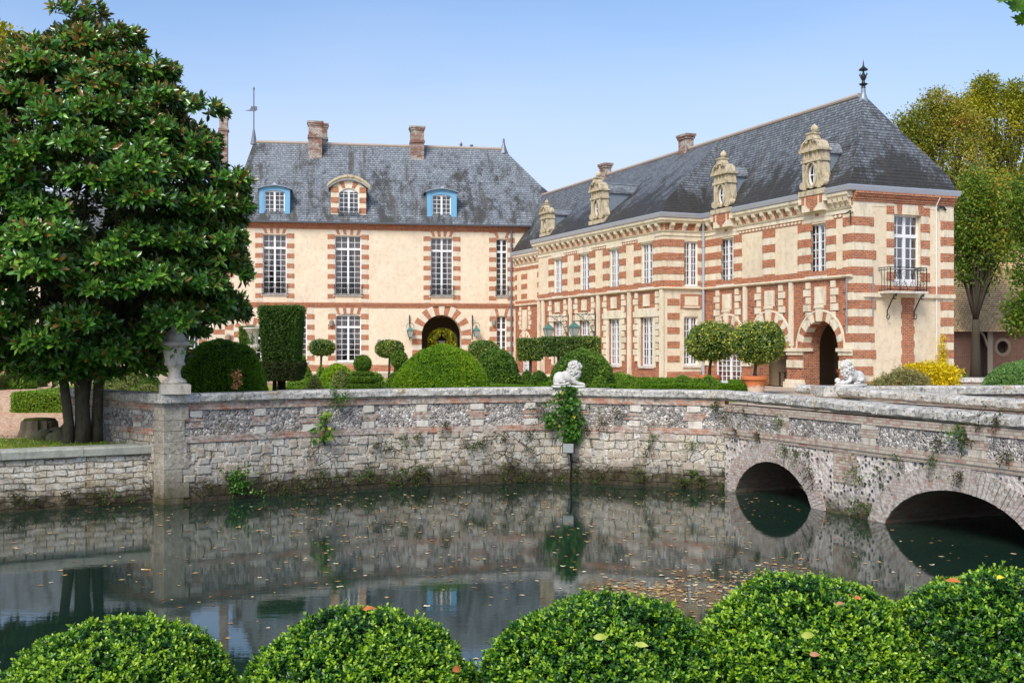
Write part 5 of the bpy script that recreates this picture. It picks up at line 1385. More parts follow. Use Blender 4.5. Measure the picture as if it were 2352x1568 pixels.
# local x along the bridge towards the viewer, local y: left of travel
LB = (Vector(BR1)-Vector(BR0)).length
nf = Fac(BR, (0, 0), (1, 0), (0, -1)); ff = Fac(BR, (0, BW), (1, 0), (0, 1))
arch_s = [(.45, 4.25), (6.85, 11.75), (14.0, 19.0)]
hz = [(p, q, -3.2, -1.20, 1.55, BW, 'ell') for p, q in arch_s]
top_r, low_r, sof, bkb, stb, rg = MB(), MB(), MB(), MB(), MB(), MB()
nf.wall(low_r, -.3, LB, -3.2, -.56, hz, BW, sof)
ff.wall(low_r, -3.1, LB, -3.2, -.56, [h[:5]+(.02, 'ell') for h in hz], .02)
zc0, zc1 = .68, .56
for f_, y0, y1 in ((nf, 0, 1), (ff, 1, 0)):
    f_.box(top_r, -.3 if f_ is nf else -3.1, LB, -.559, zc1-.5, -.45, 0)
    f_.box(top_r, -.3 if f_ is nf else -3.1, LB, zc1-.50, zc1-.46, -.45, 0)
    f_.box(bkb, -.2 if f_ is nf else -3.1, LB, -.57, -.40, -.46, .06); f_.box(bkb, -.2 if f_ is nf else -3.1, LB, -.66, -.575, -.1, .035)
    f_.box(bkb, -.2 if f_ is nf else -3.1, LB, zc1-.46, zc1-.27, -.455, .04)
for c_ in (2.9, 6.4, 9.9, 13.4):
    nf.box(stb, c_-.26, c_+.26, -.02, .10, -.05, .03); nf.box(bkb, c_-.33, c_+.33, -.22, -.03, -.05, .02); nf.box(stb, c_-.24, c_+.24, -.395, -.23, -.05, .03)
nf.box(bkb, 5.05, 5.95, -1.45, -.66, -.05, .02)
low_r.build('spandrel', M['rubble_bridge'] if 'rubble_bridge' in M else M['rubble'], BR); top_r.build('flint_panel', M['flint'], BR); bkb.build('brick_band', M['brick_pale'], BR); stb.build('stone_blocks', M['stone_urn'], BR)
sof.build('vault', M['brick_vault'] if 'brick_vault' in M else M['brick_pale'], BR)
for (p, q) in arch_s:
    rg = MB(); c, a, r, z_ = (p+q)/2, (q-p)/2, 1.55, -2.75
    n = 64
    for k in range(n):
        t0, t1 = math.pi*k/n, math.pi*(k+.9)/n; w = .56
        pt = lambda t, e: (c+(a+e)*math.cos(t), z_+(r+e)*math.sin(t))
        nf.prism(rg, [pt(t0, 0), pt(t1, 0), pt(t1, w*random.uniform(.93, 1.04)), pt(t0, w)], -.05, random.uniform(.015, .04))
    rg.build('arch_ring', M['ring_brick'], BR)

def coping_run(par, name, x0, x1, y0, y1, z0f, ln=1.7):
    cp = MB(); n = int((x1-x0)/ln)
    for i in range(n):
        a, b = x0+(x1-x0)*i/n+.006, x0+(x1-x0)*(i+1)/n-.006; zt = z0f((a+b)/2); m_ = 7
        rows = []
        for j in range(m_+1):
            x = a+(b-a)*j/m_; r_ = lambda s: random.uniform(-s, s)
            rows.append([(x, y0+.06, zt-.29), (x, y0-.03, zt-.25), (x, y0-.11+r_(.025), zt-.2+r_(.02)), (x, y0-.12+r_(.03), zt-.07+r_(.02)), (x, y0-.06+r_(.03), zt+r_(.014)), (x, (y0+y1)/2, zt+.02+r_(.012)), (x, y1+.06+r_(.02), zt+r_(.01)), (x, y1+.10, zt-.07), (x, y1+.10, zt-.2), (x, y1-.05, zt-.29)])
        base = len(cp.v); kk = 10
        for r_ in rows: cp.v += r_
        for j in range(m_):
            for q_ in range(kk): cp.f.append((base+j*kk+q_, base+(j+1)*kk+q_, base+(j+1)*kk+(q_+1) % kk, base+j*kk+(q_+1) % kk))
        cp.f.append(tuple(base+q_ for q_ in range(kk))); cp.f.append(tuple(base+m_*kk+q_ for q_ in range(kk))[::-1])
    return cp.build(name, M['coping'], par)
zf = lambda x: .69-.0125*x
coping_run(BR, 'coping', -.25, LB, 0, .52, zf); coping_run(BR, 'coping', -3.0, LB, BW-.52, BW, zf)
dk = MB(); dk.box(-3, LB, .4, BW-.4, -.35, -.02); dk.build('deck', M['gravel'], BR)

# ---- ground
gv, gf, gm_ = [], [], []
def zlow(X, Y):
    k = min(1, max(0, (Y-33)/(50-33))); k = k*k*(3-2*k); return -.72*(1-k)
def side_of(X, Y):
    if Y > 34.6: return X+13.75
    return ((X-CORN[0])*(-ds.y)+(Y-CORN[1])*ds.x)*-1
def land_z(X, Y):
    dx, dy = X-CORN[0], Y-CORN[1]; side = side_of(X, Y)-.38; along = dx*ds.x+dy*ds.y; bl = .1
    if Y > 34.6: side, bl = (X+13.75), .5+.1*(Y-34.6)
    k = min(1, max(0, (side)/bl+.5)); return zlow(X, Y)*(1-k)
g = MB(); step = .4
xs = np.arange(-40, -8.79, step); ys = np.arange(20, 70.1, step)
idx = {}
def inside(X, Y):
    # land side of the moat banks
    if X < CORN[0]-.0:
        a, b = ((-27, 21), (-13.2, 29.2)) if X < -13.2 else ((-13.2, 29.2), (-9.72, 31.27))
        yl = a[1]+(b[1]-a[1])*(X-a[0])/(b[0]-a[0]); return Y > yl+.35
    return Y > 31.6
for i, X in enumerate(xs[:-1]):
    for j, Y in enumerate(ys[:-1]):
        if not inside(X+.2, Y+.2): continue
        q = []
        for (p, r_) in ((i, j), (i+1, j), (i+1, j+1), (i, j+1)):
            if (p, r_) not in idx:
                idx[p, r_] = len(g.v); g.v.append((xs[p], ys[r_], land_z(xs[p], ys[r_])))
            q.append(idx[p, r_])
        g.f.append(tuple(q))
xe = float(xs[-1]); ye = float(ys[-1])
g.poly([(xe, 31.8, 0), (-6.7, 33.2, 0), (-3.8, 34.9, 0), (1.3, 36.3, 0), (6.2, 34.1, 0), (8.0, 34.0, 0), (10.6, 37.2, 0), (17.4, 38.2, 0), (60, 43, 0), (300, 60, 0), (300, 420, 0), (xe, 420, 0)])
g.poly([(-300, ye, 0), (xe, ye, 0), (xe, 420, 0), (-300, 420, 0)]); g.poly([(-300, 20, zlow(0, 20)), (-40, 20, zlow(0, 20)), (-40, 70, 0), (-300, 70, 0)])
tag(g.build('ground', M['gravel']), kind='structure')
def sheet(name, pts, mat, dz=.006, kind='structure', zf_=None):
    m_ = MB(); m_.poly([(x, y, (zf_(x, y) if zf_ else 0)+dz) for x, y in pts]); return tag(m_.build(name, mat), kind=kind)
def grid_sheet(name, x0, x1, y0, y1, mat, test, dz=.012, st=.4):
    m_ = MB(); ii = {}
    X_ = np.arange(x0, x1+st, st); Y_ = np.arange(y0, y1+st, st)
    for i in range(len(X_)-1):
        for j in range(len(Y_)-1):
            if not test(X_[i]+st/2, Y_[j]+st/2): continue
            q = []
            for (p, r_) in ((i, j), (i+1, j), (i+1, j+1), (i, j+1)):
                if (p, r_) not in ii: ii[p, r_] = len(m_.v); m_.v.append((X_[p], Y_[r_], land_z(X_[p], Y_[r_])+dz))
                q.append(ii[p, r_])
            m_.f.append(tuple(q))
    return tag(m_.build(name, mat), kind='structure')
sheet('parterre_lawn', [(-8.6, 33.4), (-6.4, 34.0), (-3.6, 35.6), (1.2, 37.0), (5.2, 36.0), (11.5, 47.0), (8.6, 60), (-1, 74), (-18, 72), (-16, 50), (-9.5, 44)], M['dry_lawn'])
gx = grid_sheet('leafy_path', -36, -9.2, 30, 66, M['leafy_path'], lambda X, Y: inside(X, Y-.2) and Y > 34.2+.9*math.sin(X*.9)+(X+13)*-.05 and side_of(X, Y) < -.45 and land_z(X, Y) < -.001 or (Y > 45 and X < -13 and Y < 66 and inside(X, Y)))
grid_sheet('lawn', -40, -9.6, 20, 37, M['lawn'], lambda X, Y: inside(X, Y) and Y < 34.2+.9*math.sin(X*.9)+(X+13)*-.05 and side_of(X, Y) < -.45, dz=.02)
# near bank
g = MB(); g.poly([(-60, 6.6, -.35), (60, 6.6, -.35), (60, -40, .1), (-60, -40, .1)][::-1]); g.poly([(-60, 6.6, -.35), (60, 6.6, -.35), (60, 6.6, -3.3), (-60, 6.6, -3.3)])
tag(g.build('near_bank', M['soil']), kind='structure')
g = MB(); g.poly([(-120, 0, -3.6), (120, 0, -3.6), (120, 60, -3.6), (-120, 60, -3.6)]); tag(g.build('moat_bed', M['soil']), kind='structure')
g = MB(); g.poly([(-120, 6.0, ZW), (120, 6.0, ZW), (120, 44, ZW), (-120, 44, ZW)]); tag(g.build('water', M['water']), kind='structure')
# ------------------------------------------------------------------ foliage
def unit(a): return a / np.maximum(1e-9, np.linalg.norm(a, axis=1))[:, None]
def leaf_faces(P, D, U, L, W_, fold=.15, wide=False):
    """arrays of leaves: P base, D direction, U up normal -> verts, faces"""
    n = len(P); D = unit(D); Sd = unit(np.cross(D, U)); U = np.cross(Sd, D)
    L = np.broadcast_to(np.asarray(L, float), (n,))[:, None]; W_ = np.broadcast_to(np.asarray(W_, float), (n,))[:, None]
    if not wide:
        V = np.stack([P, P+D*L*.48+Sd*W_*.5+U*W_*fold, P+D*L, P+D*L*.48-Sd*W_*.5+U*W_*fold], 1).reshape(-1, 3)
        b = np.arange(n)[:, None]*4; Fc = np.concatenate([b+[0, 2, 3], b+[0, 1, 2]], 1).reshape(-1, 3)
        return V, Fc
    V = np.stack([P, P+D*L*.28+Sd*W_*.42+U*W_*fold, P+D*L*.68+Sd*W_*.46+U*W_*fold, P+D*L-U*L*.06, P+D*L*.68-Sd*W_*.46+U*W_*fold, P+D*L*.28-Sd*W_*.42+U*W_*fold], 1).reshape(-1, 3)
    b = np.arange(n)[:, None]*6; Fc = np.concatenate([b+[0, 3, 4, 5], b+[0, 1, 2, 3]], 1).reshape(-1, 4)
    return V, Fc
def rand_dirs(n): 
    v = rng.normal(size=(n, 3)); return unit(v)
def vnoise(P, s, seed=0):
    out = np.empty(len(P))
    o = Vector((seed*7.3, seed*3.1, seed*1.7))
    for i, p in enumerate(P): out[i] = mnoise.noise(Vector(p)*s+o)
    return out
def cnoise(P, s, seed=0):
    """cheap smooth pseudo noise, -1..1"""
    r = np.random.default_rng(seed+11); out = 0
    for k in range(5):
        d = r.normal(size=3)*s*(1+.5*k); out = out+np.sin(P@d+r.uniform(0, 6.3))/(1+.3*k)
    return out/2.6
def sample_profile(prof, n):
    """random points and normals on a surface of revolution"""
    p = np.array(prof, float); a, b = p[:-1], p[1:]; ln = np.linalg.norm(b-a, axis=1); ar = ln*np.maximum(.02, (a[:, 0]+b[:, 0])/2)
    k = rng.choice(len(ar), n, p=ar/ar.sum()); t = rng.random(n)
    q = a[k]+(b-a)[k]*t[:, None]; th = rng.random(n)*2*np.pi
    d = (b-a)[k]; nr = np.stack([d[:, 1], -d[:, 0]], 1); nr /= np.maximum(1e-9, np.linalg.norm(nr, axis=1))[:, None]
    P = np.stack([q[:, 0]*np.cos(th), q[:, 0]*np.sin(th), q[:, 1]], 1)
    N = np.stack([nr[:, 0]*np.cos(th), nr[:, 0]*np.sin(th), nr[:, 1]], 1)
    return P, N
def clip_leaves(P, N, L, bump, spread=.9):
    n = len(P)
    nz = cnoise(P, 2.6/max(.3, np.abs(P).max()), int(n) % 97)*bump + cnoise(P, 9, 5)*bump*.5
    P = P+N*(nz+rng.normal(0, L*.28, n))[:, None]
    D = unit(N*.75+rand_dirs(n)*spread); U = unit(N+rand_dirs(n)*.8)
    return P-D*L*.3, D, U, nz
def bush(name, label, cat, loc, prof, mat, L=.09, n=None, bump=.04, group=None, core=.93, W_=.5, sx=1, sy=1, rz=0, parent=None, tone=0):
    """clipped shrub: small leaves over a surface of revolution with an added solid core, near-black in place of inner shade"""
    p = np.array(prof, float); ar = sum(math.pi*(p[i][0]+p[i+1][0])*np.linalg.norm(p[i+1]-p[i]) for i in range(len(p)-1))
    n = n or int(min(60000, ar*sx*2.3/(L*L*W_*.5)))
    P, N = sample_profile(prof, n); P[:, 0] *= sx; P[:, 1] *= sy
    P0, D, U, nz = clip_leaves(P, N, L, bump)
    V, Fc = leaf_faces(P0, D, U, L*rng.uniform(.75, 1.25, n), L*W_)
    hh = (P[:, 2]-P[:, 2].min())/max(.01, np.ptp(P[:, 2]))
    r = np.clip(.46+nz*2.0/max(.02, bump)*.10+rng.normal(0, .2, n)+tone, 0, 1)
    o = np_mesh(name, V, Fc, M[mat], np.repeat(r, 2), parent, loc); o.rotation_euler = (0, 0, rz)
    if label: tag(o, label, cat, group)
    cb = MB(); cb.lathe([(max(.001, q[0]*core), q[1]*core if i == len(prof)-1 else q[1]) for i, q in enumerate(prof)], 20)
    c = cb.build('shade_core', M['foliage_core'], o); c.scale = (sx, sy, 1)
    return o
def P_dome(r, H, k=2.3, n=12, belly=1.0):
    return [(r*.92*belly, 0)]+[(r*max(0, (1-(i/n)**k))**.52 if i else r, H*(i/n)) for i in range(1, n+1)]
def P_ball(r, zc, n=12, sq=1): return [(max(.001, r*math.sin(math.pi*i/n)**sq), zc-r*math.cos(math.pi*i/n)) for i in range(n+1)]
def P_cone(r, H, k=1.15): return [(r*(1-t)**(1/k)+.001, H*t) for t in np.linspace(0, 1, 9)]
def P_drum(r0, r1, z0, z1): return [(.001, z0), (r0*.9, z0), (r0, z0+.06), (r1, z1-.06), (r1*.92, z1), (.001, z1+.02)]
def place(x0, x1, Y, z=0): return ((x0+x1)/2-CX)/F*Y, (x1-x0)/2/F*Y
def ztop(y, Y): return EYE+(HZ-y)*Y/F
def dome(name, label, x0, x1, yt, Y, mat, k=2.3, L=.09, group=None, cat='topiary', fn=None, bump=.04, tone=0):
    X, r = place(x0, x1, Y); H = ztop(yt, Y)
    return bush(name, label, cat, (X, Y, land_z(X, Y) if X < -9 else 0), (fn or P_dome)(r, H, k), mat, L, None, bump, group, tone=tone)
def box_hedge(name, label, pts, w, H, mat, L=.09, group=None, z0=0, cat='hedge', closed=False, bump=.02, zf_=None, tone=0, dens=1.0):
    """clipped hedge along a polyline"""
    t = thing(name, label, cat, (pts[0][0], pts[0][1], z0), 0, group)
    lp = [(p[0]-pts[0][0], p[1]-pts[0][1]) for p in pts]
    segs = list(zip(lp, lp[1:]))+([(lp[-1], lp[0])] if closed else [])
    PP, NN = [], []; core = MB()
    for a, b in segs:
        a, b = Vector(a), Vector(b); Ln = (b-a).length; d = (b-a)/Ln; o = Vector((d.y, -d.x)); a2 = a-d*w/2; Ln2 = Ln+w
        for (uv, nrm, area) in (('t', (0, 0, 1), Ln2*w), ('l', (-o.x, -o.y, 0), Ln2*H), ('r', (o.x, o.y, 0), Ln2*H), ('e', (-d.x, -d.y, 0), w*H), ('f', (d.x, d.y, 0), w*H)):
            n = int(area*2.2*dens/(L*L*.25)); u, v = rng.random(n), rng.random(n)
            if uv == 't': s, q, z = u*Ln2, (v-.5)*w, np.full(n, H)
            elif uv == 'l': s, q, z = u*Ln2, np.full(n, -w/2), v*H
            elif uv == 'r': s, q, z = u*Ln2, np.full(n, w/2), v*H
            elif uv == 'e': s, q, z = np.zeros(n), (u-.5)*w, v*H
            else: s, q, z = np.full(n, Ln2), (u-.5)*w, v*H
            PP.append(np.stack([a2.x+d.x*s+o.x*q, a2.y+d.y*s+o.y*q, z], 1)); NN.append(np.tile(nrm, (n, 1)))
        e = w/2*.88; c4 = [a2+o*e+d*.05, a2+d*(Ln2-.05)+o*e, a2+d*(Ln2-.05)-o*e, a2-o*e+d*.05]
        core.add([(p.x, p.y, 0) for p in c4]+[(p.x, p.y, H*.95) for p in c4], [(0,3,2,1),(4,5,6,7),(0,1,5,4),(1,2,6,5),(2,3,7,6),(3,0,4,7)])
    P, N = np.concatenate(PP), np.concatenate(NN)
    P0, D, U, nz = clip_leaves(P, N, L, bump)
    V, Fc = leaf_faces(P0, D, U, L*rng.uniform(.75, 1.25, len(P)), L*.5)
    r = np.clip(.45+nz/max(.01, bump)*.15+rng.normal(0, .2, len(P))+tone, 0, 1)
    np_mesh('foliage', V, Fc, M[mat], np.repeat(r, 2), t); core.build('shade_core', M['foliage_core'], t)
    return t
def cluster_leaves(centres, radii, per, L, W_=.55, up=.5, flat=.75):
    C_ = np.repeat(np.asarray(centres, float), per, 0); r = np.repeat(np.asarray(radii, float), per)
    n = len(C_); d = rand_dirs(n)*(rng.random(n)**.45*r)[:, None]; d[:, 2] *= flat; P = C_+d
    D = unit(unit(d)*.8+rand_dirs(n)*.8+np.array([0, 0, -.15])); U = unit(rand_dirs(n)*.9+np.array([0, 0, up*2]))
    Lr = L*rng.uniform(.7, 1.3, n); V, Fc = leaf_faces(P, D, U, Lr, Lr*W_); return V, Fc, n, d
def tree(name, label, base, trunk_r, fork_z, crowns, ncl, per, L, mat, bark='bark', clr=.8, group=None, seed=1, lean=(0, 0), stems=1, tonefn=None, limbs=26, cat='tree'):
    """crowns: list of (centre xyz relative to base, (rx,ry,rz), weight)"""
    R_ = np.random.default_rng(seed); rd = random.Random(seed)
    t = thing(name, label, cat, base, 0, group)
    w = np.array([c[2] for c in crowns], float); w /= w.sum(); cents = []
    while len(cents) < ncl:
        c = crowns[R_.choice(len(crowns), p=w)]; d = R_.normal(size=3); d /= np.linalg.norm(d); rr = R_.random()**.33
        if rr < .45: continue
        p = np.array(c[0])+d*rr*np.array(c[1]); cents.append(p)
    cents = np.array(cents)
    V, Fc, n, d = cluster_leaves(cents, R_.uniform(.5, 1.2, ncl)*clr, per, L)
    clt = np.repeat(R_.normal(0, .16, ncl), per)
    h = (np.repeat(cents[:, 2], per)-cents[:, 2].min())/np.ptp(cents[:, 2])
    r = np.clip(.42+clt+rng.normal(0, .17, n)+(tonefn(np.repeat(cents, per, 0), h) if tonefn else 0), 0, 1)
    np_mesh('crown', V, Fc, M[mat], np.repeat(r, 2), t)
    mb = MB(); ft = []
    for s_ in range(stems):
        o = (R_.normal(0, trunk_r*.7), R_.normal(0, trunk_r*.7)) if stems > 1 else (0, 0)
        topc = np.mean([c[0] for c in crowns], 0); px = o[0]*2+lean[0]*1.0; py = o[1]*2+lean[1]
        pts = [(o[0]-px*.0, o[1], -.2), (o[0]+px*.1, o[1]+py*.1, fork_z*.35), (o[0]+px*.45, o[1]+py*.4, fork_z*.75), (o[0]+px, o[1]+py, fork_z)]
        k = trunk_r/(stems**.5); mb.tube(pts, [k*1.35, k*1.0, k*.85, k*.75], 9); ft.append(pts[-1])
    for i in range(limbs):
        a = Vector(ft[i % len(ft)]); e = Vector(cents[rd.randrange(len(cents))]); m = a.lerp(e, .45)+Vector((rd.uniform(-.4, .4), rd.uniform(-.4, .4), (e-a).length*.10))
        r0 = trunk_r*rd.uniform(.28, .55); mb.tube([a, a.lerp(m, .5)+Vector((0, 0, .1)), m, m.lerp(e, .55)+Vector((rd.uniform(-.3, .3), 0, .2)), e], [r0, r0*.75, r0*.5, r0*.3, r0*.1], 6)
    mb.build('trunk', M[bark], t, smooth=True)
    return t

# ---- magnolia
MG = Vector((-12.35, 32.1, -.70))
def magnolia():
    t = thing('magnolia_tree', 'huge multi-stemmed magnolia with glossy dark leaves and rusty tips leaning over the left bank', 'tree', MG)
    px = 32.1/F
    tab = [(8, 18), (50, 66), (100, 118), (160, 175), (200, 212), (250, 268), (300, 290), (350, 340), (430, 356), (520, 366), (600, 368), (680, 360), (730, 345), (780, 300), (830, 200), (862, 120)]
    cx_of = lambda y: 192+(-6 if y < 100 else 0)
    zz = np.array([EYE+(HZ-y)*px-MG.z for y, r in tab])[::-1]; rr = np.array([r*px for y, r in tab])[::-1]
    rr = rr*.95
    x0 = (192-CX)*px-MG.x
    pads = []; tries = 0
    while len(pads) < 150:
        z = rng.uniform(zz[0]+.2, zz[-1]-.2); Rz = np.interp(z, zz, rr)
        if rng.random() > Rz/rr.max()+.12: continue
        th = rng.uniform(0, 2*np.pi); q = max(.05, Rz-rng.uniform(.45, .95)); c = np.array([x0+math.cos(th)*q, math.sin(th)*q, z]); tries += 1
        if tries < 6000 and any(np.linalg.norm((c-p[0])*np.array([1, 1, 1.7])) < .95 for p in pads): continue
        if z < zz[0]+1.7 and c[0] > 2.2: continue
        pads.append((c, min(rng.uniform(.62, .95), .22+.45*Rz)))
    kk = 31.2/F
    for (x, y, r_) in ((524, 560, .45), (536, 640, .38), (512, 700, .40), (460, 735, .5), (425, 765, .4), (400, 720, .55), (430, 700, .5), (345, 852, .26), (500, 600, .6), (40, 835, .6), (115, 858, .5), (205, 842, .5), (290, 832, .5), (345, 800, .45), (10, 800, .6), (150, 800, .6), (250, 790, .6), (535, 420, .42), (528, 480, .45), (475, 262, .45), (190, 12, .22), (150, 35, .25), (60, 866, .36), (130, 874, .34), (22, 852, .4), (95, 850, .4), (240, 862, .34), (300, 858, .36), (180, 866, .3), (420, 800, .22)):
        pads.append((np.array([(x-CX)*kk-MG.x, 31.2-MG.y+rng.uniform(-.5, .6), EYE+(HZ-y)*kk-MG.z]), r_))
    ros = []; ax = []
    for (x, y, r_) in ((393, 748, .30), (372, 728, .34), (418, 738, .30), (345, 775, .30)): pads.append((np.array([(x-CX)*29.9/F-MG.x, 29.9-MG.y, EYE+(HZ-y)*29.9/F-MG.z]), r_))
    for c, r_ in pads:
        n_ = int(72*(r_/.8)**2)
        d = rand_dirs(n_); d[:, 2] = np.abs(d[:, 2])*.9-.18; out = np.array([c[0]-x0, c[1], 0]); out /= max(.3, np.linalg.norm(out)); d = unit(d+out*.45)
        ros.append(c+d*np.array([r_, r_, r_*.55])*(.75+.3*rng.random(n_))[:, None]); ax.append(unit(d*1.0+out*.5+np.array([0, 0, .55])+rand_dirs(n_)*.45))
    n_ = 700; z = rng.uniform(zz[0]+.8, zz[-1]-.6, n_); th = rng.uniform(0, 6.283, n_); q = np.interp(z, zz, rr)*rng.uniform(.3, .72, n_)
    inn = np.stack([x0+q*np.cos(th), q*np.sin(th), z], 1); ros.append(inn); ax.append(unit(rand_dirs(n_)+np.array([0, 0, .6])))
    ros = np.concatenate(ros); axis = np.concatenate(ax); cz = np.array([p[0] for p in pads])
    m = len(ros); k = 9
    A = np.repeat(axis, k, 0); ref = np.tile([0.12, .3, 1.0], (m*k, 1)); e1 = unit(np.cross(A, ref)); e2 = np.cross(A, e1)
    ph = (np.tile(np.arange(k), m)*2.4+np.repeat(rng.random(m)*6.3, k)); tilt = np.tile(np.linspace(1.45, .35, k), m)+rng.normal(0, .18, m*k)
    D = A*np.cos(tilt)[:, None]+(e1*np.cos(ph)[:, None]+e2*np.sin(ph)[:, None])*np.sin(tilt)[:, None]
    D[:, 2] -= .12
    U = unit(A+rand_dirs(m*k)*.25); P = np.repeat(ros, k, 0)+A*np.tile(np.linspace(0, .10, k), m)[:, None]
    L = rng.uniform(.19, .32, m*k); V, Fc = leaf_faces(P, D, U, L, L*.38, .16, wide=True)
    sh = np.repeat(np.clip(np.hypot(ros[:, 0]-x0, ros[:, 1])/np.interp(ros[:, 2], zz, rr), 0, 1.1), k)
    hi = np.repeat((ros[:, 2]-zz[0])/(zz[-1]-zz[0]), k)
    r = np.clip(.46+rng.normal(0, .17, m*k)+np.repeat(rng.normal(0, .12, m), k)+(sh-.8)*.5, 0, .9)  # inner leaves tinted darker, crown shade put into their colour
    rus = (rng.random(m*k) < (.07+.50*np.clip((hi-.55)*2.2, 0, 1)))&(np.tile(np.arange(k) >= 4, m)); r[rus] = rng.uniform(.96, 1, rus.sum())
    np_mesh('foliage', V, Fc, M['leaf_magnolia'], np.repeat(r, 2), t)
    # dark inner limbs
    mb = MB(); rd = random.Random(5)
    st = [((162-CX)*px-MG.x, -.2, 3.3, .13), ((188-CX)*px-MG.x, .0, 4.0, .19), ((213-CX)*px-MG.x, .25, 3.4, .14), ((172-CX)*px-MG.x, .5, 3.6, .12)]
    for i, (sx_, sy_, fz, r_) in enumerate(st):
        top = Vector((sx_*1.0+(i-1.2)*.55, sy_*1.5, fz)); m_ = [Vector((sx_, sy_, -.25)), Vector((sx_+.03, sy_, .6)), Vector((sx_-.02+(i-1)*.1, sy_, 1.8)), top]
        mb.tube(m_, [r_*1.5, r_*1.1, r_, r_*.8], 9)
        for j in range(13):
            e = Vector(cz[rd.randrange(len(cz))]); c = Vector((x0, 0, 0)); e = Vector((x0+(e.x-x0)*.85, e.y*.85, e.z-.2)); m1 = top.lerp(e, .5)+Vector((rd.uniform(-.3, .3), rd.uniform(-.3, .3), .4))
            q = r_*rd.uniform(.3, .55); mb.tube([top-Vector((0, 0, rd.uniform(0, 1.2))), top.lerp(m1, .5), m1, e], [q, q*.7, q*.4, q*.12], 6)
    # big low limb to the right
    mb.tube([(st[2][0]+.05, .2, 1.6), (st[2][0]+.45, .1, 2.15), (st[2][0]+.9, -.2, 2.7), (st[2][0]+1.4, -.5, 3.2)], [.14, .11, .08, .04], 7)
    mb.build('trunk', M['bark_magnolia'], t, smooth=True)
magnolia()

# ---- topiary and hedges of the parterre
G1, G2 = 'clipped domes in the garden', 'low clipped mounds among the box edging'
X, r = place(404, 604, 38.2)
t = bush('yew_dome', 'massive dark green clipped dome with two lobes right behind the urn', 'topiary', (X, 38.4, 0), P_dome(r, 2.28, 2.5), 'leaf_bright', .075, None, .07, None, tone=-.22)
bush('lobe', None, None, ((565-504)/F*38.4, -.2, 0), P_dome((622-545)/2/F*38, 2.02, 2.2), 'leaf_bright', .085, None, .05, parent=t, tone=-.2)
dome('box_dome', 'largest bright lime-green clipped dome in front of the arched passage', 897, 1128, 793, 40, 'leaf_bright', 2.0, .065, bump=.05, tone=.06)
dome('yew_dome', 'dark green clipped dome just right of the big lime-green dome', 1084, 1196, 801, 50, 'leaf_dark', 2.4, .10, G1)
dome('yew_dome', 'wide dark green clipped dome behind the left-hand lion', 1262, 1412, 803, 48, 'leaf_dark', 2.3, .10, G1, tone=.08)
dome('box_dome', 'yellow-green clipped mound left of the tiered topiary', 733, 814, 838, 55, 'leaf_bright', 2.2, .10, G1, tone=.2)
dome('box_dome', 'olive green mound tucked against the yellow-green mound', 762, 812, 851, 50, 'leaf_olive', 2.1, .10, G1)
dome('box_dome', 'green mound just right of the tiered topiary', 838, 884, 857, 52, 'leaf_mid', 2.1, .10, G1)
dome('box_cone', 'small olive clipped cone standing alone on the lawn', 696, 749, 862, 42, 'leaf_olive', 1.5, .07, fn=P_cone, bump=.01)
dome('box_cone', 'green clipped cone beside the tall yew, farther back', 682, 722, 838, 62, 'leaf_mid', 1.6, .10, fn=P_cone)
dome('box_cone', 'pointed green cone between the small olive cone and the house', 722, 752, 838, 60, 'leaf_mid', 1.4, .10, fn=P_cone)
X, r = place(683, 701, 64); 
bush('ball_topiary', 'small green ball on a stem beside the tall yew', 'topiary', (X, 64, 0), [(.05, 0), (.05, ztop(834, 64))]+P_ball(r, ztop(825, 64), 10)[1:], 'leaf_mid', .08, 2500, .01)
# trees/topiary with tiers
X, r = place(800, 866, 46)
t = bush('tiered_topiary', 'dark box topiary of stacked rings topped with a ball', 'topiary', (X, 46, 0),
         [(.001, 0), (.58, .02), (.60, .12), (.30, .17), (.30, .28), (.60, .31), (.64, .40), (.58, .50), (.27, .53), (.27, .58), (.56, .62), (.60, .71), (.52, .80), (.22, .82), (.22, .87), (.42, .89), (.44, .94), (.38, .99), (.2, 1.0)]+[(max(.001, .345*math.sin(a)), 1.32-.345*math.cos(a)) for a in np.linspace(.6, math.pi, 9)], 'leaf_mid', .055, None, .006, tone=-.05)
X, r = place(893, 935, 47)
bush('tiered_topiary', 'dark ball-topped topiary peeping out left of the big lime-green dome', 'topiary', (X, 47.5, 0),
     [(.001, 0), (.5, .02), (.5, .35), (.25, .4), (.36, .45), (.36, .85), (.18, .95)]+[(max(.001, .33*math.sin(a)), 1.48-.36*math.cos(a)) for a in np.linspace(.5, math.pi, 9)], 'leaf_dark', .07, None, .02, tone=.08)
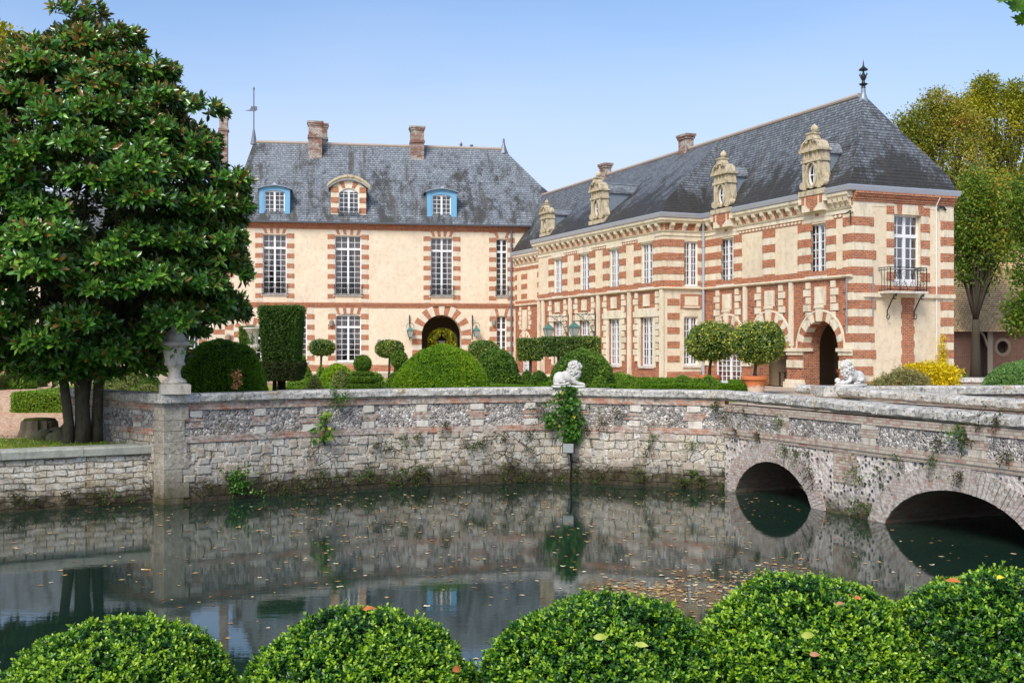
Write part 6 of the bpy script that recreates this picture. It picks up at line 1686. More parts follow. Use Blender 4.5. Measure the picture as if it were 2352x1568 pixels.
# tall yew on two stems
X0, X1 = (603-CX)/F*43, (691-CX)/F*43
t = thing('yew_topiary', 'tall dark yew clipped as a flared block above a flat slab on dark stems', 'topiary', ((X0+X1)/2, 43, 0))
def clipped_block(parent, nm, w0, w1, d, z0, z1, mat, L=.085, tone=0):
    H = z1-z0; PP, NN = [], []
    for (nx, ny, nz, ar) in ((0, -1, 0, 2*w1*H), (0, 1, 0, 2*w1*H), (1, 0, 0, 2*d*H), (-1, 0, 0, 2*d*H), (0, 0, 1, 4*w1*d), (0, 0, -1, 4*w0*d)):
        n = int(ar*2.3/(L*L*.25)); u, v = rng.random(n)*2-1, rng.random(n); z = z0+H*v; w = w0+(w1-w0)*v
        if ny: P = np.stack([u*w, np.full(n, ny*d), z], 1)
        elif nx: P = np.stack([nx*w, u*d, z], 1)
        else: ww = w1 if nz > 0 else w0; P = np.stack([u*ww, (v*2-1)*d, np.full(n, z1 if nz > 0 else z0)], 1)
        PP.append(P); NN.append(np.tile((nx, ny, nz), (n, 1)))
    P, N = np.concatenate(PP), np.concatenate(NN).astype(float); P0, D, U, nz_ = clip_leaves(P, N, L, .025)
    V, Fc = leaf_faces(P0, D, U, L*rng.uniform(.7, 1.3, len(P)), L*.45); r = np.clip(.4+nz_*5+rng.normal(0, .2, len(P))+tone, 0, 1)
    o = np_mesh(nm, V, Fc, M[mat], np.repeat(r, 2), parent)
    cb = MB(); e = .93; cb.hexa([(-w0*e, -d*e, z0+.03), (w0*e, -d*e, z0+.03), (w0*e, d*e, z0+.03), (-w0*e, d*e, z0+.03), (-w1*e, -d*e, z1-.04), (w1*e, -d*e, z1-.04), (w1*e, d*e, z1-.04), (-w1*e, d*e, z1-.04)]); cb.build('shade_core', M['foliage_core'], o)
    return o
clipped_block(t, 'upper_block', .60, .74, .62, 1.50, 3.50, 'leaf_dark', tone=-.12); clipped_block(t, 'lower_slab', .66, .80, .80, .80, 1.40, 'leaf_yew', tone=.1)
sk = MB()
for a in (-.30, -.1, .08): sk.tube([(a, 0, -.05), (a*.9, .02, .5), (a*.8, 0, 1.5)], [.10, .085, .07], 7)
sk.build('stem', M['bark_dark'], t)
X0, X1 = (534-CX)/F*58, (562-CX)/F*58
t = thing('yew_topiary', 'narrow dark yew block beside the arched side door', 'topiary', ((X0+X1)/2, 60, 0)); clipped_block(t, 'foliage', .32, .36, .35, 0.1, 3.05, 'leaf_dark')
# standards (lollipop trees)
def standard(name, label, x0, x1, yt, yb, Y, xt, mat, group, box=False, L=.10, yg=None, n=None, loose=.05):
    X, r = place(x0, x1, Y); zt, zb = ztop(yt, Y), ztop(yb, Y)
    t = thing(name, label, 'tree', (X, Y, 0), 0, group)
    if box: clipped_block(t, 'crown', r*.97, r, r*.8 if r < 1.2 else .75, zb, zt, mat, L)
    else:
        h = (zt-zb)/2; prof = [(max(.001, r*math.sin(a)**.62), (zt+zb)/2-h*math.cos(a)) for a in np.linspace(0, math.pi, 13)]
        o = bush('crown', None, None, (0, 0, 0), prof, mat, L, n, loose, parent=t)
    sk = MB(); xx = (xt-(x0+x1)/2)/F*Y; zm = (zt+zb)/2
    sk.tube([(xx-.04, 0, -.02), (xx-.02, 0, zb*.5), (xx*.9, 0, zb), (xx*.5, 0, zm)], [.09, .075, .07, .03], 7)
    for a in np.linspace(0, 5.6, 6): sk.tube([(xx*.9, 0, zb-.12), (xx*.9+.25*r*math.cos(a), .25*r*math.sin(a), zb+.08), (r*.6*math.cos(a), r*.6*math.sin(a), zm)], [.04, .03, .012], 5)
    sk.build('trunk', M['bark'], t, smooth=True); return t
GS = 'clipped standard trees in front of the house'
standard('standard_tree', 'flat-headed clipped tree between the two left ground-floor windows', 711, 767, 781, 815, 72, 738, 'leaf_laurel', GS, L=.12)
standard('standard_tree', 'flat-headed clipped tree left of the big lime-green dome', 863, 926, 783, 819, 72, 895, 'leaf_laurel', GS, L=.12)
standard('standard_tree', 'flat-headed clipped tree right of the arched passage', 1077, 1141, 784, 822, 72, 1110, 'leaf_laurel', GS, L=.12)
standard('pleached_tree', 'square-headed clipped tree in front of the recessed arch', 1191, 1243, 780, 824, 60, 1219, 'leaf_laurel', 'square-headed clipped trees', True, L=.11)
standard('pleached_tree', 'wide square-headed clipped tree, left half of the joined pair', 1243, 1309, 776, 815, 60, 1284, 'leaf_laurel', 'square-headed clipped trees', True, L=.11)
standard('pleached_tree', 'wide square-headed clipped tree, right half of the joined pair', 1310, 1375, 776, 816, 60.3, 1344, 'leaf_laurel', 'square-headed clipped trees', True, L=.11)
# mounds
for (x0, x1, yt, Y, lab, mt) in ((1134, 1182, 846, 52, 'round green mound in front of the dark dome right of the lime dome', 'leaf_dark'), (1196, 1224, 850, 55, 'small mound partly behind the round one left of the lion', 'leaf_dark'),
                                (1214, 1262, 851, 50, 'round mound just left of the lion', 'leaf_dark'), (1356, 1398, 864, 46, 'low mound touching the lion from behind', 'leaf_mid'),
                                (1372, 1408, 858, 50, 'mound half hidden between two others right of the lion', 'leaf_mid'), (1417, 1470, 861, 46, 'round mound right of the lion, largest of its row', 'leaf_mid'), (1390, 1450, 856, 52, 'broad mound behind the row right of the lion', 'leaf_mid'),
                                (1544, 1592, 862, 50, 'round mound left of the farther flower pot', 'leaf_mid'), (1604, 1652, 863, 48, 'round mound in front of the farther flower pot', 'leaf_mid'),
                                (882, 915, 866, 44, 'small mound at the left foot of the big lime dome', 'leaf_mid')):
    dome('box_mound', lab, x0, x1, yt, Y, mt, 2.1, .065, G2, bump=.015)
def PX(x, Y): return ((x-CX)/F*Y, Y)
GH = 'low clipped box edging of the parterre'
box_hedge('box_hedge', 'nearest low box hedge running to the terracotta pot', [PX(1338, 47), PX(1706, 48.3)], .7, .42, 'leaf_bright', .06, GH, tone=-.12)
box_hedge('box_hedge', 'end of the near box hedge turning back beside the pot', [PX(1709, 49.5), PX(1690, 54)], .6, .42, 'leaf_bright', .06, GH, tone=-.12)
box_hedge('box_hedge', 'low box hedge between the lime dome and the lion', [PX(1128, 47), PX(1330, 43.5)], .55, .42, 'leaf_bright', .06, GH, tone=-.12)
box_hedge('box_hedge', 'low box hedge one row behind the lion', [PX(1128, 52), PX(1345, 48)], .5, .42, 'leaf_bright', .06, GH, tone=-.15)
box_hedge('box_hedge', 'middle row of box hedge right of the lion', [PX(1425, 53), PX(1640, 53)], .5, .40, 'leaf_bright', .06, GH, tone=-.2)
box_hedge('box_hedge', 'long back row of box hedge under the striped wing', [PX(1060, 58), PX(1480, 57), PX(1610, 55)], .5, .42, 'leaf_mid', .10, GH)
box_hedge('box_hedge', 'low box hedge around the tiered topiary', [PX(784, 43.2), PX(872, 43.2), PX(895, 45.5)], .4, .26, 'leaf_dark', .08, GH, tone=.12)
box_hedge('box_hedge', 'thin box line on the lawn left of the small cone', [PX(640, 49), PX(735, 50)], .35, .25, 'leaf_mid', .06, GH)
box_hedge('box_hedge', 'short box line farther back on the lawn', [PX(670, 56), PX(745, 57)], .35, .25, 'leaf_mid', .10, GH)
for i, (x, y, Y, rr, lab, mt) in enumerate(((291, 851, 47, .95, 'big pale mound seen between the magnolia trunk and the urn', 'leaf_olive'), (278, 881, 42, .42, 'small pale mound in front of the big pale mound', 'leaf_olive'), (338, 884, 42.5, .55, 'flat pale mound beside the urn base', 'leaf_olive'), (345, 862, 46, .5, 'dark mound behind the urn stem', 'leaf_dark'), (236, 868, 46, .6, 'pale mound behind the right-hand magnolia trunk', 'leaf_olive'))):
    X = (x-CX)/F*Y; z0 = land_z(X, Y); bush('box_mound', lab, 'topiary', (X, Y, z0), P_dome(rr, ztop(y, Y)-z0, 2.1), mt, .085, None, .03, 'mounds behind the magnolia', tone=.1)
zl = land_z(-17, 41)
box_hedge('box_hedge', 'thick box hedge left of the magnolia trunks with yellow-green planting inside', [(-17.85, 41.35), (-14.6, 41.35), (-14.6, 48), (-18.4, 48)], .6, .30-zl, 'leaf_mid', .08, 'box hedges on the left', z0=zl, closed=True, tone=.12)
bush('ground_cover', 'yellow-green low planting inside the left box hedge', 'planting', (-16.4, 44.7, zl), [(2.0, 0), (2.0, .5), (1.8, .60), (.001, .66)], 'leaf_bright', .10, 9000, .05, sx=1, sy=1.5, tone=.15)
box_hedge('box_hedge', 'pale green box hedge at the far left edge of the leafy path', [(-24.8, 44.0), (-23.9, 57)], .7, .68, 'leaf_olive', .09, 'box hedges on the left', tone=.05)
box_hedge('box_hedge', 'back box hedge running left along the house forecourt', [(-24.6, 57.6), (-34, 56)], .6, .62, 'leaf_olive', .1, 'box hedges on the left')
X = (40-CX)/F*54; bush('box_mound', 'low mound behind the far left box hedge', 'topiary', (X, 54, 0), P_dome(.8, .95, 2.1), 'leaf_mid', .1, None, .02)
dome('box_dome', 'pale green clipped dome at the right edge beside the brick barn', 2260, 2432, 831, 42, 'leaf_pale', 2.5, .085)

# ---- shrubs at the foot of the wing
def loose_shrub(name, label, blobs, mat, L, per, n, base, group=None, stems=True, up=.5, cat='shrub'):
    """blobs: (x,y,z,rx,ry,rz) relative"""
    w = np.array([b[3]*b[4]*b[5] for b in blobs]); w /= w.sum(); k = rng.choice(len(blobs), n, p=w); B = np.array(blobs)[k]
    d = rand_dirs(n)*(.55+.45*rng.random(n))[:, None]; Cn = B[:, :3]+d*B[:, 3:]
    Cn[:, 2] = np.maximum(Cn[:, 2], .03)
    V, Fc, m, _ = cluster_leaves(Cn, np.full(n, L*1.6), per, L, .45, up)
    r = np.clip(.5+np.repeat(rng.normal(0, .15, n), per)+rng.normal(0, .15, m), 0, 1)
    o = np_mesh(name, V, Fc, M[mat], np.repeat(r, 2), None, base)
    if label: tag(o, label, cat, group)
    if stems:
        mb = MB()
        for i in range(min(30, n//6+3)):
            e = Cn[rng.integers(n)]; mb.tube([(e[0]*.15, e[1]*.15, 0), (e[0]*.5, e[1]*.5, e[2]*.6), tuple(e)], [.012, .009, .004], 4)
        mb.build('stems', M['twig'], o)
    return o
Y = 48.5; X = (2136-CX)/F*Y
loose_shrub('golden_shrub', 'bright golden-yellow shrub at the foot of the rendered end wall', [(0, 0, .85, .95, .6, .48), (.6, -.1, .6, .55, .5, .45), (-.6, 0, 1.0, .5, .4, .28), (.3, -.2, .2, .5, .4, .3), (.9, 0, .95, .38, .3, .25)], 'leaf_yellow', .13, 16, 620, (X, Y, 0))
X = (2062-CX)/F*47
loose_shrub('heath_shrub', 'muted olive and brownish low shrubs left of the golden shrub', [(0, 0, .45, .9, .6, .55), (.8, .1, .45, .7, .5, .55), (-.75, -.1, .3, .6, .5, .35), (.35, 0, .85, .6, .4, .36)], 'leaf_heath', .085, 14, 900, (X, 47.2, 0))
X = (2156-CX)/F*53.2
b_ = WING.matrix_basis.copy(); pw = Matrix.Translation(WING.location) @ WING.rotation_euler.to_matrix().to_4x4() @ Vector((fE.sx(2156), -.22, 0))
loose_shrub('wall_creeper', 'yellow creeper climbing the rendered end wall above the golden shrub', [(0, 0, 1.6, .22, .1, .7), (.02, 0, 2.3, .16, .08, .35), (0, -.02, .8, .3, .15, .7)], 'leaf_yellow', .10, 12, 130, (pw.x, pw.y, 0))
loose_shrub('wall_shrub', 'dark green shrub at the right corner of the wing', [(0, 0, .45, .35, .3, .4)], 'leaf_dark', .09, 12, 70, ((2210-CX)/F*54, 54, 0))

# ---- trees
def hz(y, Y): return (HZ-y)*Y/F+EYE
def crown(x, y, rx, ry, Y, base, dy=0, ryd=None, w=1):
    k = Y/F; return ((x-CX)*k-base[0], (Y-base[1])+dy, hz(y, Y)-base[2]), (rx*k, (ryd or rx*.8)*k, ry*k), w
Y = 66; b = ((2241-CX)/F*Y, Y, 0)
tree('maple_tree', 'green tree with a stout forked trunk in front of the brick barn', b, .27, 3.6, [crown(2260, 560, 70, 60, Y, b), crown(2228, 480, 46, 90, Y, b, w=.8), crown(2300, 520, 60, 70, Y, b), crown(2275, 450, 70, 50, Y, b, w=.7), crown(2213, 600, 16, 70, Y, b, w=.25), crown(2262, 625, 30, 34, Y, b, w=.2)], 420, 42, .19, 'leaf_green_tree', seed=3, limbs=34, clr=.8, tonefn=lambda c, h: .06+.12*np.sin(c[:, 0])+.12*h)
Y = 84; b = ((2150-CX)/F*Y, Y, 0)
tree('autumn_tree', 'rusty orange and olive autumn tree rising behind the hipped roof', b, .4, 6, [crown(2120, 300, 60, 60, Y, b), crown(2090, 360, 60, 100, Y, b), crown(2160, 250, 42, 44, Y, b, w=.6), crown(2190, 400, 90, 150, Y, b), crown(2150, 440, 90, 130, Y, b), crown(2200, 300, 60, 70, Y, b), crown(2230, 560, 80, 150, Y, b)], 760, 46, .20, 'leaf_autumn', seed=5, limbs=70, clr=.85, tonefn=lambda c, h: -.06+.26*(h-.4)+.14*np.sin(c[:, 0]*.7))
Y = 92; b = ((2300-CX)/F*Y, Y, 0)
tree('autumn_tree', 'tallest yellow-green autumn tree at the right edge', b, .5, 8, [crown(2262, 215, 30, 40, Y, b, w=.7), crown(2230, 262, 45, 40, Y, b, w=.8), crown(2290, 290, 90, 70, Y, b), crown(2330, 225, 40, 36, Y, b, w=.7), crown(2370, 270, 60, 60, Y, b), crown(2360, 380, 110, 120, Y, b), crown(2280, 400, 90, 120, Y, b), crown(2300, 500, 90, 120, Y, b)], 900, 44, .21, 'leaf_yellowgreen', seed=8, limbs=75, clr=.9, tonefn=lambda c, h: -.06+.14*np.sin(c[:, 0]*.6+c[:, 2]))
Y = 58; b = ((2400-CX)/F*Y, Y, 0)
tree('maple_tree', 'green maple hanging in from the right edge over the barn roof', b, .3, 4, [crown(2390, 620, 60, 90, Y, b), crown(2380, 480, 60, 90, Y, b), crown(2355, 720, 35, 45, Y, b, w=.4), crown(2440, 560, 80, 140, Y, b)], 340, 48, .20, 'leaf_green_tree', seed=9, limbs=25, clr=.75, tonefn=lambda c, h: .02+0*h)
Y = 120; b = ((2330-CX)/F*Y, Y, 0)
tree('wood', 'dark mass of trees beyond the barn', b, .5, 6, [crown(2300, 560, 110, 160, Y, b), crown(2430, 520, 120, 200, Y, b), crown(2200, 560, 60, 180, Y, b)], 260, 70, .5, 'leaf_green_tree', seed=12, limbs=20, clr=2.0, tonefn=lambda c, h: -.15+0*h)
Y = 74; b = ((-30-CX)/F*Y, Y, 0)
tree('lime_tree', 'yellow autumn tree behind the magnolia at the left edge', b, .4, 6, [crown(-40, 180, 95, 110, Y, b), crown(10, 160, 48, 50, Y, b), crown(5, 110, 25, 60, Y, b, w=.5), crown(-90, 300, 110, 150, Y, b)], 300, 60, .30, 'leaf_yellowgreen', seed=14, limbs=25, clr=1.0, tonefn=lambda c, h: .15+0*h)
for i, (x, Y, s_, lab) in enumerate(((985, 118, 3, 'yellow tree seen through the arched passage, left of its lantern'), (1045, 124, 4, 'yellow-green tree seen through the arched passage, right of its lantern'))):
    b = ((x-CX)/F*Y, Y, 0); tree('lime_tree', lab, b, .3, 1.2, [crown(x, 762, 75, 70, Y, b)], 260, 60, .30, 'leaf_yellowgreen', seed=20+i, limbs=20, clr=.9, tonefn=lambda c, h: .10+0*h)
# ------------------------------------------------------------------ statues, urns, pots
def lion(name, label, loc, rz, ball=False, group='white stone lions'):
    t = thing(name, label, 'statue', loc, rz, group); m = MB()
    E = lambda c, r, n=14: m.ball(c, r, n, 10)
    E((-.27, 0, .28), (.22, .16, .22)); E((-.05, 0, .34), (.27, .14, .19)); E((.12, 0, .40), (.19, .15, .27)); E((-.30, .09, .22), (.18, .09, .18)); E((-.30, -.09, .22), (.18, .09, .18))
    E((.17, 0, .54), (.19, .17, .24)); E((.21, 0, .68), (.16, .15, .15)); E((.31, 0, .69), (.11, .09, .11)); E((.395, 0, .66), (.06, .065, .055)); E((.39, 0, .62), (.045, .05, .04)); E((.345, 0, .74), (.07, .08, .05))
    E((.42, 0, .69), (.028, .034, .025))
    for s in (-1, 1):
        E((.36, s*.05, .715), (.024, .02, .018)); E((.24, s*.115, .81), (.035, .03, .045))
        m.tube([(.12, s*.115, .30), (.18, s*.125, .18), (.30, s*.11, .125), (.43, s*.10, .11)], [.085, .07, .055, .05], 10); E((.455, s*.10, .105), (.06, .045, .042))
        for k in range(3): E((.50, s*.10+(k-1)*.026, .09), (.022, .014, .022), 8)
        m.tube([(-.30, s*.16, .22), (-.16, s*.18, .16), (-.20, s*.17, .105), (-.05, s*.17, .10)], [.09, .06, .045, .04], 9); E((-.01, s*.17, .095), (.06, .04, .035))
    m.tube([(-.44, 0, .16), (-.47, -.10, .11), (-.38, -.20, .10), (-.2, -.225, .10), (-.08, -.22, .13)], [.035, .03, .026, .024, .03], 8); E((-.05, -.22, .14), (.05, .03, .035))
    rr = random.Random(4)
    for k in range(210):
        u, v = rr.uniform(-1, 1), rr.uniform(0, 2*math.pi); q = math.sqrt(1-u*u)
        c = (.165, 0, .56); R_ = (.215, .185, .30); p = Vector((c[0]+R_[0]*q*math.cos(v), c[1]+R_[1]*q*math.sin(v), c[2]+R_[2]*u))
        if p.x > .29 and abs(p.y) < .11 and p.z > .55: continue
        dn = Vector((rr.uniform(-.02, .02), rr.uniform(-.02, .02), -.05)); m.tube([p, p+dn*.6+Vector((.012, 0, 0)), p+dn*1.3], [.030, .027, .009], 6)
    if ball: E((.42, -.17, .17), (.10, .10, .10), 16)
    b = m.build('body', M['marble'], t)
    md = b.modifiers.new('r', 'REMESH'); md.mode = 'VOXEL'; md.voxel_size = .0095; md.use_smooth_shade = True
    sm = b.modifiers.new('s', 'SMOOTH'); sm.factor = .5; sm.iterations = 2
    p = MB(); n = 20; ring = [(.53*math.copysign(abs(math.cos(a))**.5, math.cos(a)), .23*math.copysign(abs(math.sin(a))**.5, math.sin(a))) for a in np.linspace(0, 2*math.pi, n+1)[:-1]]
    lv = [(0.0, .97), (.015, 1), (.05, 1), (.065, .96)]
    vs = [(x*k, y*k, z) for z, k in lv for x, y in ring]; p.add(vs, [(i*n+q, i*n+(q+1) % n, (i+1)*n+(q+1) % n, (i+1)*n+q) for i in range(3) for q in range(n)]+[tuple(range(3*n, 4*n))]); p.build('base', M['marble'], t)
    return t
def m_marble():
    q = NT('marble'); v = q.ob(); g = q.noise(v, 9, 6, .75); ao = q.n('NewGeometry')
    pt = q.ramp(ao.outputs['Pointiness'], [(.44, 1), (.52, 0)])  # crevices darkened in the colour, standing in for occlusion
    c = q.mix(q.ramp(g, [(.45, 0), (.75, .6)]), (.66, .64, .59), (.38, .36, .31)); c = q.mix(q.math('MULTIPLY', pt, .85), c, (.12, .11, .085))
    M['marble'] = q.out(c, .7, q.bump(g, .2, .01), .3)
m_marble()
L1 = ((1306-CX)/F*35.75, 35.85)
lion('lion_statue', 'white stone lion lying facing right, on the wall corner above the vine', (L1[0], L1[1], .725), R(8))
L2 = ((1953-CX)/F*37.0, 36.85)
lion('lion_statue', 'white stone lion with a ball under its paw, facing left at the bridge entrance', (L2[0], L2[1], .735), R(180+22), True)

t = thing('stone_urn', 'tall fluted and lidded stone urn on the corner pier', 'urn', (-9.18, 30.62+.18, .735), R(20))
mb = MB(); mb.box(-.40, .40, -.40, .40, 0, .25); mb.box(-.36, .36, -.36, .36, .25, .27); mb.build('plinth', M['stone_urn'], t)
mb = MB(); fl = lambda i, a: (1-.13*(.5+.5*math.cos(20*a))**.6) if 8 <= i <= 12 else (1-.05*(.5+.5*math.cos(18*a)) if i in (5, 6, 7) else 1)
mb.lathe([(.30, .27), (.33, .30), (.31, .36), (.18, .44), (.155, .60), (.20, .74), (.285, .79), (.26, .85), (.25, .88), (.275, 1.0), (.30, 1.12), (.325, 1.22), (.34, 1.28), (.42, 1.31), (.43, 1.38), (.40, 1.42), (.33, 1.43), (.30, 1.50), (.25, 1.60), (.15, 1.72), (.09, 1.78), (.11, 1.86), (.08, 1.95), (.01, 2.02)], 88, (0, 0, 0), fl)
mb.build('bowl', M['stone_urn'], t, smooth=True)
Y = 60; X = (578-CX)/F*Y
t = thing('stone_urn', 'pale open urn on a pedestal in front of the arched side door', 'urn', (X, Y, 0), 0)
mb = MB(); mb.box(-.36, .36, -.36, .36, 0, 1.3); mb.box(-.42, .42, -.42, .42, 1.3, 1.4); mb.build('pedestal', M['stone_urn'], t)
mb = MB(); fl = lambda i, a: 1-.05*(.5+.5*math.cos(16*a)) if 4 <= i <= 7 else 1
mb.lathe([(.25, 1.4), (.22, 1.46), (.10, 1.62), (.12, 1.72), (.30, 1.84), (.42, 1.96), (.43, 2.08), (.37, 2.16), (.33, 2.22), (.35, 2.5), (.37, 2.72), (.46, 2.92), (.52, 2.96), (.53, 3.02), (.46, 3.04), (.40, 3.0), (.01, 2.9)], 64, (0, 0, 0), fl); mb.build('bowl', M['stone_urn'], t, smooth=True)

def pot_tree(label, x, w, ytop_pot, Y, cx0, cx1, cyt, cyb, xt):
    k = Y/F; X = (x-CX)*k; r = w/2*k; h = ztop(ytop_pot, Y)
    t = thing('terracotta_pot', label, 'plant pot', (X, Y, 0), 0, 'terracotta pots with round-headed trees')
    mb = MB(); mb.lathe([(r*.60, 0), (r*.66, .05), (r*.86, h-.20), (r*.90, h-.19), (r*1.0, h-.15), (r*1.02, h-.02), (r*.98, h), (r*.86, h), (r*.82, h-.08), (.01, h-.08)], 32); mb.build('pot', M['terracotta_w'], t, smooth=False)
    t2 = thing('citrus_tree', label.replace('terracotta pot', 'round-headed tree').replace('holding', 'growing in a pot,').split(',')[0]+', yellow-flecked leaves', 'tree', (X, Y, h-.08), 0, 'round-headed potted trees')
    rr = (cx1-cx0)/2*k; zt, zb = ztop(cyt, Y)-h+.08, ztop(cyb, Y)-h+.08; cx = ((cx0+cx1)/2-x)*k; hh = (zt-zb)/2
    prof = [(max(.001, rr*math.sin(a)**.75), (zt+zb)/2-hh*math.cos(a)) for a in np.linspace(0, math.pi, 13)]
    bush('crown', None, None, (cx, 0, 0), prof, 'leaf_laurel', .12, None, .10, parent=t2, core=.82)
    n = 260; P, N = sample_profile(prof, n); P[:, 0] += cx; up = P+N*.12; V, Fc, m, _ = cluster_leaves(up, np.full(n, .12), 7, .09); np_mesh('young_shoots', V, Fc, M['leaf_laurel'], np.repeat(np.clip(rng.normal(.75, .2, m), 0, 1), 2), t2)
    sk = MB(); sk.tube([(0, 0, 0), (.03, 0, zb*.5), (cx*.8, 0, zb+.1), (cx, 0, (zt+zb)/2)], [.085, .07, .06, .03], 8)
    for a in np.linspace(0, 5.4, 7): sk.tube([(cx*.8, 0, zb-.02), (cx+rr*.5*math.cos(a), rr*.5*math.sin(a), (zt+zb)/2)], [.035, .01], 5)
    sk.build('trunk', M['bark'], t2, smooth=True)
def m_tc():
    q = NT('terracotta_w'); v = q.ob(); g = q.noise(v, 4, 6, .75); z = q.sep(v, 2)
    w = q.math('ADD', z, q.math('MULTIPLY', g, -.55)); f = q.ramp(w, [(.0, .75), (.10, 0)])
    c = q.mix(q.noise(v, 2), (.64, .20, .07), (.52, .15, .06)); c = q.mix(f, c, (.74, .62, .54)); c = q.mix(q.ramp(g, [(.6, 0), (.7, .5)]), c, (.70, .52, .42)); M['terracotta_w'] = q.out(c, .8, q.bump(g, .2, .02), .3)
m_tc()
pot_tree('large terracotta pot nearest the arcade, streaked white', 1733, 62, 863, 48.2, 1686, 1797, 744, 828, 1738)
pot_tree('terracotta pot farther back, half hidden by the hedge', 1629, 52, 861, 55, 1581, 1690, 744, 825, 1632)
# inside the arches: bench table, dark pot, leaning frame
def wl(x, y): return Matrix.Translation(WING.location) @ WING.rotation_euler.to_matrix().to_4x4() @ Vector((x, y, 0))
p = wl(.5, (arches[1][0])+.55); t = thing('side_table', 'small dark wooden table just inside the middle arch', 'table', (p.x, p.y, 0), R(22))
mb = MB(); mb.box(-.45, .45, -.28, .28, .70, .76); mb.build('table_top', M['timber_dark'] if 'timber_dark' in M else M['bark_dark'], t)
for sx_ in (-1, 1):
    for sy_ in (-1, 1): mb = MB(); mb.box(sx_*.38-.03, sx_*.38+.03, sy_*.22-.03, sy_*.22+.03, 0, .70); mb.build('leg', M['bark_dark'], t)
p = wl(2.4, (arches[2][0]+arches[2][1])/2+1.0); t = thing('terracotta_pot', 'large dull red pot in the shade inside the nearest arch', 'plant pot', (p.x, p.y, .012), 0)
mb = MB(); mb.lathe([(.34, 0), (.38, .08), (.50, .72), (.56, .74), (.58, .88), (.52, .9), (.48, .8), (.01, .8)], 28, (0, 0, 0), lambda i, a: 1-.03*(.5+.5*math.cos(20*a)) if i in (1, 2) else 1); mb.build('pot', M['terracotta'], t)
p = wl(.62, arches[1][0]+.12); t = tag(MB() and thing('wooden_board', 'narrow wooden board leaning in the middle arch', 'board', (p.x, p.y, .012), R(22)));
mb = MB(); mb.hexa([(-.05, -.04, 0), (.05, -.04, 0), (.05, 0, 0), (-.05, 0, 0), (-.02, .02, 2.3), (.08, .02, 2.3), (.08, .06, 2.3), (-.02, .06, 2.3)]); mb.build('plank', M['wood'], t)

# ---- barn
BN = thing('brick_barn', 'low brown brick barn with a mossy tiled roof behind the forked tree', 'barn', ((2140-CX)/F*69, 69, 0), R(4))
bf_ = Fac(BN, (0, 0), (1, 0), (0, -1)); ez = 3.28
dA, dB = bf_.sx(2236), bf_.sx(2268); rc_ = bf_.sx(2303); rr_ = .36; zc_ = bf_.zy(797, rc_)
bw_ = MB(); bf_.wall(bw_, 0, 26, 0, ez, [(dA, dB, 0, 3.22), (rc_-rr_, rc_+rr_, zc_-rr_*1.05, zc_+rr_*1.05)], .45); bw_.poly([(0, 0, 0), (0, 7, 0), (0, 7, ez), (0, 3.5, 8.2), (0, 0, ez)]); 
bw_.build('wall', M['brick_barn'], BN)
ring_ = MB(); n = 28
for k in range(n):
    t0, t1 = 2*math.pi*k/n, 2*math.pi*(k+.88)/n; pt = lambda t_, r: (rc_+r*math.cos(t_), zc_+r*1.08*math.sin(t_)); bf_.prism(ring_, [pt(t0, rr_*.98), pt(t1, rr_*.98), pt(t1, rr_*1.45), pt(t0, rr_*1.45)], -.1, .03)
ring_.build('window_surround', M['surround'], BN)
rf = MB(); rf.poly([(-.4, -.45, ez-.35), (26, -.45, ez-.35), (26, 3.5, 8.2), (-.4, 3.5, 8.2)]); rf.poly([(-.4, 7.4, ez-.35), (26, 7.4, ez-.35), (26, 3.5, 8.2), (-.4, 3.5, 8.2)]); rf.build('roof', M['tile_barn'], BN)
tm = MB(); bf_.box(tm, dB, dB+.32, 0, ez, -.3, .03); bf_.box(tm, dA-.2, dB+.3, 3.0, 3.25, -.3, .02); tm.tube([bf_.p(dB+.05, 2.0, -.05), bf_.p(dB-.2, 2.7, -.05), bf_.p(dB-.5, 3.05, -.05)], .08, 5); tm.build('timber_frame', M['timber'], BN)
gt_ = MB(); 
for k in range(8): a = dA+(dB-dA)*k/7; gt_.tube([bf_.p(a, .05, -.2), bf_.p(a, 1.35, -.2)], .018, 4)
for z in (.1, .45, 1.3): gt_.tube([bf_.p(dA, z, -.2), bf_.p(dB, z, -.2)], .022, 4)
gt_.build('gate', M['iron'], BN)
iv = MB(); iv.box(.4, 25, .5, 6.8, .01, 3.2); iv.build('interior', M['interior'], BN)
t = thing('garden_wall', 'low stone-capped brick wall in front of the barn', 'wall', ((2180-CX)/F*50, 50, 0), R(2))
mb = MB(); mb.box(0, 4.2, 0, .4, 0, .45); mb.build('brick_face', M['brick_pale'], t); mb = MB(); mb.box(-.1, 4.3, -.08, .48, .45, .65); mb.build('coping', M['coping'], t)

# ---- floodlight, stump, rocks
p = at(1305, 1029, 35.15)
t = thing('floodlight', 'small black floodlight with a grey glass front in the wall corner under the vine', 'floodlight', p, R(-12))
mb = MB(); mb.box(-.19, .19, 0, .14, -.16, .16); mb.box(-.07, .07, .14, .5, -.04, .04); mb.build('housing', M['black'], t); mb = MB(); mb.box(-.165, .165, -.012, -.001, -.14, .14)
for k in range(5): mb.box(-.16, .16, -.02, -.012, -.12+.055*k, -.105+.055*k)
mb.build('front_glass', M['lamp_glass'], t); 
cb_ = MB(); cb_.tube([(.05, .1, -.16), (.08, .15, -.5), (.05, .2, -1.1)], .03, 5); cb_.build('cable', M['black'], t)
X, Y = (90-CX)/F*34.3, 34.3; zz_ = land_z(X, Y)
t = thing('tree_stump', 'mossy cut tree stump on the leaf-strewn lawn', 'stump', (X, Y, zz_))
mb = MB(); rs = random.Random(2); ph = [rs.uniform(0, 6) for _ in range(4)]
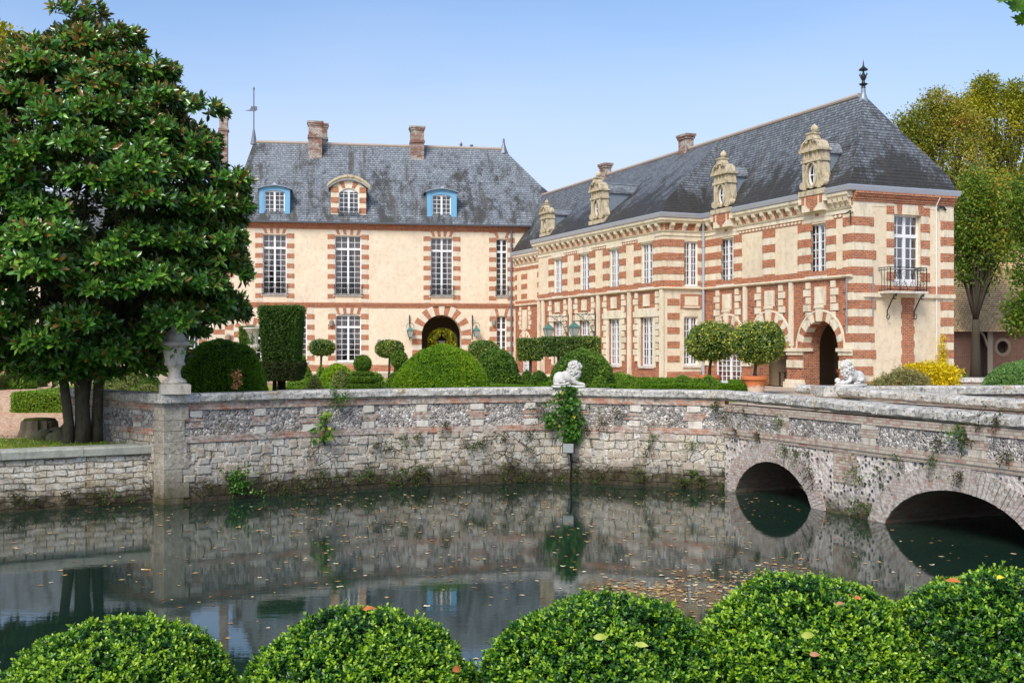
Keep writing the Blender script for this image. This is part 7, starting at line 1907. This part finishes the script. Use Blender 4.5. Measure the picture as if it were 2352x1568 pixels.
mb.lathe([(.66, -.05), (.58, .08), (.52, .25), (.50, .44), (.46, .50), (.44, .50)], 40, (0, 0, 0), lambda i, a: 1+.06*math.sin(7*a+ph[0])+.05*math.sin(13*a+ph[1])+.03*math.sin(23*a)); mb.build('stump_wood', M['stump'] if 'stump' in M else M['bark'], t)
mb = MB(); mb.lathe([(.45, .505), (.43, .55), (.25, .57), (.01, .575)], 24, (0, 0, 0), lambda i, a: 1+.06*math.sin(7*a+ph[0])+.05*math.sin(13*a+ph[1])); mb.build('moss_cap', M['moss'], t, smooth=True)
for i, (x, y, s_, lab) in enumerate(((137, 978, .42, 'mossy boulder beside the stump, upper one'), (98, 1000, .36, 'flat mossy boulder in front of the stump'), (142, 998, .40, 'mossy boulder leaning on the left magnolia trunk'))):
    Y = 33.6-.4*i; X = (x-CX)/F*Y; me = MB(); me.ball((0, 0, .1), (s_, s_*.8, s_*.62), 14, 9); me.v = [tuple(Vector(v)*(1+.22*mnoise.noise(Vector(v)*3+Vector((i*5, 0, 0))))) for v in me.v]
    o = me.build('boulder', M['mossy_rock'], None, False, (X, Y, land_z(X, Y)-.02)); tag(o, lab, 'rock', 'mossy boulders by the stump')

# ---- box cushions in the foreground
def cushion(label, x0, x1, yt, Y, seed, tone=0):
    R_ = np.random.default_rng(seed); k = Y/F; r = (x1-x0)/2*k*1.13; X = ((x0+x1)/2-CX)*k; zt = ztop(yt+16, Y); H = r*.92
    t = thing('box_bush', label, 'bush', (X, Y, zt-H-.25), 0, 'clipped box cushions along the near bank'); H += .25
    n = 15000; th = R_.random(n)*2*np.pi; u = R_.random(n)**.8
    ph = np.arccos(1-u*1.0)   # 0 top .. pi/2
    N = np.stack([np.sin(ph)*np.cos(th), np.sin(ph)*np.sin(th), np.cos(ph)], 1)
    P = np.stack([np.sin(ph)**.90*np.cos(th)*r, np.sin(ph)**.90*np.sin(th)*r, np.cos(ph)**.86*H], 1)
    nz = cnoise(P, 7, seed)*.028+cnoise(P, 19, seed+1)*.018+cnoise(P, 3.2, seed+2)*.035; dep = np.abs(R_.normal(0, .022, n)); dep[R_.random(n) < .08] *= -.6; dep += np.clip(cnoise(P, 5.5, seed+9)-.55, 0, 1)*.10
    P = P+N*(nz-dep)[:, None]
    A = unit(N*1.0+np.array([0, 0, .55])+R_.normal(size=(n, 3))*.42); q = 7
    AA = np.repeat(A, q, 0); e1 = unit(np.cross(AA, np.tile([.3, .2, 1.], (n*q, 1)))); e2 = np.cross(AA, e1); ph2 = np.tile(np.arange(q), n)*1.9+np.repeat(R_.random(n)*6.3, q)
    tilt = np.tile(np.linspace(1.45, .65, q), n)+R_.normal(0, .2, n*q); D = AA*np.cos(tilt)[:, None]+(e1*np.cos(ph2)[:, None]+e2*np.sin(ph2)[:, None])*np.sin(tilt)[:, None]
    PP = np.repeat(P, q, 0)+AA*np.tile(np.linspace(-.014, .016, q), n)[:, None]; L = R_.uniform(.015, .026, n*q)
    V, Fc = leaf_faces(PP, D, unit(AA+R_.normal(size=(n*q, 3))*.3), L, L*.56, .12, wide=True)
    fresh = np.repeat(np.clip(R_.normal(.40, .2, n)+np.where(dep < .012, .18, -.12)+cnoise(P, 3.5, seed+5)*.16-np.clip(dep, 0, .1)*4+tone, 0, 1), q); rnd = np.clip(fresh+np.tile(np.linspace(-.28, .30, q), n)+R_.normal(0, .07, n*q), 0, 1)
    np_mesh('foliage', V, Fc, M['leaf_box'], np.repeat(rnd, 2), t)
    mb = MB(); mb.lathe([(r*.9, -.3), (r*.92, 0)]+[(max(.001, r*.93*math.cos(a)**.95), H*.93*math.sin(a)**.82) for a in np.linspace(.1, math.pi/2, 10)], 28); mb.build('shade_core', M['foliage_core'], t)
    return t, X, Y, zt
YF = 5.9
for i, (x0, x1, yt, lab) in enumerate(((-30, 556, 1427, 'clipped box cushion at the left end of the near row'), (560, 1112, 1391, 'second box cushion from the left, with an orange leaf on its right shoulder'), (1112, 1662, 1357, 'middle box cushion of the near row, with two slim green leaves lying on it'), (1578, 2118, 1317, 'fourth box cushion from the left, with a shrivelled brown leaf low on its front'), (2030, 2580, 1300, 'box cushion at the right edge of the near row'))):
    cushion(lab, x0, x1, yt, YF+(.0, .05, 0, .12, .05)[i], 31+i, tone=(.09, .05, -.01, .0, -.08)[i])
# fallen leaves caught on the cushions
def dead_leaf(x, y, Y, L, rz, tilt, mat, lab):
    p = at(x, y, Y); mb = MB(); n = 9; pts = [(L*(i/(n-1)-.5), .22*L*math.sin(math.pi*(i/(n-1))**.8)) for i in range(n)]
    top = [(a, b, .05*L*math.cos(a*6/L)+.12*b) for a, b in pts]; bot = [(a, -b, .05*L*math.cos(a*6/L)+.12*b) for a, b in pts[1:-1]][::-1]; mid = [(a, 0, .05*L*math.cos(a*6/L)) for a, b in pts]
    vs = mid+top+[(a, -b, c) for a, b, c in top]; mb.add(vs, [(i, i+1, n+i+1, n+i) for i in range(n-1)]+[(2*n+i, 2*n+i+1, i+1, i) for i in range(n-1)])
    mb.tube([(-L*.5, 0, .05*L), (-L*.75, .02*L, .02)], .002, 4)
    o = mb.build('fallen_leaf', M[mat], None, True, p); o.rotation_euler = (tilt, 0, rz); tag(o, lab, 'leaf', 'fallen leaves lying on the box cushions'); return o
for a in ((1050, 1535, 5.28, .075, R(60), R(60), 'dead_leaf_a', 'curled orange leaf on the right shoulder of the second cushion'), (1163, 1588, 5.28, .07, R(100), R(70), 'dead_leaf_a', 'orange leaf in the gap between the second and middle cushions'),
          (850, 1487-90, 5.8, .08, R(20), R(20), 'dead_leaf_a', 'brown leaf on top of the second cushion'), (1380, 1462, 5.38, .075, R(8), R(60), 'dead_leaf_g', 'slim yellow-green leaf lying on the middle cushion'),
          (1475, 1480, 5.38, .065, R(-30), R(60), 'dead_leaf_g', 'green leaf on the right side of the middle cushion'), (1856, 1458, 5.42, .075, R(10), R(65), 'dead_leaf_g', 'broad yellowing leaf in the middle of the fourth cushion'),
          (1872, 1502, 5.38, .055, R(-5), R(60), 'dead_leaf_b', 'shrivelled brown leaf low on the fourth cushion'), (2190, 1333, 5.55, .075, R(-35), R(30), 'dead_leaf_a', 'crumpled rusty leaf on top of the right-hand cushion'),
          (2298, 1325, 5.6, .05, R(15), R(40), 'dead_leaf_y', 'yellow leaf on the right-hand cushion'), (1970, 1372, 5.6, .05, R(-60), R(50), 'dead_leaf_a', 'orange leaf on the right shoulder of the fourth cushion'), (1930, 1385, 5.5, .045, R(5), R(50), 'dead_leaf_b', 'pale tan leaf near the top of the fourth cushion')):
    dead_leaf(*a)

# maple twig hanging into the top right corner
p = at(2352, -20, 4.6); t = thing('maple_branch', 'maple twig with jagged green leaves hanging in the top right corner', 'branch', p)
def maple_leaf(c, s, rz, tx, lab=None):
    out = [(0, -.45), (.10, -.30), (.42, -.42), (.36, -.26), (.62, -.10), (.48, -.02), (.98, .28), (.62, .26), (.66, .42), (.36, .34), (.34, .50), (.22, .46), (.26, .72), (.12, .66), (0, 1.1)]
    pts = out+[(-a, b) for a, b in out[::-1][1:-1]]; mb = MB(); vs = [(0, 0, 0)]+[(a*s, b*s, -.10*s*(a*a+b*b)+.03*s*math.sin(9*a)) for a, b in pts]; n = len(pts)
    mb.add(vs, [(0, 1+i, 1+(i+1) % n) for i in range(n)]); o = mb.build('leaf', M['leaf_maple'], t); o.location = c; o.rotation_euler = (tx, 0, rz)
    me = o.data; a_ = me.attributes.new('rnd', 'FLOAT', 'FACE'); a_.data.foreach_set('value', np.clip(rng.normal(.4, .2, len(me.polygons)), 0, 1).astype(np.float32)); return o
k = 4.6/F
for (x, y, s, rz) in ((2300, 2, 38, R(150)), (2330, 20, 36, R(185)), (2352, 45, 32, R(175)), (2375, 10, 45, R(140)), (2285, -18, 30, R(120))):
    maple_leaf(((x-2352)*k, rng.uniform(-.05, .05), -(y+20)*k), s*k, rz, R(90)+rng.normal(0, .25))
mb = MB(); mb.tube([(.3, 0, .25), (.1, 0, .12), (0, 0, .02), (-.08, 0, -.03)], [.006, .005, .003, .002], 5); mb.build('twig', M['twig'], t)

# ---- plants on the walls
def weed(label, x, y, Y, s, mat='leaf_weed', n=16, per=7, L=.08, group='weeds rooted in the moat walls', rz=1, name='wall_weed', drop=.3):
    p = at(x, y, Y); P = rng.normal(0, 1, (n, 3))*np.array([s*.5, s*.12, s*.5*rz]); P[:, 1] = -abs(P[:, 1]); P[:, 2] -= drop*s*np.abs(rng.normal(0, .5, n))
    V, Fc, m, _ = cluster_leaves(P, np.full(n, L*1.1), per, L, .5, .4); r = np.clip(rng.normal(.45, .22, m), 0, 1)
    o = np_mesh(name, V, Fc, M[mat], np.repeat(r, 2), None, p); tag(o, label, 'plant', group); return o
def yw1(x):      # distance of the moat wall face at photo column x
    for (a, b), (c, d) in list(zip(W1, W1[1:]))+[tuple(W2)]+[(BR0, BR1)]:
        u = (x-CX)/F; t_ = (a-u*b)/(u*(d-b)-(c-a)) if abs(u*(d-b)-(c-a)) > 1e-9 else -1
        if 0 <= t_ <= 1: return b+t_*(d-b)-.14
    return 30
vt = thing('wall_vine', 'leafy vine tumbling down the wall corner below the lion', 'plant', at(1305, 895, 35.6))
cs = []
for i in range(170):
    t_ = rng.random(); w = .10+.34*math.sin(math.pi*min(1, t_*1.05))**.8; cs.append((rng.normal(.02, w*.6), -.12-abs(rng.normal(0, .12)), .1-1.75*t_))
for i in range(26): cs.append((-.35-.35*rng.random(), -.1, -.75-.5*rng.random()))
V, Fc, m, _ = cluster_leaves(np.array(cs), np.full(len(cs), .09), 7, .12, .85, .2); np_mesh('leaves', V, Fc, M['leaf_vine'], np.repeat(np.clip(rng.normal(.45, .22, m), 0, 1), 2), vt)
mb = MB()
for k in range(9): mb.tube([(rng.normal(0, .05), -.05, .12), (rng.normal(0, .12), -.12, -.6), (rng.normal(.05, .2), -.1, -1.3), (rng.normal(.08, .1), -.05, -3.0 if k < 3 else -1.7)], [.016, .014, .01, .006], 5)
mb.build('stems', M['twig'], vt)
sp = thing('spindly_plant', 'spindly broad-leaved plant with a few yellow leaves growing out of the wall', 'plant', at(746, 1000, yw1(746)))
cs = [(0, -.1, -.05), (-.22, -.12, .17), (.25, -.12, .14), (.02, -.1, .45), (-.06, -.1, .3), (-.18, -.15, -.12), (.12, -.12, -.02), (.06, -.1, .55)]
V, Fc, m, _ = cluster_leaves(np.array(cs), np.full(len(cs), .08), 9, .17, .9, .2); np_mesh('leaves', V, Fc, M['leaf_vine'], np.repeat(np.clip(rng.normal(.75, .2, m), 0, 1), 2), sp)
mb = MB(); [mb.tube([(0, 0, -.3), (c[0]*.3, -.06, c[2]*.4), c], [.01, .008, .004], 4) for c in cs]; mb.build('stems', M['twig'], sp)
weed('rounded bright green bush at the waterline left part of the moat wall', 552, 1100, yw1(552)-.1, .42, 'leaf_vine', 60, 9, .10, None, name='wall_bush')
weed('dark green tuft overhanging the coping above the spindly plant', 780, 908, yw1(780)-.1, .34, 'leaf_vine', 40, 8, .08, None, name='coping_plant')
rs_ = thing('rusty_seedling', 'rusty orange and green seedling rooted in the coping in front of the dark dome', 'plant', at(543, 893, yw1(543)+.1))
cs = [(rng.normal(0, .07), rng.normal(0, .05), z) for z in np.linspace(.05, .50, 22)]; V, Fc, m, _ = cluster_leaves(np.array(cs), np.full(len(cs), .06), 8, .085, .5, .3); np_mesh('leaves', V, Fc, M['leaf_rust'], np.repeat(np.clip(rng.normal(.6, .3, m), 0, 1), 2), rs_)
mb = MB(); mb.tube([(0, 0, -.1), (.03, 0, .2), (0, 0, .5)], [.012, .01, .004], 5); mb.build('stems', M['twig'], rs_)
weed('bright fern-like clump under the bridge coping near the right edge', 2210, 990, 25.0, .3, 'leaf_vine', 30, 8, .09, None, name='bridge_fern')
GW = 'small tufts and mosses rooted in the moat walls'
small = [(x, y, .22, m_) for x, y, m_ in ((870, 1015, 'leaf_moss'), (905, 1030, 'leaf_moss'), (930, 1005, 'leaf_weed'), (960, 1000, 'leaf_moss'), (1020, 975, 'leaf_moss'), (1075, 1015, 'leaf_moss'), (1095, 1020, 'leaf_weed'), (1110, 1012, 'leaf_moss'), (1155, 1000, 'leaf_moss'), (1160, 1045, 'leaf_moss'), (1210, 1025, 'leaf_moss'), (1172, 1070, 'leaf_moss'), (1195, 1088, 'leaf_weed'), (975, 1075, 'leaf_weed'), (930, 1075, 'leaf_weed'), (955, 1095, 'leaf_weed'), (850, 1080, 'leaf_weed'), (900, 1100, 'leaf_weed'), (825, 1090, 'leaf_weed'), (690, 1110, 'leaf_weed'), (650, 1115, 'leaf_weed'), (740, 1085, 'leaf_weed'), (1500, 1000, 'leaf_weed'), (1490, 1025, 'leaf_moss'), (1385, 970, 'leaf_moss'), (1350, 985, 'leaf_moss'), (1420, 950, 'leaf_moss'), (1590, 1020, 'leaf_weed'), (1585, 1085, 'leaf_weed'), (1610, 1095, 'leaf_weed'), (1560, 1100, 'leaf_weed'), (1660, 960, 'leaf_moss'), (1690, 990, 'leaf_moss'), (1740, 1000, 'leaf_moss'), (1790, 965, 'leaf_weed'), (1800, 1035, 'leaf_weed'), (1850, 1045, 'leaf_moss'), (1825, 1040, 'leaf_weed'), (1860, 1090, 'leaf_moss'), (1960, 1075, 'leaf_weed'), (1975, 1100, 'leaf_weed'), (2020, 1085, 'leaf_weed'), (1965, 1150, 'leaf_weed'), (1990, 1160, 'leaf_weed'), (2060, 1050, 'leaf_weed'), (2140, 1050, 'leaf_weed'), (2200, 1090, 'leaf_moss'), (2250, 955, 'leaf_moss'), (2290, 960, 'leaf_moss'), (2150, 1010, 'leaf_moss'), (2310, 1040, 'leaf_moss'), (1640, 925, 'leaf_weed'), (1705, 940, 'leaf_moss'), (2220, 1005, 'leaf_moss'), (1470, 1085, 'leaf_weed'), (1320, 1080, 'leaf_weed'), (1285, 1095, 'leaf_weed'), (720, 1040, 'leaf_moss'), (1240, 930, 'leaf_moss'), (1215, 990, 'leaf_moss'))]
def weed_label(x, y, m_):
    what = {'leaf_moss': 'dry brownish moss tuft', 'leaf_weed': 'small green weed'}[m_]
    if x < 345: where = 'at the foot of the low left moat wall'
    elif x < 800: where = 'on the moat wall near the urn pier'
    elif x < 1285: where = ('high' if y < 985 else 'midway' if y < 1050 else 'low')+' on the wall left of the lion'
    elif x < 1665: where = ('high' if y < 985 else 'midway' if y < 1060 else 'low')+' on the wall between vine and bridge'
    else: where = 'on the bridge face '+('above the first arch' if x < 1900 else 'between the two arches' if x < 2080 else 'above the second arch')
    return what+' rooted '+where
def add_stem(o):
    mb = MB(); vs = o.data.vertices
    for k in range(8): e = vs[(k*97) % len(vs)].co; mb.tube([(0, .02, 0), (e.x*.5, -.02, e.z*.5+.02), tuple(e)], [.008, .006, .003], 3)
    mb.build('stems', M['twig'], o)
for i, (x, y, s, m_) in enumerate(small):
    Yw = yw1(x); s_ = s*random.uniform(.8, 1.5)
    add_stem(weed(weed_label(x, y, m_), x, y, Yw-.02, s_, m_, 14, 8, .06, GW, drop=.8))
for i in range(34):     # tufts along the waterline
    x = random.choice([random.uniform(400, 1270), random.uniform(1290, 1660), random.uniform(20, 320)]); Yw = yw1(x) if x > 380 else 29.2+(x/340)*1.9-.2
    m_ = random.choice(['leaf_weed', 'leaf_moss', 'leaf_moss'])
    add_stem(weed(weed_label(x, 1090, m_), x, HZ+(EYE-ZW-random.uniform(.12, .45))*F/Yw, Yw-.05, random.uniform(.16, .34), m_, 9, 7, .06, GW))

# ---- floating leaves
def float_mesh(k, L):
    mb = MB(); n = 11; R_ = random.Random(k)
    pts = [(L*(.35+.65*abs(math.sin(a*1.5+.3)))*math.cos(a)*.5*R_.uniform(.85, 1.1), L*(.35+.65*abs(math.sin(a*1.5+.3)))*math.sin(a)*.42) for a in np.linspace(0, 2*math.pi, n+1)[:-1]]
    mb.add([(0, 0, .004)]+[(x, y, R_.uniform(.0, .012)) for x, y in pts], [(0, 1+i, 1+(i+1) % n) for i in range(n)]); return mb
mats_f = ['float_a', 'float_b', 'float_c', 'float_d']
protos = []
for k in range(8):
    o = float_mesh(k, .16).build('floating_leaf', M[mats_f[k % 4]], None, False, (0, 0, -50)); protos.append(o)
def moat_pt(x, y): Y = (EYE-ZW)*F/(y-HZ); return ((x-CX)/F*Y, Y)
pts = []
def in_moat(X, Y):
    if Y < 8.5: return False
    x = CX+X/Y*F
    lim = yw1(x)-.25 if x > 372 else 29.0+max(-12, x)/340*1.9-.35
    if x > 1671 and Y > bridge_x(0) and False: return True
    if x > 1671: return Y < 20.2/(.411+(x-CX)/F)-.25 or (X < 15 and Y < 20)
    return Y < lim
def scat(n, fx, fy):
    k = 0
    while k < n:
        x, y = fx(), fy()
        X, Y = moat_pt(x, y)
        if in_moat(X, Y): pts.append((X, Y)); k += 1
U_ = random.uniform; Gs = random.gauss
scat(330, lambda: U_(-20, 2350), lambda: 1130+abs(Gs(0, 130)))
scat(420, lambda: U_(650, 1750), lambda: 1135+abs(Gs(0, 100)))
scat(150, lambda: U_(-20, 2350), lambda: U_(1130, 1560))
def band():
    t_ = U_(0, 1); return t_
for _ in range(330):
    t_ = U_(0, 1)**.8; x = 1880-520*t_; y = 1300+70*t_+Gs(0, 16)+(-18 if t_ > .5 else 0)*0
    X, Y = moat_pt(x+Gs(0, 25), y); 
    if in_moat(X, Y): pts.append((X, Y))
for _ in range(210):
    X, Y = moat_pt(U_(1360, 1680), 1345+abs(Gs(0, 38))); pts.append((X, Y))
for _ in range(170):
    X, Y = moat_pt(2310+Gs(0, 42), 1340+Gs(0, 8)); pts.append((X, Y)) if in_moat(X, Y) else None
pts.sort(key=lambda p: p[1]+random.uniform(0, 5)); random.shuffle(pts); first, rest = pts[:290], pts[290:]
vis = [i for i, (X, Y) in enumerate(first)]
for i, (X, Y) in enumerate(first):
    src = protos[i % 8]
    o = src if i < 8 else src.copy()
    if i >= 8: C.objects.link(o)
    o.location = (X, Y, ZW+.004); s = random.uniform(.4, 1.05); o.scale = (s, s, s); o.rotation_euler = (0, 0, U_(0, 6.28))
    tag(o, 'fallen autumn leaf floating on the dark moat water', 'leaf', 'fallen leaves floating on the moat')
P = np.array([(X, Y, ZW+.006) for X, Y in rest]); n = len(P); th = rng.random(n)*6.28; D = np.stack([np.cos(th), np.sin(th), np.zeros(n)], 1); L = rng.uniform(.05, .15, n)
V, Fc = leaf_faces(P-D*(L/2)[:, None], D, np.tile([0, 0, 1.], (n, 1)), L, L*.6, .02)
tag(np_mesh('floating_leaf_litter', V, Fc, M['leaf_fallen'], np.repeat(rng.random(n), 2)), 'drifts of small fallen leaves scattered over the moat', None, None, 'stuff')
# scum and grass line at the foot of the walls; leaf litter on lawn
n = 9000; x = rng.uniform(-28, -9.6, n); y = rng.uniform(29, 62, n); keep = np.array([inside(a, b) and side_of(a, b) < -.3 for a, b in zip(x, y)]); x, y = x[keep], y[keep]; n = len(x)
P = np.array([(a, b, land_z(a, b)+.03) for a, b in zip(x, y)]); th = rng.random(n)*6.28; D = np.stack([np.cos(th), np.sin(th), rng.normal(0, .15, n)], 1); L = rng.uniform(.06, .14, n); V, Fc = leaf_faces(P, D, np.tile([0, 0, 1.], (n, 1)), L, L*.6, .05)
tag(np_mesh('leaf_litter', V, Fc, M['leaf_fallen'], np.repeat(rng.random(n), 2)), 'autumn leaf litter on the left lawn and path', None, None, 'stuff')
n = 16000; x = rng.uniform(-30, -9.8, n); y = rng.uniform(21, 34.4, n); keep = np.array([inside(a, b) and b < 34.0 for a, b in zip(x, y)]); x, y = x[keep], y[keep]; n = len(x)
P = np.array([(a, b, land_z(a, b)+.01) for a, b in zip(x, y)]); D = unit(np.stack([rng.normal(0, .4, n), rng.normal(0, .4, n), np.ones(n)], 1)); L = rng.uniform(.04, .10, n); V, Fc = leaf_faces(P, D, rand_dirs(n), L, L*.3, .05)
tag(np_mesh('grass', V, Fc, M['leaf_mid'], np.repeat(np.clip(rng.normal(.6, .25, n), 0, 1), 2)), 'short green grass of the left lawn', None, None, 'stuff')
